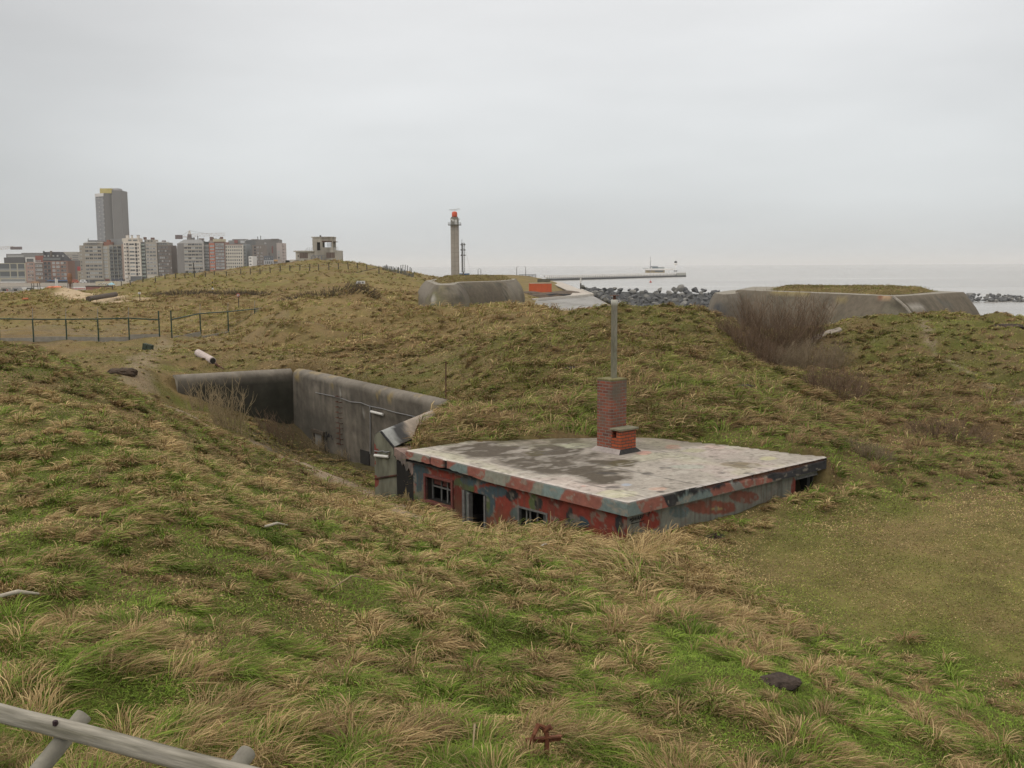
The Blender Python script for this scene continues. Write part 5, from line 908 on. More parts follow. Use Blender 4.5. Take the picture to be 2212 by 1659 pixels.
# ---------------------------------------------------------------- radar tower, mast, huts, container
def build_tower():
    g = lambda X, Y: (1200 + X / 7.54, 560 + Y / 7.54); D = 400.0; k = 2764 / D
    mid = ats(*g(385, 900), D); x = mid[0]; zz = lambda Y: ats(*g(385, Y), D)[2]; zb = CAMZ - 5.5; root = empty('radar_tower', (x, D, zb)); tag(root, 'tall plain concrete radar tower with an orange dome and rotating antenna on top', 'tower', kind='thing')
    m_t = mat('tower_concrete', (.33, .30, .265), .9, .12, .5, .01, dark=(.29, .265, .235)); m_g = mat('joint_dark', (.2, .19, .17), .9, .1, 2); S = lambda px: px / 7.54 / k
    w = S(164) / 2; w2 = S(160) / 2; Z = lambda Y: zz(Y) - zb
    ch = .35; oct_ = lambda w, c=ch: [(-w + c, -w), (w - c, -w), (w, -w + c), (w, w - c), (w - c, w), (-w + c, w), (-w, w - c), (-w, -w + c)]
    b = MB(); b.prism(oct_(w), -1, Z(448)); sh = b.build('shaft', m_t, root); b = MB(); n = 12
    for i in range(1, n): z = Z(448) * i / n; b.bx(-w - .012, w + .012, -w - .012, -w + .02, z - .04, z + .04)
    b.bx(-.06, .06, -w - .012, -w + .02, 0, Z(448)); b.build('joint_lines', m_g, sh)
    b = MB(); b.prism(oct_(S(264) / 2, .5), Z(448), Z(436)); ga = b.build('gallery', mat('gallery_dark', (.14, .135, .12), .9, .2, 2), root)
    b = MB(); e = S(262) / 2 - .1
    cor = [(-e, -e), (e, -e), (e, e), (-e, e), (-e, -e)]
    for z in (Z(395), Z(412)): b.tube([(a, c, z) for a, c in cor], .04, 5)
    for a, c in cor[:4]: b.tube([(a, c, Z(440)), (a, c, Z(392))], .05, 5)
    for t in (-.5, 0, .5): b.tube([(t * 2 * e * .5, -e, Z(440)), (t * 2 * e * .5, -e, Z(395))], .03, 5)
    b.build('railing', m_wire, ga)
    b = MB(); b.prism(oct_(w2, .4), Z(436), Z(300)); b.prism(oct_(w2 - .2, .5), Z(300), Z(278)); cb = b.build('cabin', mat('cabin_concrete', (.2, .19, .165), .9, .2, 1.0, .01), root)
    xa = lambda X: S(X - 385); b = MB(); b.bx(xa(390), xa(440), -w2 - .06, -w2, Z(430), Z(335)); b.build('window', mat('cabin_panel', (.55, .55, .53), .5, .2, 3), cb)
    b = MB(); b.bx(xa(318), xa(352), -w2 - .06, -w2, Z(345), Z(318)); b.build('window', MATS['cabin_panel'], cb); b = MB(); b.tube([(xa(358), -w2, Z(352)), (xa(358), -w2 - .15, Z(352))], S(22), 14); b.build('clock_face', MATS['cabin_panel'], cb)
    b = MB(); b.tube([(w2, -.3, Z(345)), (w2 + S(36), -.3, Z(320))], .06, 5); b.tube([(w2 + S(36), -.3, Z(320)), (w2, -.3, Z(318))], .05, 5); b.build('bracket', m_wire, cb)
    r = S(110) / 2; b = MB(); b.lathe([(r, Z(278)), (r * 1.02, Z(240)), (r * 1.02, Z(200)), (r * .93, Z(180)), (r * .72, Z(167)), (.3, Z(162))], (0, 0, 0), 20); b.build('radome', mat('orange_dome', (.58, .095, .045), .5, .12, 1.5), root, smooth=True)
    b = MB(); b.tube([(0, 0, Z(165)), (0, 0, Z(148))], .1, 8); b.tube([(-S(70), 0, Z(146)), (S(62), 0, Z(138))], .05, 6); b.tube([(-S(70), 0, Z(146)), (-S(70), 0, Z(134))], .03, 5); b.tube([(S(62), 0, Z(138)), (S(62), 0, Z(124))], .03, 5); b.box((0, 0, (Z(132) + Z(108)) / 2), (S(228), .25, S(9)), Matrix.Rotation(-.09, 3, 'Y')); b.build('radar_antenna', mat('antenna_grey', (.4, .41, .41), .5, .1, 3), root)
    # lattice mast
    xm = ats(*g(556, 1200), D + 4)[0]; root = empty('lattice_mast', (xm, D + 4, zb)); tag(root, 'slim grey lattice radio mast with three antenna rings beside the radar tower', 'mast', kind='thing'); m_l = mat('mast_grey', (.20, .205, .21), .6, .2, 5, metal=.2)
    b = MB(); hw = S(30); zt = Z(815); zl = Z(1420); cs = [(-hw, -hw), (hw, -hw), (hw, hw), (-hw, hw)]
    for a, c in cs: b.tube([(a, c, zl), (a, c, zt)], .07, 5)
    n = 16
    for i in range(n):
        z0 = zl + (zt - zl) * i / n; z1 = zl + (zt - zl) * (i + 1) / n
        for (p, q) in zip(cs, cs[1:] + cs[:1]): b.tube([(*p, z0), (*q, z1)], .045, 4); b.tube([(*p, z1), (*q, z1)], .04, 4)
    b.tube([(-S(12), 0, zl), (-S(12), 0, zt)], S(10), 8); b.build('lattice', m_l, root); b = MB(); b.tube([(0, 0, -1), (0, 0, zl)], S(16), 10); b.tube([(0, 0, zl - .1), (0, 0, zl + .15)], S(38), 10); b.build('column', m_l, root)
    for Y in (842, 952, 1064): 
        for s in (-1, 1): b = MB(); b.lathe([(S(8), Z(Y) - S(20)), (S(26), Z(Y) - S(8)), (S(26), Z(Y)), (S(10), Z(Y) + S(10))], (s * S(30), -.2, 0), 12); b.build('antenna_drum', m_l, root)
    b = MB(); b.tube([(-S(34), 0, Z(830)), (-S(34), 0, Z(735))], .06, 5); b.tube([(-S(10), 0, Z(830)), (-S(10), 0, Z(715))], .025, 5); b.tube([(S(24), 0, Z(860)), (S(24), 0, Z(800))], .05, 5); b.build('whip_antenna', m_l, root); b = MB(); b.tube([(S(50), 0, Z(970)), (S(170), 0, Z(1500))], .025, 4); b.build('guy_wire', m_l, root)
    p = ats(*g(480, 1520), D + 8); q = ats(*g(684, 1446), D + 8); root = empty('blue_cabin', (p[0], D + 8, p[2] - 1.2)); tag(root, 'blue site cabin behind the foot of the radio mast', 'cabin', kind='thing'); b = MB(); b.bx(0, q[0] - p[0], 0, 2.5, 0, q[2] - p[2] + 1.2); b.build('body', mat('blue_paint', (.05, .11, .22), .5, .15, 1.2), root); b = MB(); b.bx(.35, .9, -.03, 0, q[2] - p[2] + .3, q[2] - p[2] + .85); b.build('window', MATS['cabin_panel'], root)
    # grey hut roof at the dune's end
    p = ats(1160, 771, 330); root = empty('grey_shed', (p[0], 330, p[2] - 1.5)); tag(root, 'small grey-blue shed roof peeping over the end of the dune', 'shed', kind='thing'); b = MB(); b.bx(0, 1.9, 0, 2.5, 0, 1.9); b.build('wall', mat('shed_grey', (.27, .29, .29), .7, .2, 2), root); b = MB(); b.bx(-.1, 2.05, -.1, 2.6, 1.9, 2.15); b.build('roof', mat('shed_roof', (.3, .34, .36), .7, .2, 2), root)
    # orange container
    D2 = 265.0; p = ats(1455, 804, D2); q = ats(1517, 779, D2); root = empty('shipping_container', (p[0], D2, p[2])); tag(root, 'orange steel shipping container standing by the sea ramp', 'container', kind='thing'); W_ = q[0] - p[0]; Hh = q[2] - p[2]
    b = MB(); n = 24; ys = []
    prof = []
    for i in range(n * 4 + 1): x_ = .12 + (W_ - .24) * i / (n * 4); d = (0, .0, .04, .04)[i % 4]; prof.append((x_, d))
    V = [(x_, y_, z_) for z_ in (.15, Hh - .12) for x_, y_ in prof]; m_o = mat('orange_paint', (.56, .115, .04), .55, .1, .8, 0, dark=(.50, .11, .045)); k2 = len(prof); b.add(V, [(i, i + 1, k2 + i + 1, k2 + i) for i in range(k2 - 1)]); b.bx(.1, W_ - .1, .06, 2.4, .1, Hh - .1); b.build('corrugated_side', m_o, root)
    b = MB(); [b.bx(x_ - .08, x_ + .08, -.03, 2.44, 0, Hh) for x_ in (.08, W_ - .08)]; b.bx(.16, W_ - .16, -.02, 2.42, 0, .15); b.build('frame', m_o, root); b = MB(); b.bx(0, W_, -.03, 2.44, Hh, Hh + .05); b.build('roof', mat('container_roof', (.50, .40, .36), .6, .15, 2), root)
build_tower()
# ---------------------------------------------------------------- sea ramp, revetment, rocks, pier
def sheet(name, label, pts, m, step=2.0, thick=.25, kind='structure'):
    """paved strip between two 3-D edge lines"""
    L_, R_ = [np.array(p) for p in pts[0]], [np.array(p) for p in pts[1]]; n = len(L_); b = MB(); V = []
    for a, c in zip(L_, R_): V += [a, c, a - np.array([0, 0, thick]), c - np.array([0, 0, thick])]
    F_ = []
    for i in range(n - 1): o = 4 * i; F_ += [(o, o + 4, o + 5, o + 1), (o + 2, o + 3, o + 7, o + 6), (o, o + 2, o + 6, o + 4), (o + 1, o + 5, o + 7, o + 3)]
    F_ += [(0, 1, 3, 2), (4 * n - 4, 4 * n - 2, 4 * n - 1, 4 * n - 3)]; b.add(V, F_); return tag(b.build(name, m), label, kind=kind)
def build_ramp():
    z = -7.0 + CAMZ
    def g(X, Y, dz=0.0):
        u, v = 1380 + X / 8.508, 700 + Y / 8.508; d = ray(u / K, v / K); t = (z + dz - CAMZ) / d[2]; return np.array([0, 0, CAMZ]) + d * t
    m_deck = mat('promenade_paving', (.44, .40, .35), .85, .1, .6, 0, dark=(.40, .36, .32)); m_rev = mat('revetment_stone', (.29, .285, .275), .9, .2, .35, .02, dark=(.24, .235, .22)); m_kerb = mat('kerb_concrete', (.52, .49, .44), .85, .1, 1)
    far = [g(1130, 625), g(1150, 655), g(1320, 735), g(1500, 820), g(1655, 905), g(1600, 950), g(1350, 985), g(1000, 1010), g(700, 1030)]
    near = [g(1140, 612), g(1420, 655), g(1600, 722), g(1775, 795), g(1850, 818), g(2112, 930), g(1700, 975), g(1300, 1000), g(800, 1045)]
    sheet('promenade', 'pale curved sea ramp with a concrete kerb', (far, near), m_deck)
    k = [q + np.array([0, 0, .0]) for q in near[4:]]; ko = [q + np.array([.25, -1.2, .02]) for q in k]
    sheet('kerb', 'pale concrete kerb of the sea ramp', ([q + np.array([0, 0, .18]) for q in k], [q + np.array([0, 0, .18]) for q in ko]), m_kerb, thick=.5)
    # sloping revetment below the kerb
    top = [q - np.array([0, 0, .25]) for q in [g(1850, 818), g(2112, 930)] + near[6:]] ; bot = [ats(1640, 806, 250), ats(1745, 850, 200), ats(1640, 880, 150), ats(1560, 880, 150), ats(1440, 870, 150)]
    bot[0][2] = top[0][2] - 2.5; bot[1][2] = CAMZ - 10.6
    for q in bot[2:]: q[2] = CAMZ - 9.6
    sheet('revetment', 'grey stone-pitched slope below the ramp', (top, bot), m_rev, thick=.6)
    # low dark wall stubs and trench beside the container
    b = MB(); p, q = ats(1478, 767, 300), ats(1513, 776, 300); b.bx(0, q[0] - p[0], 0, 1, 0, p[2] - q[2]); o = b.build('sea_wall', mat('mossy_wall', (.12, .115, .085), .9, .2, 1)); o.location = (p[0], 300, q[2]); tag(o, 'low mossy retaining wall above the orange container', 'wall', kind='thing')
    b = MB(); p, q = ats(1452, 806, 262), ats(1560, 815, 255)
    pts = [ats(1400, 812, 250), ats(1455, 806, 258), ats(1490, 812, 255), ats(1525, 808, 256), ats(1555, 804, 260), ats(1572, 808, 258)]; 
    for i, q in enumerate(pts): b.lathe([(4.6, -.6), (3.4, .15), (1.6, .42), (.2, .5)], q - pts[0], 9)
    o = b.build('spoil_heap', mat('dark_spoil', (.10, .075, .055), .95, .4, 1.5, .05)); o.location = pts[0]; tag(o, 'heap of dark spoil in front of the orange container', 'heap')
    b = MB(); q = ats(1536, 811, 252); b.add([(-3, 0, -.4), (2.6, .8, -.3), (3.4, .8, .1), (-1.2, .2, .35), (-3.2, 0, .1), (-3, 1.5, -.4), (2.6, 2.3, -.3), (3.4, 2.3, .1), (-1.2, 1.7, .4), (-3.2, 1.5, .1)], [(0, 1, 2, 3, 4), (9, 8, 7, 6, 5), (0, 4, 9, 5), (4, 3, 8, 9), (3, 2, 7, 8), (2, 1, 6, 7), (1, 0, 5, 6)]); o = b.build('concrete_debris', mat('dark_rubble', (.09, .09, .095), .9, .3, 1, .03)); o.location = q; tag(o, 'broken slab of dark concrete lying in the pit below the container', 'debris')
    p = ats(1597, 790, 300); b = MB(); b.tube([(0, 0, -.5), (0, 0, 1.2)], .22, 8); b.m = 1; b.tube([(0, 0, 1.2), (0, 0, 25 / 2764 * 300)], .2, 8); o = b.build('marker_post', [m_post, m_white]); o.location = p; tag(o, 'post with white upper half at the head of the rock bank', 'post')
build_ramp()
def build_rocks():
    m_r = mat('dark_rock', (.105, .108, .112), .85, .45, .5, .06, dark=(.13, .13, .125)); m_r2 = mat('pale_rock', (.21, .205, .19), .85, .4, .5, .06, dark=(.08, .08, .08)); ms = []
    for i in range(8):
        b = MB(); n = 0; r = np.random.default_rng(100 + i); pts = r.normal(0, 1, (16, 3)); pts /= np.linalg.norm(pts, axis=1, keepdims=True); pts *= np.array([1, .8, .62]) * r.uniform(.8, 1.1, (16, 1))
        import bmesh
        bm = bmesh.new(); [bm.verts.new(p) for p in pts]; bmesh.ops.convex_hull(bm, input=bm.verts[:]); 
        for v in [v for v in bm.verts if not v.link_faces]: bm.verts.remove(v)
        me = bpy.data.meshes.new('boulder'); bm.to_mesh(me); bm.free(); me.materials.append(m_r if i % 4 else m_r2); ms.append(me)
    def rock(q, s, lab, grp):
        o = bpy.data.objects.new('boulder', random.choice(ms)); o.location = q; o.scale = (s * random.uniform(.8, 1.3), s * random.uniform(.8, 1.3), s * random.uniform(.8, 1.2)); o.rotation_euler = (random.uniform(-.5, .5), random.uniform(-.5, .5), random.uniform(0, 6.28)); COL.objects.link(o); tag(o, lab, 'rock', grp); return o
    # bank between the ramp and the casemate: crest line and foot line in the 2816 frame
    crest = [(1600, 796, 318), (1640, 795, 322), (1700, 797, 326), (1800, 800, 328), (1900, 803, 330), (1990, 808, 332), (2050, 812, 334)]
    foot = [(1625, 806, 300), (1672, 826, 285), (1740, 852, 272), (1830, 858, 268), (1930, 858, 266), (2000, 862, 264), (2060, 864, 262)]
    lab = 'dark broken boulder lying in the rock bank between the sea ramp and the large casemate'; grp = 'boulders of the rock bank'
    def pos(s, t):
        k = s * (len(crest) - 1.001); i = int(k); f = k - i; a = np.array(crest[i]) * (1 - f) + np.array(crest[i + 1]) * f; c = np.array(foot[i]) * (1 - f) + np.array(foot[i + 1]) * f; w = a * (1 - t) + c * t; return ats(*w)
    V = []
    for r in range(9):
        for i in range(30): q = pos(i / 29, r / 8.0); V.append(q + np.array([0, 0, -.55 + .5 * (fbm(q[0] / 2, q[1] / 2, 7, 3) - .5)]))
    for i in range(30): q = pos(i / 29, 0); V.append(q + np.array([0, 3.0, -4]))
    V = np.array(V).reshape(10, 30, 3); V = np.concatenate([V[9:], V[:9]], 0).reshape(-1, 3); o = link('rubble_bank', fast_mesh('rubble_bank', V, grid_faces(10, 30), None, mat('rubble_core', (.045, .047, .047), .9, .5, .8, .05))); tag(o, 'dark small rubble filling the rock bank', kind='stuff')
    n = 0
    for r in range(9):
        t = r / 8.0; cnt = 26
        for i in range(cnt):
            s = (i + random.uniform(-.45, .45) + .5 * (r % 2)) / (cnt - .5)
            if not 0 <= s <= 1 or (s < .12 and t > .5 and random.random() < .6): continue
            q = pos(s, min(1, max(0, t + random.uniform(-.05, .05)))); rock(q + np.array([0, 0, random.uniform(-.3, .25)]), random.uniform(.85, 1.5), lab, grp); n += 1
    for u, v, Yq, s in [(1855, 797, 331, 1.4), (1872, 793, 331, 1.9), (1888, 798, 331, 1.5), (1910, 796, 331, 1.8), (1935, 800, 331, 1.3), (1965, 803, 331, 1.4), (1602, 788, 316, 1.2), (1815, 798, 328, 1.3)]: rock(ats(u, v, Yq), s, 'large boulder standing on the crest of the rock bank against the water', 'boulders on the crest of the rock bank'); n += 1
    # low groyne at the right
    for i in range(92):
        s = random.random(); u = 2655 + 175 * s; t = random.random(); v = 808 + 7 * s + t * (17 - 2 * s); q = ats(u, v, 470 - 30 * t); rock(q, random.uniform(.9, 1.7), 'small dark boulder of the low groyne in the water beyond the large casemate', 'boulders of the groyne'); n += 1
    b = MB(); p, q = ats(2630, 826, 455), ats(2850, 838, 455); b.add([p + np.array([0, -12, -3]), q + np.array([0, -12, -3]), q + np.array([0, 25, -3]), p + np.array([0, 25, -3]), p + np.array([0, 6, .9]), q + np.array([0, 6, .9])], [(0, 1, 5, 4), (3, 4, 5, 2), (0, 4, 3), (1, 2, 5)]); o = b.build('groyne_core', mat('rubble_core', (.06, .062, .06), .9, .4, .8, .05)); tag(o, 'dark rubble core of the groyne', kind='stuff')
build_rocks()
def person_mesh(col, seed):
    r = random.Random(seed); m = bpy.data.meshes.new('person'); V = [(0, 0, .95), (0, 0, 1.2), (0, 0, 1.45), (0, 0, 1.56), (0, 0, 1.7), (.1, 0, .9), (.11, r.uniform(-.15, .15), .48), (.12, r.uniform(-.1, .1), .04), (-.1, 0, .9), (-.11, r.uniform(-.15, .15), .48), (-.12, r.uniform(-.1, .1), .04), (.22, 0, 1.4), (.27, .03, 1.12), (.28, -.06, .88), (-.22, 0, 1.4), (-.27, .03, 1.12), (-.28, -.06, .88)]
    E = [(0, 1), (1, 2), (2, 3), (3, 4), (0, 5), (5, 6), (6, 7), (0, 8), (8, 9), (9, 10), (2, 11), (11, 12), (12, 13), (2, 14), (14, 15), (15, 16)]; m.from_pydata(V, E, []); o = bpy.data.objects.new('person', m); COL.objects.link(o)
    md = o.modifiers.new('s', 'SKIN'); rad = [.16, .17, .17, .07, .12, .1, .075, .06, .1, .075, .06, .07, .055, .045, .07, .055, .045]
    for i, q in enumerate(m.skin_vertices[0].data): q.radius = (rad[i], rad[i]); q.use_root = i == 0
    dg = bpy.context.evaluated_depsgraph_get(); me = bpy.data.meshes.new_from_object(o.evaluated_get(dg)); bpy.data.objects.remove(o); me.materials.clear(); me.materials.append(mat('coat_%d' % seed, col, .9, .15, 5)); return me
def build_pier():
    A = ats(1500, 771.5, 1105) * np.array([1, 1, 0]); Bq = ats(1887, 761, 1420) * np.array([1, 1, 0]); d = Bq - A; L_ = np.linalg.norm(d); ang = math.atan2(d[1], d[0]); root = empty('pier', (A[0], A[1], 0), ang); tag(root, 'long wooden pier with white railing and dark piles reaching into the sea', 'pier', kind='thing')
    m_w = mat('pier_white', (.82, .80, .77), .7, .1, .3); m_dk = mat('pier_dark', (.028, .034, .038), .8, .3, .5, dark=(.05, .05, .045)); m_y = mat('pier_timber', (.50, .46, .38), .85, .3, .3); hd = 3.6; ht = 5.9
    b = MB(); b.bx(0, L_, .06, 7, -1.5, 2.0); b.build('lower_beam', m_dk, root); b = MB(); b.bx(0, L_, .8, 6.5, hd - .35, hd); b.build('deck', m_y, root)
    b = MB(); b.bx(0, L_, .5, .75, ht - .45, ht); b.bx(0, L_, .55, .7, ht - 1.25, ht - .95); b.bx(0, L_, .55, .7, hd + .15, hd + .5); b.bx(0, L_, 6.3, 6.6, ht - .45, ht); b.build('rail', m_w, root)
    n = 86
    pm = MB(); pm.bx(-.5, .5, .0, .5, 2.0, ht); pme = pm.mesh('rail_post', m_w); bm_ = MB(); bm_.bx(-1.5, 1.5, .9, 1.3, 1.9, hd - .2); bme = bm_.mesh('pile', m_dk)
    for i in range(n):
        s = L_ * (i + .5) / n
        if i < 78: o = link('rail_post', pme, root); o.location = (s, 0, 0)
        o = link('pile', bme, root); o.location = (s + L_ / n / 2, 0, 0)
    b = MB(); b.bx(L_ * .915, L_, .12, .45, 1.25, ht - .4); b.build('end_boarding', mat('pier_weathered', (.42, .42, .38), .8, .25, .2), root)
    # pier-head house
    g = lambda X, Y: (1740 + X / 13.825, 690 + Y / 13.825); D = 1385.0; p0 = ats(*g(460, 812), D); b0 = np.array([p0[0], D, hd]); h = empty('pier_house', b0); tag(h, 'white flat-roofed pavilion on the head of the pier', 'building', kind='thing'); q = lambda X, Y: (lambda a: (a[0] - b0[0], a[2] - b0[2]))(ats(*g(X, Y), D))
    def bar(name, X0, X1, Y0, Y1, m, d0=0, d1=6, par=h): x0, z1 = q(X0, Y0); x1, z0 = q(X1, Y1); b = MB(); b.bx(x0, x1, d0, d1, z0, z1); return b.build(name, m, par)
    m_y2 = mat('pavilion_wall', (.42, .33, .19), .8, .2, .2); m_gl = mat('pavilion_glass', (.13, .16, .18), .3, .2, .3, spec=.6)
    bar('wall', 500, 1215, 735, 830, m_y2); bar('window', 845, 1160, 745, 800, m_gl, -.1, .1); bar('roof', 460, 1560, 680, 730, m_w, -2, 8); bar('upper_deck', 670, 960, 585, 668, m_gl, 1, 5); bar('upper_deck', 960, 1215, 612, 670, mat('pavilion_grey', (.3, .33, .34), .6, .1, .3), 1, 5); bar('awning', 380, 590, 655, 672, MATS['pavilion_grey'], -1, 1)
    for X in (1300, 1440): bar('column', X, X + 12, 730, 830, m_w, 0, .4)
    bar('window', 700, 742, 625, 665, m_w, .85, 1.0)
    b = MB(); x0, z0 = q(665, 800); x1, z1 = q(668, 420); x2, z2 = q(650, 215); b.tube([(x0, -1, z0), (x1, -1, z1)], .45, 6); b.tube([(x1, -1, z1), (x1, -1, z2)], .3, 6); b.tube([(x1, -1, q(0, 400)[1]), (x1 + 1.6, -1, q(0, 400)[1])], .2, 5); b.build('flag_mast', mat('mast_pale', (.36, .34, .36), .7, .1, 1), h)
    xb, _ = q(1640, 0); p = b0 + np.array([xb, 0, 0]); r = empty('beacon', p); tag(r, 'slim white harbour beacon with dark lantern at the tip of the pier', 'beacon', kind='thing'); b = MB(); zz = lambda Y: q(0, Y)[1]; b.tube([(0, 0, 0), (0, 0, zz(540))], .35, 8); b.build('column', m_w, r); b = MB(); b.lathe([(2.0, zz(535)), (2.6, zz(520)), (2.6, zz(478)), (1.5, zz(470))], (0, 0, 0), 12); b.build('gallery', m_w, r); b = MB(); b.lathe([(1.9, zz(465)), (2.0, zz(420)), (1.2, zz(400)), (.2, zz(385))], (0, 0, 0), 12); b.build('lantern', m_dk, r); b = MB(); b.bx(-2.4, 2.4, -.3, .3, zz(790), zz(755)); b.build('notice_board', m_dk, r)
    cols = [(.03, .03, .035), (.05, .05, .08), (.12, .03, .03), (.06, .055, .05)]; ms = [person_mesh(c, i) for i, c in enumerate(cols)]; wear = ['black', 'dark blue', 'dark red', 'dark brown']
    for i, s in enumerate([.012, .03, .05, .066, .075, .088, .135, .17, .205, .222, .24, .27, .31, .36, .41, .47, .52, .565, .6, .63, .955, .972, .985]):
        k = i % 4; o = bpy.data.objects.new('person', ms[k]); w = A + d * s + np.array([-math.sin(ang), math.cos(ang), 0]) * random.uniform(1.6, 4.5); w[2] = hd; o.location = w; o.rotation_euler = (0, 0, random.uniform(0, 6.28)); sc = 1.35; o.scale = (1.25, 1.25, 1.3); COL.objects.link(o); tag(o, 'person in a %s coat strolling on the white-railed pier' % wear[k], 'person', 'people in %s coats on the pier' % wear[k])
    # red and far buoys
    for u, v, lab, s in ((1789, 776, 'red buoy floating in front of the pier', 1.0), (2119, 735, 'small dark buoy far out near the horizon', 3.0)):
        dr = ray(u / K, (v + 1) / K); t = -CAMZ / dr[2]; w = np.array([0, 0, CAMZ]) + dr * t; r = empty('buoy', (w[0], w[1], 0)); tag(r, lab, 'buoy'); b = MB(); m_b = mat('buoy_red', (.42, .06, .035), .5, .15, 1) if s == 1 else m_dk; b.lathe([(.9 * s, -.4), (1.05 * s, .3), (.9 * s, 1.1), (.3 * s, 1.4)], (0, 0, 0), 14); b.build('float', m_b, r, smooth=False); b = MB(); b.tube([(0, 0, 1.2 * s * .5), (0, 0, 2.3 * s)], .14 * s, 6); b.lathe([(.3 * s, 2.2 * s), (.05, 2.8 * s)], (0, 0, 0), 8); b.build('topmark', m_b, r)
    # lamp posts on the point
    g4 = lambda X, Y: (1120 + X / 4.424, 540 + Y / 4.424); m_lp = mat('lamp_steel', (.13, .12, .11), .6, .2, 3)
    for X, Yt, Yb, s, lab in ((862, 888, 985, 1, 'street lamp on the point, first one right of the blue cabin'), (896, 890, 985, -1, 'street lamp on the point with its arm turned to the one beside it'), (1332, 860, 965, 1, 'taller street lamp behind the far casemate, arm to the right'), (1441, 862, 965, -1, 'taller street lamp nearest to the pier, arm to the left')):
        D = 435.0; p = ats(*g4(X, Yb), D); h = (Yb - Yt) / 4.424 * D / 2764; r = empty('street_lamp', (p[0], D, p[2] - .8)); tag(r, lab, 'street lamp'); b = MB(); b.tube([(0, 0, 0), (0, 0, h + .8)], [.17, .11], 7); b.build('column', m_lp, r); b = MB(); b.tube([(0, 0, h + .8), (s * .5, 0, h + 1.1)], .045, 5); b.build('arm', m_lp, r); b = MB(); b.box((s * .66, 0, h + 1.13), (.4, .25, .1)); b.build('lamp_head', m_wire, r)
    p, q = ats(*g4(1360, 985), 430), ats(*g4(1565, 985), 430); r = empty('timber_railing', p); tag(r, 'dark timber railing and wall at the root of the pier', 'railing', kind='thing'); W_ = q[0] - p[0]; sc = 430 / 2764 / 4.424; b = MB(); b.bx(0, W_, 0, .2, 26 * sc, 33 * sc); b.bx(0, W_, 0, .2, 12 * sc, 18 * sc); [b.bx(W_ * i / 5 - .09, W_ * i / 5 + .09, -.02, .22, -1.5, 33 * sc) for i in range(6)]; b.build('rails', m_dk, r); b = MB(); b.bx(0, W_, .1, .4, -3, 1 * sc); b.build('wall', m_dk, r)
build_pier()
# ---------------------------------------------------------------- the town along the front
TOWNZ = CAMZ - 11.7
WIN = {}
def win_mesh(kind):
    """unit window 1 x 1, pane set behind a thin frame; kind: dark, grey, pale, white-framed"""
    if kind in WIN: return WIN[kind]
    pane = {'d': (.045, .052, .06), 'g': (.12, .135, .145), 'p': (.34, .36, .36), 'w': (.16, .17, .18), 'b': (.05, .05, .055)}[kind]; fr = {'d': (.30, .29, .27), 'g': (.34, .33, .31), 'p': (.5, .49, .47), 'w': (.62, .61, .59), 'b': (.07, .07, .075)}[kind]
    b = MB(); t = .09
    for x0, x1, z0, z1 in ((0, t, 0, 1), (1 - t, 1, 0, 1), (t, 1 - t, 0, t), (t, 1 - t, 1 - t, 1), (.47, .53, t, 1 - t)): b.bx(x0, x1, -.14, .05, z0, z1)
    b.m = 1; b.bx(t, 1 - t, -.06, .02, t, 1 - t)
    WIN[kind] = b.mesh('window', [mat('sash_' + kind, fr, .6, .1, 1), mat('pane_' + kind, pane, .25, .35, .12, spec=.5)]); return WIN[kind]
class Bld:
    """a block on the front, its measures read in the 2816-wide frame and turned into metres at distance D"""
    def __init__(s, label, u0, u1, vt, D, col, depth=13, name='apartment_building', cat='building', zb=TOWNZ, yaw=0.0, vb=None):
        s.D = D; vm = 720; p0 = ats(u0, vm, D); p1 = ats(u1, vm, D); s.u0, s.u1 = u0, u1; s.x0 = p0[0]; s.w = p1[0] - p0[0]; s.ztop = ats((u0 + u1) / 2, vt, D)[2] - zb; s.zb = zb
        s.root = empty(name, (p0[0], D, zb), yaw); tag(s.root, label, cat, kind='thing'); s.h = s.ztop; s.depth = depth
        nm = 'facade_%02x%02x%02x' % tuple(int(c * 255) for c in col); s.m = mat(nm, col, .9, .07, .12, 0, dark=tuple(c * .88 for c in col))
        b = MB(); b.bx(0, s.w, 0, depth, -2, s.h); b.build('wall', s.m, s.root)
    def x(s, u): return ats(u, 720, s.D)[0] - s.x0
    def z(s, v): return ats((s.u0 + s.u1) / 2, v, s.D)[2] - s.zb
    def box(s, name, u0, u1, v0, v1, col, y0=-.25, y1=0.0, parent=None):
        nm = 'trim_%02x%02x%02x' % tuple(int(c * 255) for c in col); b = MB(); b.bx(s.x(u0), s.x(u1), y0, y1, s.z(v1), s.z(v0)); return b.build(name, mat(nm, col, .85, .08, .2), parent or s.root)
    def wins(s, cols, v0, step, n, hv, kinds='dg', skip=0.0):
        """cols: (u0, u1) of each window; v0 first row's top; step and height in frame units"""
        for r in range(n):
            for (a, c) in cols:
                if random.random() < skip: continue
                o = link('window', win_mesh(random.choice(kinds)), s.root); o.location = (s.x(a), -.03, s.z(v0 + r * step + hv)); o.scale = (s.x(c) - s.x(a), 1, s.z(v0 + r * step) - s.z(v0 + r * step + hv))
    def bands(s, name, u0, u1, v0, step, n, hv, col, y0=-.35, y1=0.0):
        for r in range(n): s.box(name, u0, u1, v0 + r * step, v0 + r * step + hv, col, y0, y1)
def cols(u0, u1, n, fill=.7): w = (u1 - u0) / n; return [(u0 + w * (i + (1 - fill) / 2), u0 + w * (i + (1 + fill) / 2)) for i in range(n)]
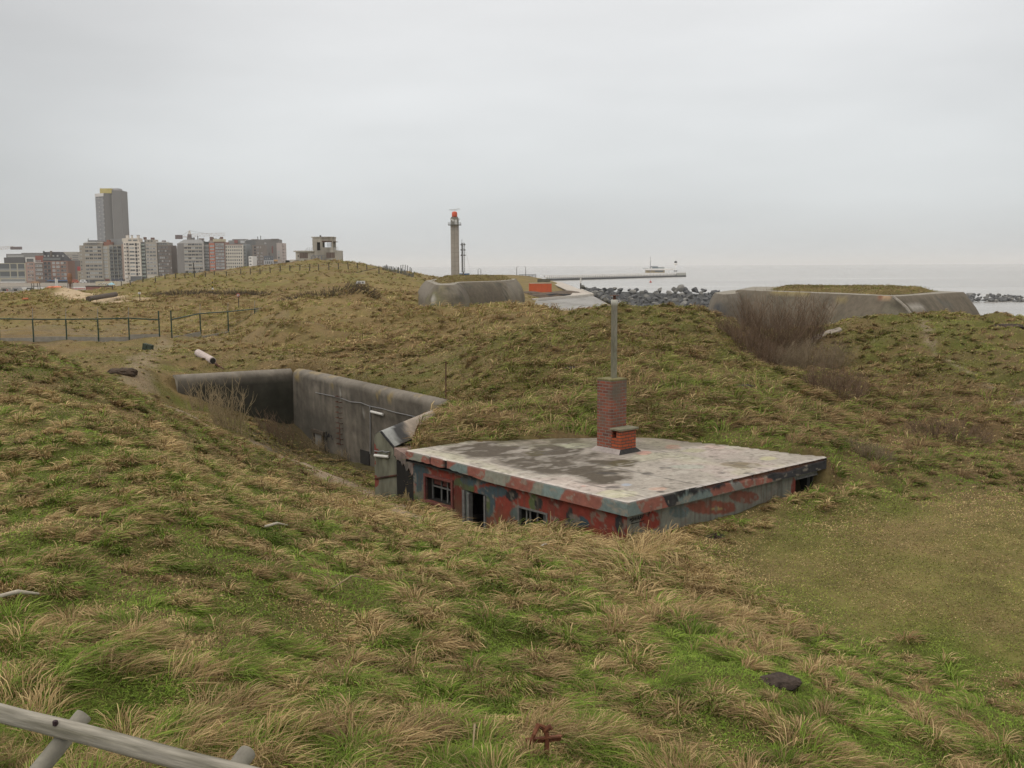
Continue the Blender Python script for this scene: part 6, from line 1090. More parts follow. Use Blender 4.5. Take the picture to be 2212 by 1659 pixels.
def build_town():
    BE = (.31, .28, .235); BE2 = (.36, .325, .26); GR = (.27, .265, .255); BR = (.165, .125, .105); BRK = (.24, .14, .105); WH = (.62, .60, .55); DK = (.12, .12, .12); RED_ = (.26, .10, .075); PK = (.36, .25, .21)
    # tower block
    D = 1040.0; g = lambda X, Y: (240 + X / 9.217, 500 + Y / 9.217); zb = TOWNZ
    def W(u, v): p = ats(u, v, D); return p
    a = W(255.5, 600); b_ = W(288, 600); c_ = W(307.5, 600); d_ = W(310, 600); e_ = W(334, 600); X0 = a[0]; root = empty('tower_block', (X0, D, zb)); tag(root, 'tall dark grey residential tower block with a yellow rooftop box above the town', 'tower', kind='thing')
    zt = lambda v, u=290: ats(u, v, D)[2] - zb; x = lambda p: p[0] - X0; m_s = mat('tower_slab_grey', (.20, .195, .19), .9, .06, .05); m_f = mat('tower_front', (.27, .275, .285), .85, .1, .08)
    z1 = zt(531); zl = zt(538, 256); xs = [x(a), x(b_), x(c_), x(d_), x(e_)]
    b = MB(); b.prism([(xs[0], 9), (xs[1], 0), (xs[2], 4), (xs[2], 22), (xs[0] + 1.5, 26)], -1, z1); b.build('wall', m_s, root); b = MB(); zr = zt(523, 322); b.prism([(xs[3] + .4, 0), (xs[4], 2), (xs[4] - 1, 22), (xs[3] + .4, 22)], -1, zr); b.build('wing', m_s, root); b = MB(); b.bx(xs[2], xs[3] + .4, 4, 20, -1, zt(524)); b.build('stair_shaft', mat('shaft_dark', (.07, .07, .075), .8, .1, .2), root)
    n = 29; fx = np.array([xs[0], 9.0]); fd = np.array([xs[1] - xs[0], -9.0]); fn = np.array([-9.0, -(xs[1] - xs[0])]); fn = fn / np.linalg.norm(fn); fl = np.linalg.norm(fd); ang = math.atan2(fd[1], fd[0])
    z_lo = zt(662); zh = z1 - 4.2; st = (zh - z_lo) / n
    b = MB(); b.box((fx[0] + fd[0] / 2 + fn[0] * .25, fx[1] + fd[1] / 2 + fn[1] * .25, z1 - 1.6), (fl * 1.02, .5, 3.2), Matrix.Rotation(ang, 3, 'Z')); b.build('white_fascia', mat('fascia_white', (.6, .58, .56), .8, .05, .2), root)
    bm = MB(); bm.box((0, 0, 0), (fl * .46, .5, 1.25), Matrix.Rotation(ang, 3, 'Z')); bme = bm.mesh('balcony_band', m_f); wm = MB(); wm.box((0, 0, 0), (fl * .43, .2, 1.3), Matrix.Rotation(ang, 3, 'Z')); wme = wm.mesh('window_band', mat('tower_glass', (.10, .11, .125), .3, .5, .12)); pm = MB(); pm.box((0, 0, 0), (.8, .5, .7), Matrix.Rotation(ang, 3, 'Z')); pme = pm.mesh('pale_panel', mat('fascia_white', (0, 0, 0)))
    for i in range(n):
        z = z_lo + st * (i + .5)
        for s_ in (.26, .74):
            p = fx + fd * s_; o = link('balcony_band', bme, root); o.location = (p[0] + fn[0] * .3, p[1] + fn[1] * .3, z); o = link('window_band', wme, root); o.location = (p[0] + fn[0] * .1, p[1] + fn[1] * .1, z + st * .45)
        if i % 1 == 0:
            for s_ in (.03, .5, .99)[i % 3:i % 3 + 1]: p = fx + fd * s_; o = link('pale_panel', pme, root); o.location = (p[0] + fn[0] * .6, p[1] + fn[1] * .6, z + .3)
    lm = MB(); lm.bx(-1.0, 1.0, -.3, 0, -.65, .65); lme = lm.mesh('landing', mat('fascia_white', (0, 0, 0)))
    for i in range(26): o = link('landing', lme, root); o.location = ((xs[2] + xs[3]) / 2 + .2, 3.9, z_lo + 3 + (zr - z_lo - 8) * i / 25)
    b = MB(); b.bx(x(W(272, 520)), x(W(304, 520)), 2, 16, z1, zt(517.5)); b.build('yellow_roof_box', mat('yellow_cladding', (.50, .42, .15), .7, .08, .2), root); b = MB(); b.bx(x(W(304, 520)), x(W(320, 520)), 5, 16, z1, zt(517)); b.build('plant_room', mat('plant_grey', (.42, .41, .42), .8, .08, .2), root)
    # row of blocks, left to right along the front
    B = Bld('low apartment block with deep pale-framed balconies at the far left', -4, 69, 723.6, 800, (.40, .37, .28)); B.box('setback_storey', 6, 62, 708, 723.6, (.10, .10, .105), 3, 12)
    for r in range(2):
        for (u0, u1) in ((-2, 25), (28, 45), (48.5, 66)): o = B.box('balcony', u0, u1, 725.5 + r * 21, 743.5 + r * 21, (.10, .11, .115), -.05, .0); B.box('balcony_parapet', u0, u1, 738.5 + r * 21, 743.5 + r * 21, (.27, .28, .28), -.2, -.06)
    B.box('window_band', 0, 66, 768, 776, (.2, .21, .21), -.1, 0); B.box('shop_front', 2, 71, 774, 785, (.55, .54, .52), -3, -.3); B.wins(cols(4, 69, 7, .55), 776.5, 1, 1, 6, 'd')
    B = Bld('narrow pinkish house with a white-framed dormer', 69.5, 95, 720, 800, PK); B.box('dormer_frame', 71, 96, 708, 711, (.68, .67, .64), -.4, 6); B.box('dormer_frame', 71, 73.5, 711, 721, (.68, .67, .64), -.4, 4); B.box('dormer_frame', 93.5, 96, 711, 721, (.68, .67, .64), -.4, 4); B.box('dormer', 73.5, 93.5, 711, 720, (.13, .14, .14), 0, 4); B.wins(cols(74, 91, 3, .7), 724, 10.2, 5, 4.6, 'dgw'); B.bands('balcony_band', 74, 91, 750, 10, 3, 3, (.38, .31, .26))
    B = Bld('brown brick house with triple white windows and a steep red roof', 95, 118, 722.8, 800, BR); B.box('roof', 96, 118, 703, 722.8, RED_, 1, 9); B.box('cornice', 94.5, 118, 721.8, 723.4, (.62, .6, .57)); B.wins(cols(96.5, 115.5, 3, .88), 727.5, 11.2, 4, 6.6, 'pw'); B.wins(cols(97, 113, 3, .6), 715.5, 1, 1, 4.6, 'w'); B.box('shutter', 104, 110.5, 761.5, 766, (.30, .17, .06), -.3, -.14)
    B = Bld('big red-brown brick hotel with dark mansard roof and a blue awning', 118, 186, 717.5, 800, BRK); b = MB(); xx = B.x; zz = B.z; b.add([(xx(118), 0, zz(717.5)), (xx(181), 0, zz(717.5)), (xx(181), 12, zz(717.5)), (xx(118), 12, zz(717.5)), (xx(118.6), 3, zz(692.5)), (xx(161), 3, zz(692.5)), (xx(161), 9, zz(692.5)), (xx(118.6), 9, zz(692.5))], [(0, 1, 5, 4), (1, 2, 6, 5), (2, 3, 7, 6), (3, 0, 4, 7), (4, 5, 6, 7)]); rf = b.build('roof', mat('slate_dark', (.05, .05, .055), .8, .2, .3), B.root); B.box('chimney', 139, 142.5, 690, 706, (.14, .12, .1), -.1, 2); B.box('chimney', 118, 119.5, 690, 700, (.1, .1, .1), 1, 3)
    B.wins([(122, 126), (132, 136), (145.5, 150), (157, 161.5), (172, 177)], 700.5 + 1, 1, 1, 4.2, 'p'); B.box('upper_glazing', 119, 167, 708.5, 715, (.16, .17, .17), -.15, 0); B.bands('balcony_band', 119, 139, 719.5 + 7, 10.4, 5, 2.5, (.12, .12, .12), -.6, 0); B.wins(cols(119, 140, 2, .72), 720.5, 10.4, 5, 6.2, 'db'); B.wins([(143.5, 151), (154.5, 163), (167, 174), (175.5, 181)], 720, 10.4, 5, 6.6, 'gdp'); B.box('awning', 131, 186, 770, 772.5, (.09, .15, .28), -3, -.1); B.box('shop_front', 120, 186, 773, 783, (.10, .105, .11), -.15, 0); B.box('shop_door', 133, 140, 774, 782, (.16, .04, .045), -.3, -.16)
    B = Bld('wide pale concrete block behind the brick hotel, with long window strips', 163, 222, 698.5, 960, (.34, .32, .285)); B.box('plant_room', 164, 211, 692.5, 698.5, (.36, .34, .3), 2, 9); B.bands('window_band', 170, 190, 702, 5.3, 3, 1.8, (.17, .175, .18), -.1, 0); B.bands('window_band', 200, 216, 702, 5.3, 3, 1.8, (.15, .15, .16), -.1, 0)
    B = Bld('grey rooftops of a block behind the far left front', 18, 111, 698, 960, (.22, .22, .215)); B.box('roof', 60, 110, 695.5, 698, (.17, .165, .155), 0, 9); B.box('white_parapet', 22, 66, 703, 705.5, (.5, .5, .49), -.2, 0)
    B = Bld('dark old gable end on the side street next to the brick hotel', 186, 201, 716, 850, (.17, .155, .145), 18); B.wins(cols(187, 196, 2, .5), 722, 9, 5, 5, 'gd', .3); B.box('chimney', 192, 194, 708, 716, BRK, 1, 2)
    B = Bld('small grey side-street house with a brown roof', 200, 213, 722, 880, (.27, .25, .235), 16); B.box('roof', 199, 214, 716, 722, (.14, .11, .09), -.3, 9); B.wins(cols(201, 212, 2, .5), 730, 9, 4, 5, 'dp', .2)
    B = Bld('small cream side-street house with a bright red roof patch', 212, 223, 745, 840, (.42, .37, .27), 12); B.box('roof', 211.5, 223, 733, 745, (.36, .06, .06), 0, 8); B.wins(cols(214, 222, 2, .5), 749, 9, 3, 4.5, 'dp')
    B = Bld('beige apartment block with four-part window bands and white roof edge', 220.4, 283.5, 674.8, 796, BE); B.box('penthouse', 230, 283, 668, 674.8, (.27, .245, .205), 1, 11); B.box('roof_edge', 235, 271.5, 664.8, 667, (.66, .65, .62), 0, 11); B.box('roof_clutter', 240, 262, 660.5, 664.8, (.10, .10, .1), 3, 8); B.wins(cols(235, 280.5, 4, .9), 677.5, 10.12, 9, 5.4, 'dgdp'); B.wins([(222.5, 226)], 677.5, 10.12, 9, 4.2, 'dp'); B.bands('spandrel', 234, 281.5, 683.2, 10.12, 9, 3.6, (.35, .315, .26), -.2, 0); B.box('shop_front', 224, 283, 769.5, 777, (.09, .09, .095), -.2, 0); B.wins(cols(241, 270, 5, .6), 669.3, 1, 1, 3.6, 'g')
    b = MB(); b.tube([(B.x(240), 4, B.z(668)), (B.x(240), 4, B.z(655))], .25, 5); b.build('aerial', m_post, B.root)
    B = Bld('slim yellowish block with one pale window per floor and brick penthouse', 283.5, 301.4, 675.5, 797, BE2); B.wins([(285, 296.5)], 679, 9.75, 9, 5.6, 'p'); B.box('brick_penthouse', 286, 304, 665, 675.5, (.24, .11, .075), 1, 8); B.box('brick_chimney', 293.5, 300, 659.5, 665, (.25, .11, .075), 2, 6); B.box('door_front', 287, 299, 767, 775, (.16, .05, .045), -.2, 0); B.bands('sill', 284.5, 297, 684.8, 9.75, 9, 1, (.42, .39, .33), -.25, 0)
    B = Bld('grey block of glazed loggias with dark balconies between slim piers', 301.4, 336.7, 673, 797, (.255, .24, .205)); B.wins(cols(302, 335.5, 3, .86), 677.3, 10.0, 9, 6.3, 'dgbd'); B.bands('balcony', 302.5, 335, 683.2, 10.0, 9, 2.6, (.15, .16, .155), -.9, -.15); B.box('pier', 313, 313.9, 676, 768, (.33, .31, .26), -1.0, 0); B.box('pier', 324.6, 325.5, 676, 768, (.33, .31, .26), -1.0, 0); B.box('shop_front', 304, 337, 766, 773, (.10, .11, .15), -.2, 0); B.box('pink_pier', 336.7, 341.5, 671, 768, (.34, .25, .21), -.3, 4); B.box('grey_screen', 295, 335, 656, 673, (.24, .245, .245), 8, 12)
    B = Bld('bright cream-white apartment block with penthouse and three chimneys', 341, 388, 664.4, 795, (.66, .60, .52)); B.box('penthouse', 336, 381, 654.8, 664.4, (.55, .50, .43), 2, 11)
    for u0, u1, v in ((344, 350, 646), (358, 360, 647), (374, 379, 647)): B.box('chimney', u0, u1, v, 654.8, (.60, .56, .5), 4, 7); B.box('chimney_cap', u0 - .4, u1 + .4, v - .9, v, (.2, .17, .15), 3.8, 7.2)
    for cs, k, hv in (([(343.5, 347)], 'dg', 3.8), ([(349.5, 355)], 'b', 7.4), ([(357, 371.5)], 'gdp', 4.6), ([(373.5, 378.5)], 'b', 7.4), ([(380.5, 383.5)], 'd', 3.8)): B.wins(cs, 668.6 + (0 if hv > 5 else .8), 10.2, 9, hv, k)
    B.bands('balcony_rail', 349.3, 355.2, 672.8, 10.2, 9, 3.4, (.44, .40, .35), -.5, -.15); B.box('shop_front', 357, 388, 759.6, 774, (.12, .125, .13), -.25, 0); B.box('awning', 343, 352, 760, 763.5, (.6, .58, .55), -2, -.3); B.box('penthouse_window', 353, 362, 658.5, 662.5, (.17, .18, .18), 1.8, 2); B.box('penthouse_window', 366, 378, 658.5, 662.5, (.17, .18, .18), 1.8, 2)
    B = Bld('narrow grey-green block of stacked dark balconies with thin pale edges', 388, 402, 666.4, 797, (.15, .165, .155)); B.bands('balcony', 387.5, 401.5, 670.5, 9.55, 10, 4.4, (.28, .31, .28), -1.2, -.2); B.bands('balcony_shadow_gap', 387.5, 401, 675.0, 9.55, 10, 1.2, (.05, .055, .055), -1.0, -.1); B.wins([(390, 400.5)], 666.8, 9.55, 10, 3.4, 'dgw')
    B = Bld('light beige block with three white triple windows per floor and twin brown chimneys', 402.2, 432.8, 666.7, 796, (.38, .345, .295)); B.box('penthouse', 397, 425.5, 658.5, 666.7, (.36, .33, .28), 2, 10); B.wins(cols(398.5, 424, 3, .6), 660.7, 1, 1, 4.4, 'd'); B.wins(cols(403, 430.5, 3, .86), 671.2, 9.65, 9, 4.9, 'wpg'); B.box('chimney', 393.5, 399, 651.5, 658.5, (.13, .085, .07), 3, 6); B.box('chimney', 413.5, 421, 653, 658.5, (.16, .10, .085), 3, 6); B.box('shop_front', 404, 432, 757, 765, (.5, .46, .38), -1, -.1)
    B = Bld('dark brown block with rows of small windows and glazed penthouse', 433, 472.5, 674.7, 797, (.16, .13, .115)); B.box('penthouse', 433, 466, 667, 674.7, (.27, .255, .23), 1, 10); B.box('roof_edge', 431, 455, 664.5, 667, (.6, .6, .58), 0, 10); B.box('chimney', 444, 452, 661, 664.5, (.13, .09, .08), 3, 6); B.wins(cols(435.5, 464, 6, .75), 678, 9.25, 9, 5.2, 'dgp'); B.wins([(465.5, 467.8), (469.6, 472)], 688, 9.25, 8, 4.4, 'pd', .25); B.box('roof_edge', 431.5, 472.5, 673.8, 675.2, (.28, .26, .22), -.3, 0); B.box('side_shade', 432.8, 435, 676, 757, (.06, .075, .07), -.1, 0); B.wins(cols(436, 462, 4, .8), 668.5, 1, 1, 4.6, 'g')
    B = Bld('grey jumble of older houses set back in the side street', 471, 492, 701, 900, (.22, .215, .21)); B.box('upper_house', 475, 489, 683, 701, (.28, .27, .26), 6, 11); B.box('chimney', 474, 478.5, 676.5, 684, (.2, .2, .2), 7, 9); B.box('chimney', 481.5, 483, 676, 684, (.2, .2, .2), 7, 9); B.box('white_gable', 481, 487, 700, 705.5, (.5, .47, .44), -.2, 0); B.wins(cols(475, 486, 2, .6), 710, 9, 5, 5, 'dg')
    B = Bld('curved grey corner apartment block with continuous window bands and mansard roof', 489.5, 561, 668.7, 795, (.32, .295, .26)); b = MB(); xx, zz = B.x, B.z; b.add([(xx(491), 0, zz(668.7)), (xx(561), 0, zz(668.7)), (xx(561), 12, zz(668.7)), (xx(491), 12, zz(668.7)), (xx(506), 3, zz(658.5)), (xx(552), 3, zz(658.5)), (xx(552), 9, zz(658.5)), (xx(506), 9, zz(658.5))], [(0, 1, 5, 4), (1, 2, 6, 5), (2, 3, 7, 6), (3, 0, 4, 7), (4, 5, 6, 7)]); b.build('roof', mat('zinc_grey', (.25, .25, .245), .7, .1, .2), B.root); B.box('corner_wall', 489.5, 507.5, 669, 760, (.215, .205, .195), -.3, 0); B.bands('spandrel', 507.5, 558, 675.0, 9.45, 9, 4.0, (.36, .33, .285), -.4, 0); B.wins(cols(508, 557.5, 5, .95), 669.8, 9.45, 9, 5.2, 'dgdp'); B.wins(cols(492, 503, 2, .45), 681, 9.45, 8, 4.2, 'gd', .35); B.box('roof_hut', 512, 524, 653, 658.5, (.2, .19, .18), 4, 8); B.box('chimney', 528.5, 532, 652.5, 660, (.13, .12, .12), 4, 6); B.box('roof_hut', 545, 556, 655, 659, (.19, .16, .14), 4, 8); B.box('edge_pier', 558.5, 561.5, 669, 745, (.4, .38, .35), -.5, 1)
    b = MB(); b.tube([(B.x(541.2), 5, B.z(660)), (B.x(541.2), 5, B.z(648))], .35, 6); b.build('flue', m_post, B.root)
    B = Bld('narrow block of black balconies with white slab edges', 561.5, 576.5, 671.7, 797, (.17, .17, .165)); B.bands('balcony', 561, 576, 681.0, 8.85, 8, 2.6, (.07, .075, .075), -1.1, -.15); B.bands('slab_edge', 561, 576, 674.6, 8.85, 8, 1.1, (.45, .43, .40), -1.1, 0); B.wins([(564, 574.5)], 676, 8.85, 8, 4.6, 'wdp'); B.box('roof_bushes', 558, 574, 664.5, 671.7, (.045, .05, .045), 1, 4)
    B = Bld('narrow block with orange-red spandrels between white windows', 576.5, 591.5, 669, 797, (.42, .17, .12)); B.wins([(579, 589.8)], 674, 8.95, 8, 5.0, 'wwp'); B.box('chimney', 576, 583, 651, 669, (.17, .11, .095), 3, 7); B.box('penthouse', 574, 591, 661, 669, (.30, .27, .25), 2, 8); B.bands('spandrel', 577.5, 591, 670, 8.95, 8, 3.4, (.50, .17, .10), -.3, 0)
    B = Bld('brown block with three big white-framed windows per floor and cream penthouse', 591.5, 619.5, 665.5, 796, (.22, .13, .105)); B.box('roof_edge', 591, 620, 664.5, 667, (.2, .12, .1), -.5, 0); B.box('penthouse', 585.5, 614.5, 657, 665, (.46, .42, .30), 2, 9); B.wins(cols(593.5, 618, 3, .84), 669, 9.15, 8, 5.6, 'wpw'); B.bands('balcony_rail', 594, 618, 674.3, 9.15, 8, 1.3, (.33, .33, .33), -.5, -.16)
    for u in (586, 591, 601): B.box('vent_cowl', u, u + 1.6, 654, 657, (.2, .2, .2), 4, 5)
    B.box('chimney', 604.5, 610.5, 651, 660, (.16, .10, .09), 3, 6)
    B = Bld('white block with an even grid of eight small dark windows per floor', 620, 668.5, 672.8, 797, (.66, .62, .55)); B.wins(cols(620.8, 667.5, 8, .55), 676.5, 9.1, 8, 5.0, 'dgd'); B.bands('string_course', 620, 668.5, 683.6, 9.1, 8, .8, (.55, .51, .42), -.2, 0); B.box('roof_edge', 620, 668, 671.7, 673.4, (.36, .27, .24), -.5, 0)
    B = Bld('stepped grey rooftops with a red brick lift house behind the white block', 621, 686, 667, 900, (.23, .23, .225)); B.box('roof_step', 630, 684, 661, 667, (.25, .25, .24), 0, 9); B.box('roof_step', 640, 679, 657.5, 661, (.2, .19, .185), 1, 8); B.box('lift_house', 647, 656, 660, 669, (.24, .10, .09), -1, 0); B.box('white_box', 664, 675, 662, 669, (.5, .51, .52), -1, 0); B.box('roof_edge', 676, 685, 660, 662, (.6, .6, .58), -.5, 0)
    B = Bld('slim blue-grey glazed stair block beside the white block', 668.5, 678.5, 671, 800, (.25, .27, .275)); B.wins([(670, 677)], 676, 9.1, 8, 5.4, 'g')
    B = Bld('dark grey recessed block with deep balconies', 678.5, 693.5, 660.5, 830, (.15, .155, .155)); B.wins([(680, 686)], 674, 9.2, 8, 6, 'b'); B.wins([(688, 692)], 674, 9.2, 8, 5, 'g'); B.box('roof_hut', 684, 691, 659, 660.5, (.24, .24, .24), 2, 6)
    B = Bld('small bright white house with four stacked windows', 684, 695, 704.6, 780, (.72, .70, .66)); B.wins([(686, 691.5)], 708, 8.7, 4, 3.2, 'gd')
    B = Bld('brown-grey block with pairs of white windows and dark balcony recesses', 695, 725, 673.7, 800, (.21, .18, .16)); B.wins([(700, 704.6)], 677.5, 8.3, 8, 5, 'b'); B.wins([(707.5, 709.6), (710.8, 712.9), (717, 719), (720.2, 722.4)], 678, 8.05, 8, 4.6, 'pwg', .12)
    B = Bld('huge blank grey party wall of the tall block at the right end of the town', 692.5, 768, 658.5, 870, (.205, .195, .185)); B.box('roof_hut', 727, 744, 657.3, 658.5, (.2, .19, .18), 2, 8); B.box('lift_house', 748, 766, 656.8, 662, (.17, .16, .15), -.5, 6); B.box('roof_wall', 693, 711, 657.5, 659.5, (.25, .24, .23), -.3, 4); B.wins([(729, 734)], 667, 8, 3, 4, 'p'); B.box('brick_return', 748.5, 752, 677, 696, (.22, .10, .085), -.2, 0); B.box('dark_stain', 739, 743, 695, 703, (.12, .115, .11), -.12, 0)
    for u, h in ((708.8, 10), (717, 12)): b = MB(); b.tube([(B.x(u), 3, B.z(660)), (B.x(u), 3, B.z(660 - h))], .3, 5); b.build('aerial', m_post, B.root)
    B = Bld('pale block with rounded stacked balconies facing the sea, last of the row', 762, 777, 668, 860, (.42, .37, .345), 16)
    for r in range(9): b = MB(); b.lathe([(2.6, 0), (2.6, 1.5)], (B.x(775), 4, B.z(676 + r * 8.4)), 12); b.build('balcony', mat('rounded_balcony', (.48, .41, .385), .85, .08, .2), B.root)
    B.wins([(764.5, 770)], 690, 8, 5, 5, 'pg')
    B = Bld('old low house with a slate mansard and white ground storeys', 726, 752, 715.5, 780, (.40, .40, .41)); B.box('roof', 726, 746, 703.5, 715.5, (.12, .13, .145), .3, 8); B.wins(cols(728, 750, 4, .55), 718, 12, 2, 8, 'gd'); B.wins(cols(729, 744, 3, .4), 709, 1, 1, 4, 'p')
    B = Bld('small house with an orange-yellow blind right of the slate-roofed one', 752, 764, 713, 782, (.36, .31, .27)); B.box('blind', 754, 764, 714.5, 718.5, (.5, .30, .12), -1, 0); B.wins(cols(754, 763, 2, .6), 719, 9, 2, 5, 'pg')
    # beach and promenade clutter in front of the town
    o = MB(); p, q = ats(-60, 786, 620), ats(420, 786, 620); o.bx(0, q[0] - p[0], 0, 2, -4, 0); w = o.build('promenade_wall', mat('sea_front_wall', (.33, .31, .29), .9, .1, .2)); w.location = (p[0], 620, ats(180, 787, 620)[2]); tag(w, 'long grey promenade wall in front of the town', 'wall', kind='thing')
    def kiosk(label, name, u0, u1, v0, v1, D, col, cat, roof=None, stripes=None):
        p, q = ats(u0, v1, D), ats(u1, v0, D); r = empty(name, (p[0], D, p[2] - 1)); tag(r, label, cat, kind='thing'); h = q[2] - p[2] + 1; b = MB(); b.bx(0, q[0] - p[0], 0, 4, 0, h); b.build('wall', mat('kiosk_%02x%02x%02x' % tuple(int(c * 255) for c in col), col, .8, .1, .4), r)
        if roof: b = MB(); b.bx(-.2, q[0] - p[0] + .2, -.4, 4.2, h, h + .4); b.build('roof', mat('kioskroof_%02x%02x%02x' % tuple(int(c * 255) for c in roof), roof, .8, .1, .4), r)
        if stripes:
            for f0, f1 in ((.05, .24), (.48, .66)): b = MB(); b.bx(0.02, q[0] - p[0] - .02, -.05, 0, h * f0 + .3, h * f1 + .3); b.build('stripe', mat('stripe_red', (.38, .05, .045), .7, .1, .4), r)
        return r
    kiosk('long red and white striped hoarding behind the dune', 'hoarding', 176, 234.5, 789, 800, 560, (.66, .63, .6), 'hoarding', stripes=True); kiosk('white beach barrier strip left of the orange inflatable', 'barrier', 60, 128, 790, 797, 560, (.62, .61, .59), 'barrier'); kiosk('low brown beach pavilion with dark flat roof and red wall', 'beach_pavilion', 236, 307, 787.5, 799, 540, (.27, .11, .085), 'pavilion', (.07, .07, .06))
    r = kiosk('cream hoarding with a black and white mural on the promenade', 'mural_hoarding', 263, 321, 774, 785, 600, (.52, .45, .32), 'hoarding'); random.seed(9); b = MB()
    for i in range(26): x0 = 1.6 + i * .38 + random.uniform(-.1, .1); z0 = random.uniform(1.1, 2.6); b.box((x0, -.03, z0), (random.uniform(.15, .5), .03, random.uniform(.2, .7)), Matrix.Rotation(random.uniform(-.7, .7), 3, 'Y'))
    b.build('mural', mat('mural_black', (.05, .05, .05), .8, .1, 1), r); b = MB()
    for i in range(16): x0 = 1.4 + i * .6; b.box((x0, -.015, random.uniform(1.2, 2.6)), (.5, .02, .6), Matrix.Rotation(random.uniform(-.5, .5), 3, 'Y'))
    b.build('mural', mat('mural_white', (.65, .65, .63), .8, .05, 1), r); kiosk('cream hoarding right of the blue parasol', 'cream_wall', 322, 352, 774, 784, 600, (.50, .45, .35), 'wall')
    p = ats(307, 783, 590); r = empty('parasol', p); tag(r, 'pale blue parasol on the promenade', 'parasol'); b = MB(); b.lathe([(2.2, .1), (1.2, .7), (.1, 1.3)], (0, 0, 0), 10); b.build('canopy', mat('parasol_blue', (.26, .47, .55), .7, .1, 1), r); b = MB(); b.tube([(0, 0, -2), (0, 0, 1.35)], .06, 6); b.build('pole', m_white, r)
    # orange inflatable dome
    p = ats(151, 797, 470); r = empty('inflatable_dome', p); tag(r, 'bright orange inflatable beach dome behind the dune', 'dome', kind='thing'); k = 470 / 2764; b = MB(); n = 14
    for j in range(9):
        t = j / 8; yy = -3 + 6 * t; w = (25 * k) * (1 - .15 * abs(2 * t - 1)); h = (13 * k) * (1 - .25 * (2 * t - 1) ** 2)
        b.v += [(w * math.copysign(abs(math.cos(a)) ** .6, math.cos(a)), yy, h * math.sin(a) ** .7 - .4) for a in np.linspace(0.001, math.pi - .001, n)]
    b.f = [tuple(q) for q in grid_faces(9, n)] + [tuple(range(n)), tuple(range(8 * n, 9 * n))]; b.mi = [0] * len(b.f); b.build('shell', mat('inflatable_orange', (.56, .12, .03), .5, .08, .5), r, smooth=False)
    # rust-coloured climbing tower
    p = ats(194, 798, 430); k = 430 / 2764; r = empty('play_tower', p); tag(r, 'rust-brown drum-shaped play tower on stilts', 'play tower', kind='thing'); b = MB(); b.lathe([(4.2 * k, 17 * k), (6 * k, 22 * k), (6.4 * k, 34 * k), (5.6 * k, 43 * k), (2.5 * k, 47 * k)], (0, 0, 0), 12); b.build('drum', mat('rust_brown', (.20, .095, .045), .85, .4, .8, dark=(.10, .06, .04)), r); b = MB(); [b.tube([(s * 5 * k, t * 4 * k, -.5), (s * 5 * k, t * 4 * k, 20 * k)], .12, 5) for s in (-1, 1) for t in (-1, 1)]; b.tube([(0, 0, 0), (0, 0, 18 * k)], .3, 6); b.build('legs_frame', m_rust, r)
    p = ats(99, 797, 440); k = 440 / 2764; r = empty('climbing_frame', p); tag(r, 'brown timber play frame with a small roof, left of the orange dome', 'play frame', kind='thing'); b = MB(); [b.tube([(s * 9 * k, t, -.5), (s * 8 * k, t, 18 * k)], .14, 5) for s in (-1, 1) for t in (-1, 1)]; b.tube([(-9 * k, -1, 10 * k), (9 * k, -1, 10 * k)], .1, 5); b.build('frame', m_post, r); b = MB(); b.add([(-12 * k, -1.6, 18 * k), (12 * k, -1.6, 18 * k), (12 * k, 1.6, 18 * k), (-12 * k, 1.6, 18 * k), (-8 * k, 0, 23 * k), (8 * k, 0, 23 * k)], [(0, 1, 5, 4), (2, 3, 4, 5), (1, 2, 5), (3, 0, 4), (3, 2, 1, 0)]); b.build('roof', mat('play_roof', (.22, .14, .08), .9, .2, 1), r)
    ha = {15: 'second', 40: 'third', 82: 'last'}
    for i, (u, w_, lab) in enumerate(((15, 27, 'grey A-frame beach hut at the far left with a red striped end'), (46, 26, 'plain grey A-frame beach hut between two others'), (82, 17, 'dark grey A-frame beach hut nearest to the play frame'))):
        p = ats(u, 801, 450); k = 450 / 2764; r = empty('beach_hut', p); tag(r, lab, 'hut', 'A-frame beach huts'); b = MB(); w2 = w_ / 2 * k; b.add([(-w2, -1, 0), (w2, -1, 0), (.55 * w2, -1, 10 * k), (-.55 * w2, -1, 10 * k), (-w2, 2, 0), (w2, 2, 0), (.55 * w2, 2, 10 * k), (-.55 * w2, 2, 10 * k)], [(0, 1, 2, 3), (7, 6, 5, 4), (0, 3, 7, 4), (1, 5, 6, 2), (3, 2, 6, 7), (0, 4, 5, 1)]); b.build('body', mat('hut_grey%d' % i, ((.23, .22, .20), (.25, .25, .25), (.10, .10, .09))[i], .85, .3, .5), r); b = MB(); b.bx(-w2 * .35, w2 * .35, -1.06, -1.0, 1 * k, 6 * k); b.build('door', m_dark if i != 2 else MATS['cabin_panel'], r)
        if i == 0: b = MB(); [b.bx(w2 * .45, w2 * .8, -1.08, -1.0, z * k, (z + 1.3) * k) for z in (1, 4)]; b.build('stripe', mat('stripe_red', (0, 0, 0)), r)
    for u, v0, lab in ((153.8, 766, 'white flagpole base in front of the blue awning'), (157.8, 768, 'second white pole in front of the blue awning, right of the first')):
        p = ats(u, 786, 640); b = MB(); b.tube([(0, 0, -1), (0, 0, (786 - v0) / 2764 * 640)], .42, 8); o = b.build('white_pole', m_white); o.location = p; tag(o, lab, 'pole')
    p = ats(245.2, 778, 700); b = MB(); b.tube([(0, 0, -1), (0, 0, 6.5)], [.14, .1], 6); b.tube([(0, 0, 6.5), (0, 0, 8)], .08, 5); o = b.build('lamp_column', mat('column_pale', (.42, .43, .43), .6, .1, 1)); o.location = p; tag(o, 'slim pale lamp column in front of the beige window-band block', 'lamp column')
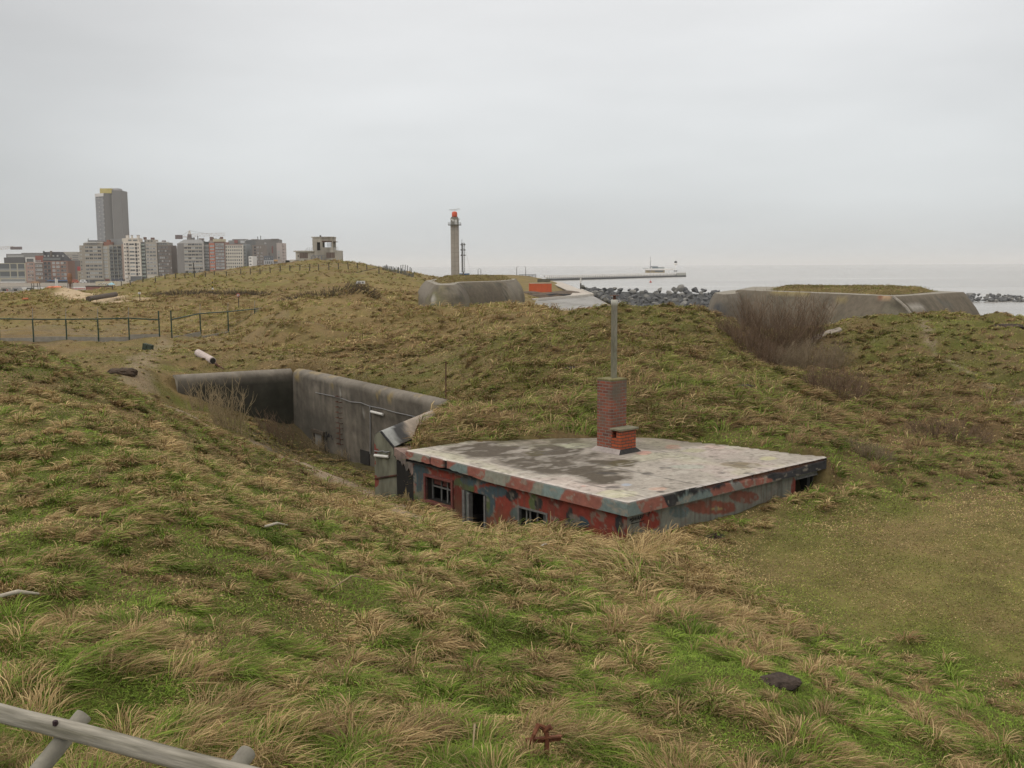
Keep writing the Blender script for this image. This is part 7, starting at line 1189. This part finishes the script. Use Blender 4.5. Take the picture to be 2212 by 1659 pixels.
    # cars on the promenade
    for u, col, lab in ((228, (.62, .62, .62), 'white van parked in front of the side street'), (207, (.40, .10, .05), 'orange-red car parked left of the white van'), (330, (.55, .56, .57), 'silver-white car parked right of the blue parasol'), (352, (.5, .5, .48), 'pale car parked in front of the cream-white block'), (312, (.20, .05, .05), 'dark red car parked behind the mural hoarding'), (300, (.1, .11, .13), 'dark car parked behind the mural hoarding, left of the dark red one')):
        Dc = 690; p = ats(u, 778.5, Dc); r = empty('parked_car', (p[0], Dc, p[2])); tag(r, lab, 'car', 'cars parked on the promenade'); van = 'van' in lab; hb = .95 if not van else 1.2; b = MB(); b.bx(-2.1, 2.1, 0, 1.7, .3, hb); b.add([(-1.5 - .6 * van, .1, hb), (1.3 + .2 * van, .1, hb), (.8 + .4 * van, .15, hb + .6 + .5 * van), (-1.1 - .9 * van, .15, hb + .6 + .5 * van), (-1.5 - .6 * van, 1.6, hb), (1.3 + .2 * van, 1.6, hb), (.8 + .4 * van, 1.55, hb + .6 + .5 * van), (-1.1 - .9 * van, 1.55, hb + .6 + .5 * van)], [(0, 1, 2, 3), (7, 6, 5, 4), (0, 3, 7, 4), (1, 5, 6, 2), (3, 2, 6, 7)]); b.build('body', mat('car_%02x%02x%02x' % tuple(int(c * 255) for c in col), col, .3, .05, 1, spec=.5), r); b = MB(); b.bx(-1.1, .9, .05, .12, hb + .08, hb + .5); b.build('window', mat('pane_d', (0, 0, 0)), r)
        for s in (-1.3, 1.3): b = MB(); b.tube([(s, -.05, .32), (s, .2, .32)], .33, 10); b.build('wheel', m_dark, r)
    # tower cranes
    m_cr = mat('crane_pale', (.42, .33, .28), .7, .1, .5); m_cd = mat('crane_dark', (.16, .13, .13), .7, .1, .5)
    def truss(b, p, q, w, n, r=.16):
        p = np.array(p, float); q = np.array(q, float); up_ = np.array([0, 0, w]); 
        for o_ in (0 * up_, up_): b.tube([p + o_, q + o_], r, 4)
        for i in range(n): a = p + (q - p) * i / n; c = p + (q - p) * (i + 1) / n; b.tube([a, a + up_] if i % 2 else [a + up_, a], r * .7, 4); b.tube([a + (up_ if i % 2 else 0), c + (0 if i % 2 else up_)], r * .7, 4)
    D = 900.0; g = lambda X, Y: ats(380 + X / 10.055, 620 + Y / 10.055, D); base = g(1420, 360); r = empty('tower_crane', (base[0], D, TOWNZ)); tag(r, 'pale tower crane with long jib above the curved grey corner block', 'crane', kind='thing'); O = np.array([base[0], D, TOWNZ]); L_ = lambda X, Y: g(X, Y) - O
    b = MB(); top = L_(1418, 145); b.tube([(0, 0, 0), L_(1420, 270)], .75, 4); b.build('mast', m_cd, r); b = MB(); p = L_(1420, 270); [b.tube([p + np.array([s, t, 0]), top + np.array([s * .3, t * .3, 0])], .2, 4) for s in (-.9, .9) for t in (-.9, .9)]; b.build('mast_head', mat('crane_yellow', (.5, .42, .3), .7, .1, 1), r); b = MB(); b.box(L_(1420, 290), (3.2, 2, 3)); b.build('cab', m_cd, r)
    b = MB(); truss(b, L_(1450, 308), L_(2420, 282), 2.4, 15, .12); b.build('jib', m_cr, r); b = MB(); b.tube([L_(1420, 318), L_(1150, 316)], .35, 5); b.build('counter_jib', m_cr, r); b = MB(); b.box(L_(1125, 320), (6, 2, 3.6)); b.build('counterweight', m_cd, r); b = MB(); b.tube([top, L_(2000, 245)], .1, 4); b.tube([top, L_(1200, 290)], .1, 4); b.build('stay_cable', m_cd, r)
    D = 860.0; g = lambda X, Y: ats(X / 7.373, 670 + Y / 7.373, D); base = g(-260, 120); r = empty('tower_crane', (base[0], D, TOWNZ)); tag(r, 'tower crane at the left edge with only its jib end showing above the roofs', 'crane', kind='thing'); O = np.array([base[0], D, TOWNZ]); L_ = lambda X, Y: g(X, Y) - O
    b = MB(); truss(b, L_(-250, 130), L_(300, 100), 2.0, 12, .13); b.build('jib', m_cr, r); b = MB(); b.box(L_(330, 92), (9, 2, 2.4)); b.build('counterweight', m_cd, r); b = MB(); b.tube([(0, 0, 0), L_(-260, 60)], .75, 4); b.build('mast', m_cd, r)
build_town()

# ---------------------------------------------------------------- bushes, debris, signs, rail
m_thick = mat('thicket_twig', (.10, .075, .045), .9, .3, 2); m_twig = mat('bare_twig', (.155, .105, .068), .9, .3, 4); m_twig2 = mat('grey_twig', (.20, .155, .10), .9, .3, 4); m_twig3 = mat('dry_stem', (.28, .22, .13), .9, .3, 5)
def shrub(label, q, rx, ry, hgt, n, m, seed, name='bare_shrub', rad=.014, spread=.75, cat='shrub', pale=None):
    """bare twigs rising from a wide foot, each forking twice"""
    r = np.random.default_rng(seed); root = empty(name, q); tag(root, label, cat); b = MB()
    for i in range(n):
        a = r.uniform(0, 6.28); rr = math.sqrt(r.random()); fx, fy = math.cos(a) * rr * rx * .8, math.sin(a) * rr * ry * .8; gz = ground(q[0] + fx, q[1] + fy) - q[2]
        ox, oy = math.cos(a) * rr * rx * spread * .35 + r.normal(0, .10 * hgt), math.sin(a) * rr * ry * spread * .35 + r.normal(0, .10 * hgt); h = hgt * (1 - .45 * rr * rr) * r.uniform(.45, 1.05); p0 = np.array([fx, fy, gz - .1]); p2 = np.array([fx + ox, fy + oy, gz + h]); p1 = p0 * .5 + p2 * .5 + np.array([r.normal(0, .07), r.normal(0, .07), h * .04]) * hgt * .6
        b.tube([p0, p1, p2], [rad * 1.3, rad, rad * .4], 3, False)
        for k in range(6):
            t = r.uniform(.15, .95); s = p0 * (1 - t) + p2 * t if t < .5 else p1 * (2 - 2 * t) + p2 * (2 * t - 1); an = r.uniform(0, 6.28); le = hgt * r.uniform(.10, .26); m1 = s + np.array([math.cos(an) * le * .45, math.sin(an) * le * .45, le * .45]); e = m1 + np.array([math.cos(an) * le * .2 + r.normal(0, .04), math.sin(an) * le * .2, le * .6]); b.tube([s, m1, e], [rad * .65, rad * .5, rad * .25], 3, False)
    b.build('twigs', m, root)
def build_plants():
    q = hit(1690, 768, 40, 70); shrub('tall wide bare brown bush growing against the large casemate', q, 2.5, 1.7, 3.5, 330, m_twig, 1, rad=.010)
    q = hit(1620, 766, 40, 70); shrub('low dark bramble thicket left of the tall bare bush', q, 1.7, 1.2, 1.5, 220, m_twig, 2, rad=.009)
    q = hit(1760, 800, 30, 60); shrub('grey-brown bare bush in the hollow, in front of the tall one', q, 1.9, 1.2, 1.6, 260, m_twig2, 3, rad=.008)
    q = hit(1805, 850, 25, 50); shrub('dark bare bush at the lower end of the hollow', q, 1.3, .9, 1.2, 220, m_twig, 4, rad=.007)
    q = hit(1700, 792, 30, 60); shrub('pale dry thicket at the foot of the tall bare bush', q, 1.5, .8, 1.25, 180, m_twig2, 5, rad=.010)
    q = hit(430, 868, 38, 46.0); shrub('pale bare sapling in front of the dark end of the sunken wall', q + np.array([.7, -1.6, 0]), .9, .5, 1.9, 26, m_twig3, 6, 'bare_sapling', .012, .7, 'sapling')
    q = hit(500, 925, 36, 46.0); shrub('tall thin bare sapling with upright stems in front of the sunken wall', q + np.array([0, -.3, 0]), .8, .5, 2.3, 34, m_twig3, 7, 'bare_sapling', .012, .6, 'sapling')
    q = hit(610, 958, 36, 47.0); shrub('sparse dark shrub in the corner of the sunken wall', q, 1.5, .7, 1.5, 36, m_twig, 8, 'bare_sapling', .011, .8, 'sapling')
    for i, (u, v) in enumerate(((700, 975), (760, 990))): q = hit(u, v, 33, 47.0); shrub(('dry weeds at the foot of the wall below the niche', 'dry weeds at the foot of the wall below the rusty ladder')[i], q, .8, .5, .8, 40, m_twig3, 20 + i, 'dry_weeds', .009, .7, 'weeds')
    q = hit(2050, 940, 25, 45); shrub('dark brown bracken patch on the slope of the right hill', q, 1.4, 1.0, .5, 200, m_twig, 12, 'bracken', .007, .8, 'bracken')
    q = hit(1880, 990, 20, 40); shrub('brown bramble tangle beside the right end of the bunker roof', q, .7, .6, .55, 120, m_twig2, 13, 'bramble', .006, .8, 'bramble')
    q = hit(520, 640, 90, 160); shrub('dark thicket in the hollow in front of the fenced dune', q, 4.5, 2.5, .9, 220, m_thick, 14, 'thicket', .028, .45, 'thicket')
    q = hit(395, 638, 90, 170); shrub('low dark thicket at the left foot of the fenced dune', q, 5, 2.5, .9, 220, m_thick, 15, 'thicket', .028, .45, 'thicket')
    q = hit(700, 640, 90, 160); shrub('long dark thicket below the middle of the fenced dune', q, 6, 2.5, .8, 240, m_thick, 16, 'thicket', .028, .45, 'thicket')
    q = hits(548, 770, 150, 300); shrub('dark leafless hedge bush in front of the curved grey corner block', ats(528, 776, 255), 5, 3, 3.0, 200, mat('dark_hedge_twig', (.055, .05, .035), .9, .3, 2), 17, 'hedge_bush', .06, .8, 'bush')
build_plants()
def lump(name, label, cat, q, rx, ry, h, m, seed, rough=.35):
    r = np.random.default_rng(seed); import bmesh; bm = bmesh.new(); bmesh.ops.create_icosphere(bm, subdivisions=4, radius=1)
    for v in bm.verts: n = (fbm(v.co.x * 1.5 + seed, v.co.y * 1.5 + v.co.z * 1.3, seed, 4) - .5) * rough * 2; v.co = Vector((v.co.x * rx * (1 + n), v.co.y * ry * (1 + n), v.co.z * h * (1 + n * 1.5)))
    me = bpy.data.meshes.new(name); bm.to_mesh(me); bm.free(); me.materials.append(m); o = link(name, me); o.location = q; tag(o, label, cat, kind='thing'); return o
def build_props():
    m_soil = mat('dark_soil', (.06, .045, .036), .95, .5, 14, .02); m_bone = mat('bleached_wood', (.42, .38, .31), .8, .25, 12, .002, stretch=(1, 1, 1))
    lump('molehill', 'dark bare molehill in the green grass at the right', 'molehill', hit(1685, 1480, 6, 20) + np.array([0, 0, .03]), .22, .14, .08, m_soil, 3, .2); lump('molehill', 'small dark clod on the short grass beside the bunker wall', 'molehill', hit(1545, 1160, 12, 30), .2, .13, .08, m_soil, 4); lump('peat_mound', 'dark peaty mound on the trodden path at the left', 'mound', hit(266, 806, 25, 80), .62, .42, .24, mat('peat', (.07, .05, .035), .95, .5, 6, .03), 5); lump('soil_mound', 'bare dark hollow edge on the right hill top', 'mound', hits(2770, 900, 35, 90), .95, .5, .22, m_soil, 6)
    lump('soil_scar', 'bare dark scrape on the mound beside the bushes', 'scrape', hits(2042, 1062, 25, 50), .4, .24, .08, m_soil, 8); lump('rabbit_hole', 'dark burrow opening in the mound left of the flue pipe', 'burrow', hits(1565, 1015, 25, 60), .5, .22, .09, m_soil, 9)
    # half-buried concrete slab on the right hill
    p, q = hits(2222, 948, 35, 80), hits(2312, 908, 35, 80); b = MB(); d = (q - p); L_ = np.linalg.norm(d); a = math.atan2(d[1], d[0]); n = 12; V = []
    for i in range(n + 1):
        t = i / n; c = p + d * t; w = .30 * math.sin(math.pi * (.12 + .8 * t)) ** .6; r = np.array([-math.sin(a), math.cos(a), 0]); c = c + np.array([0, 0, .06 + .08 * math.sin(math.pi * t)]); V += [c - r * w - p + np.array([0, 0, -.22]), c - r * w * .8 - p, c + r * w * .8 - p + np.array([0, 0, .1]), c + r * w - p + np.array([0, 0, -.3])]
    b.add(V, [tuple(x) for x in grid_faces(n + 1, 4)] + [(0, 1, 2, 3), (4 * n + 3, 4 * n + 2, 4 * n + 1, 4 * n)]); o = b.build('concrete_slab', mat('pale_slab', (.27, .235, .20), .9, .2, 5, .02)); o.location = p; tag(o, 'pale rough concrete slab half buried in the right hill', 'slab')
    # fallen white pipe with splintered end, small plate, rods
    p, q = hit(428, 770, 40, 70), hit(460, 786, 40, 70); b = MB(); up_ = np.array([0, 0, .2]); b.tube([p + up_ - p, q + up_ * .8 - p], [.2, .19], 14); r = empty('fallen_pipe', p); tag(r, 'pale pinkish concrete pipe lying in the grass above the sunken wall', 'pipe', kind='thing'); b.build('pipe', mat('pale_pipe', (.48, .41, .38), .85, .2, 5, .004), r); b = MB(); d = q - p; b.tube([d * 1.0 + up_ * .8, d * 1.015 + up_ * .8], .15, 10); b.build('pipe_mouth', m_dark, r); b = MB(); s = d / np.linalg.norm(d); b.tube([d * 1.15 + up_ * .3, d * 1.7 + up_ * .1], [.05, .03], 5); b.tube([d * 1.2 + up_ * .5, d * 1.6 + up_ * .2], [.04, .02], 5); o = b.build('rusty_strap', m_rust, r)
    p = hit(320, 756, 40, 70); r = empty('junction_box', p, R(-25)); tag(r, 'dark green tilted electrical box standing in the grass near the fence gap', 'box', kind='thing'); b = MB(); b.box((-.17, 0, .17), (.32, .26, .42), Matrix.Rotation(R(12), 3, 'Y')); b.box((.17, 0, .13), (.30, .25, .40), Matrix.Rotation(R(12), 3, 'Y')); b.build('body', mat('box_green', (.035, .048, .032), .7, .25, 6), r)
    p = hits(1226, 1094, 25, 60); b = MB(); b.tube([(0, 0, -.3), (.02, 0, 1.42)], .025, 6); o = b.build('iron_rod', m_rust); o.location = p; tag(o, 'thin rusty iron rod standing upright behind the sunken wall', 'rod')
    # sand-bank beam
    p, q = hits(243, 829, 90, 220), hits(318, 820, 90, 220); r = empty('iron_beam', p); tag(r, 'long dark hollow iron beam lying on the sandy slope', 'beam', kind='thing'); d = q - p; b = MB(); b.tube([np.array([0, 0, .3]), d + np.array([0, 0, .5])], [.28, .34], 10); b.build('tube', mat('beam_iron', (.10, .08, .065), .9, .3, 3), r); b = MB(); b.tube([d + np.array([0, 0, .5]), d * 1.01 + np.array([0, 0, .5])], .3, 10); b.build('rusty_end', m_rust, r)
    p = hits(70, 827, 90, 200); lump('litter', 'scrap of orange litter in the dune grass at the far left', 'litter', p + np.array([0, 0, .2]), .35, .15, .12, mat('litter_orange', (.5, .16, .08), .7, .2, 3), 17)
    # signs
    def sign_post(name, label, u, v, D, h, m=m_post): q = ats(u, v, D); g_ = ground(q[0], q[1]); r = empty(name, (q[0], q[1], g_)); tag(r, label, 'sign', kind='thing'); b = MB(); top = max(q[2] - g_, .6); b.tube([(0, 0, -.3), (0, 0, top + h)], .05, 6); b.build('post', m, r); return r, top
    D = 100.0; r, t = sign_post('notice_sign', 'small white rectangular notice board standing in the dune grass', 992, 792, D, .2); k = D / 2764; b = MB(); b.bx(-12.5 * k, 12.5 * k, -.08, -.05, t - .5 + .35, t - .5 + .35 + 8.4 * k); b.build('board', m_white, r); b = MB(); [b.bx((-10.5 + i * 2.7) * k, (-8.2 + i * 2.7) * k, -.085, -.081, t - .15 + 4.6 * k, t - .15 + 5.6 * k) for i in range(5)]; [b.bx((-10.5 + i * 2.7) * k, (-8.4 + i * 2.7) * k, -.085, -.081, t - .15 + 2.8 * k, t - .15 + 3.6 * k) for i in range(5)]; b.build('lettering', mat('sign_grey', (.25, .26, .3), .7, .1, 4), r); b = MB(); b.bx(5 * k, 8 * k, -.085, -.081, t - .15 + 2.2 * k, t - .15 + 5.8 * k); b.build('emblem', m_dark, r)
    D = 104.0; r, t = sign_post('prohibition_sign', 'round red and white prohibition sign in the dune grass', 655.5, 811.5, D, .1); k = D / 2764; z = t; b = MB(); b.tube([(0, -.05, z), (0, -.09, z)], 4.9 * k, 20); b.build('disc', mat('sign_red', (.40, .03, .03), .5, .1, 4), r); b = MB(); b.tube([(0, -.091, z), (0, -.11, z)], 3.5 * k, 20); b.build('face', m_white, r); b = MB(); b.tube([(-.05, -.115, z + .06), (.05, -.115, z - .08)], .03, 5); b.tube([(.02, -.115, z + .08), (.03, -.115, z - .06)], .025, 5); b.build('symbol', m_dark, r)
    D = 128.0; r, t = sign_post('notice_sign', 'tiny white notice on a low post by the dark thicket', 384, 806, D, .1); k = D / 2764; b = MB(); b.bx(-3.6 * k, 3.6 * k, -.08, -.05, t - 2.5 * k, t + 2.6 * k); b.build('board', m_white, r); b = MB(); b.bx(-1.4 * k, 1.4 * k, -.09, -.081, t - 1 * k, t + 1.2 * k); b.build('symbol', mat('sign_grey', (0, 0, 0)), r)
    D = 135.0; q = ats(585, 800, D); g_ = ground(q[0], q[1]); r = empty('marker_pole', (q[0], q[1], g_)); tag(r, 'thin yellow and black banded marker pole in the dunes', 'pole', kind='thing'); hh = q[2] - g_ + 32 / 2764 * D; b = MB(); m_y = mat('marker_yellow', (.42, .30, .05), .7, .1, 5)
    n = 8
    for i in range(n): b.m = i % 2; b.tube([(0, 0, -.2 + (hh + .2) * i / n), (0, 0, -.2 + (hh + .2) * (i + 1) / n)], .06, 6)
    b.build('pole', [m_dark, m_y], r); b = MB(); b.lathe([(.04, 0), (.13, .05), (.13, .2), (.04, .25)], (0, 0, hh * .35), 8); b.build('white_cap', m_white, r)
    # driftwood and sticks in the near grass
    def stick(label, a, c, rad, m, lift=.1, name='driftwood_stick', bend=.03): p, q = hit(*a, 4, 40), hit(*c, 4, 40); mid = (p + q) / 2 + np.array([0, 0, bend]); b = MB(); b.tube([np.array([0, 0, lift]), mid - p + np.array([0, 0, lift]), q - p + np.array([0, 0, lift * .9])], [rad, rad * 1.15, rad * .5], 7); o = b.build(name, m, None, True); o.location = p; tag(o, label, 'stick'); return o
    stick('bleached driftwood stick lying at the left edge of the grass', (-6, 1314), (86, 1304), .02, m_bone, .11); stick('short pale stick lying in the bright green patch', (574, 1158), (622, 1151), .018, m_bone, .14); stick('white splinter of wood on the grass near the bunker corner', (1168, 1198), (1188, 1195), .013, m_white, .16); stick('forked pale twig standing out of the grass near the bottom', (1030, 1605), (1022, 1648), .008, m_twig3, .12, bend=.09); stick('long dry straw stem across the tussocks', (720, 1325), (800, 1298), .008, m_twig3, .3, bend=.08)
    # rusty scrap near the bottom edge
    p = hit(1175, 1630, 5, 14); r = empty('rusty_scrap', p, R(12)); tag(r, 'rusty iron angle with a bent bracket stuck in the grass at the bottom', 'scrap', kind='thing'); m_ru = mat('orange_rust', (.15, .055, .028), .9, .5, 20, .003, dark=(.10, .05, .03)); b = MB(); b.box((0, 0, .13), (.27, .03, .012)); b.box((0, .014, .11), (.27, .006, .045)); b.build('angle_iron', m_ru, r); b = MB(); b.tube([(.02, 0, 0), (.025, .01, .15), (0, .02, .2), (-.045, .0, .23), (-.08, -.03, .18), (-.11, -.02, .1)], [.02, .018, .022, .02, .016, .01], 6); b.tube([(.01, .01, .18), (.05, 0, .21), (.06, -.01, .19)], [.02, .022, .012], 6); b.build('bracket', m_ru, r)
    # low log rail in the corner
    m_log = mat('grey_log', (.24, .225, .185), .85, .3, 7, .004, stretch=(1, 1, 1), dark=(.19, .19, .14)); zr = CAMZ - 2.44; pa = plane_hit(-260, 1893, (0, 0, zr), np.array([0, 0, 1.])); pb = plane_hit(800, 2166, (0, 0, zr), np.array([0, 0, 1.])); d = pb - pa; r = empty('log_rail', np.array([pa[0], pa[1], zr])); tag(r, 'low rail of weathered round logs on slanting legs in the near corner', 'rail', kind='thing'); O = np.array([pa[0], pa[1], zr])
    n = 60; pts = [pa + d * i / n - O + np.array([0, 0, .002 * math.sin(i * .25)]) for i in range(n + 1)]; b = MB(); b.tube(pts, [.05 + .0006 * math.sin(i * .5) for i in range(n + 1)], 18)
    o = b.build('log', mat('log_grain', (.29, .27, .225), .85, .3, 1.6, .004, dark=(.15, .14, .105)), r, True); o.rotation_euler = (0, 0, 0)
    ang = math.atan2(d[1], d[0]); mt = MATS['log_grain']; nt = mt.node_tree; mp = [n_ for n_ in nt.nodes if n_.type == 'MAPPING'][0]; mp.vector_type = 'TEXTURE'; mp.inputs['Rotation'].default_value = (0, 0, ang); mp.inputs['Scale'].default_value = (.35, .022, .022)
    def legm(name, u0, v0, u1, v1, dy, rad): a = plane_hit(u0, v0, (0, 0, zr + .005), np.array([0, 0, 1.])); a = a + np.array([.0, dy, 0]); dd = ray(u1 / K, v1 / K); c = np.array([0, 0, CAMZ]) + dd * ((a[1] - .25) / dd[1]); c = a + (c - a) * 2.2; b = MB(); b.tube([a - O, c - O], [rad, rad * 1.05], 14); b.build(name, m_log, r, True)
    legm('leg', 212, 1986, 112, 2112, .085, .047); legm('leg', 668, 2092, 600, 2180, .085, .045)
    b = MB(); q = plane_hit(152, 1989, (0, 0, zr + .045), np.array([0, 0, 1.])); b.lathe([(.014, -.01), (.014, .012), (.008, .016)], q - O, 10); b.build('bolt', mat('bolt_dark', (.03, .016, .018), .7, .2, 9), r)
build_props()
grow()

# ---------------------------------------------------------------- the air
def build_haze():
    m = bpy.data.materials.new('haze_air'); m.use_nodes = True; nt = m.node_tree; nt.nodes.clear(); o = nt.nodes.new('ShaderNodeOutputMaterial'); v = nt.nodes.new('ShaderNodeVolumePrincipled'); v.inputs['Density'].default_value = HAZE; v.inputs['Color'].default_value = (.93, .95, .97, 1); v.inputs['Anisotropy'].default_value = 0.0; nt.links.new(v.outputs[0], o.inputs['Volume'])
    b = MB(); b.bx(-45000, 45000, -4000, 45000, -28, 140); h = b.build('haze', m); tag(h, 'thin sea haze', kind='stuff')
HAZE = 0.0001
if HAZE > 0: build_haze()
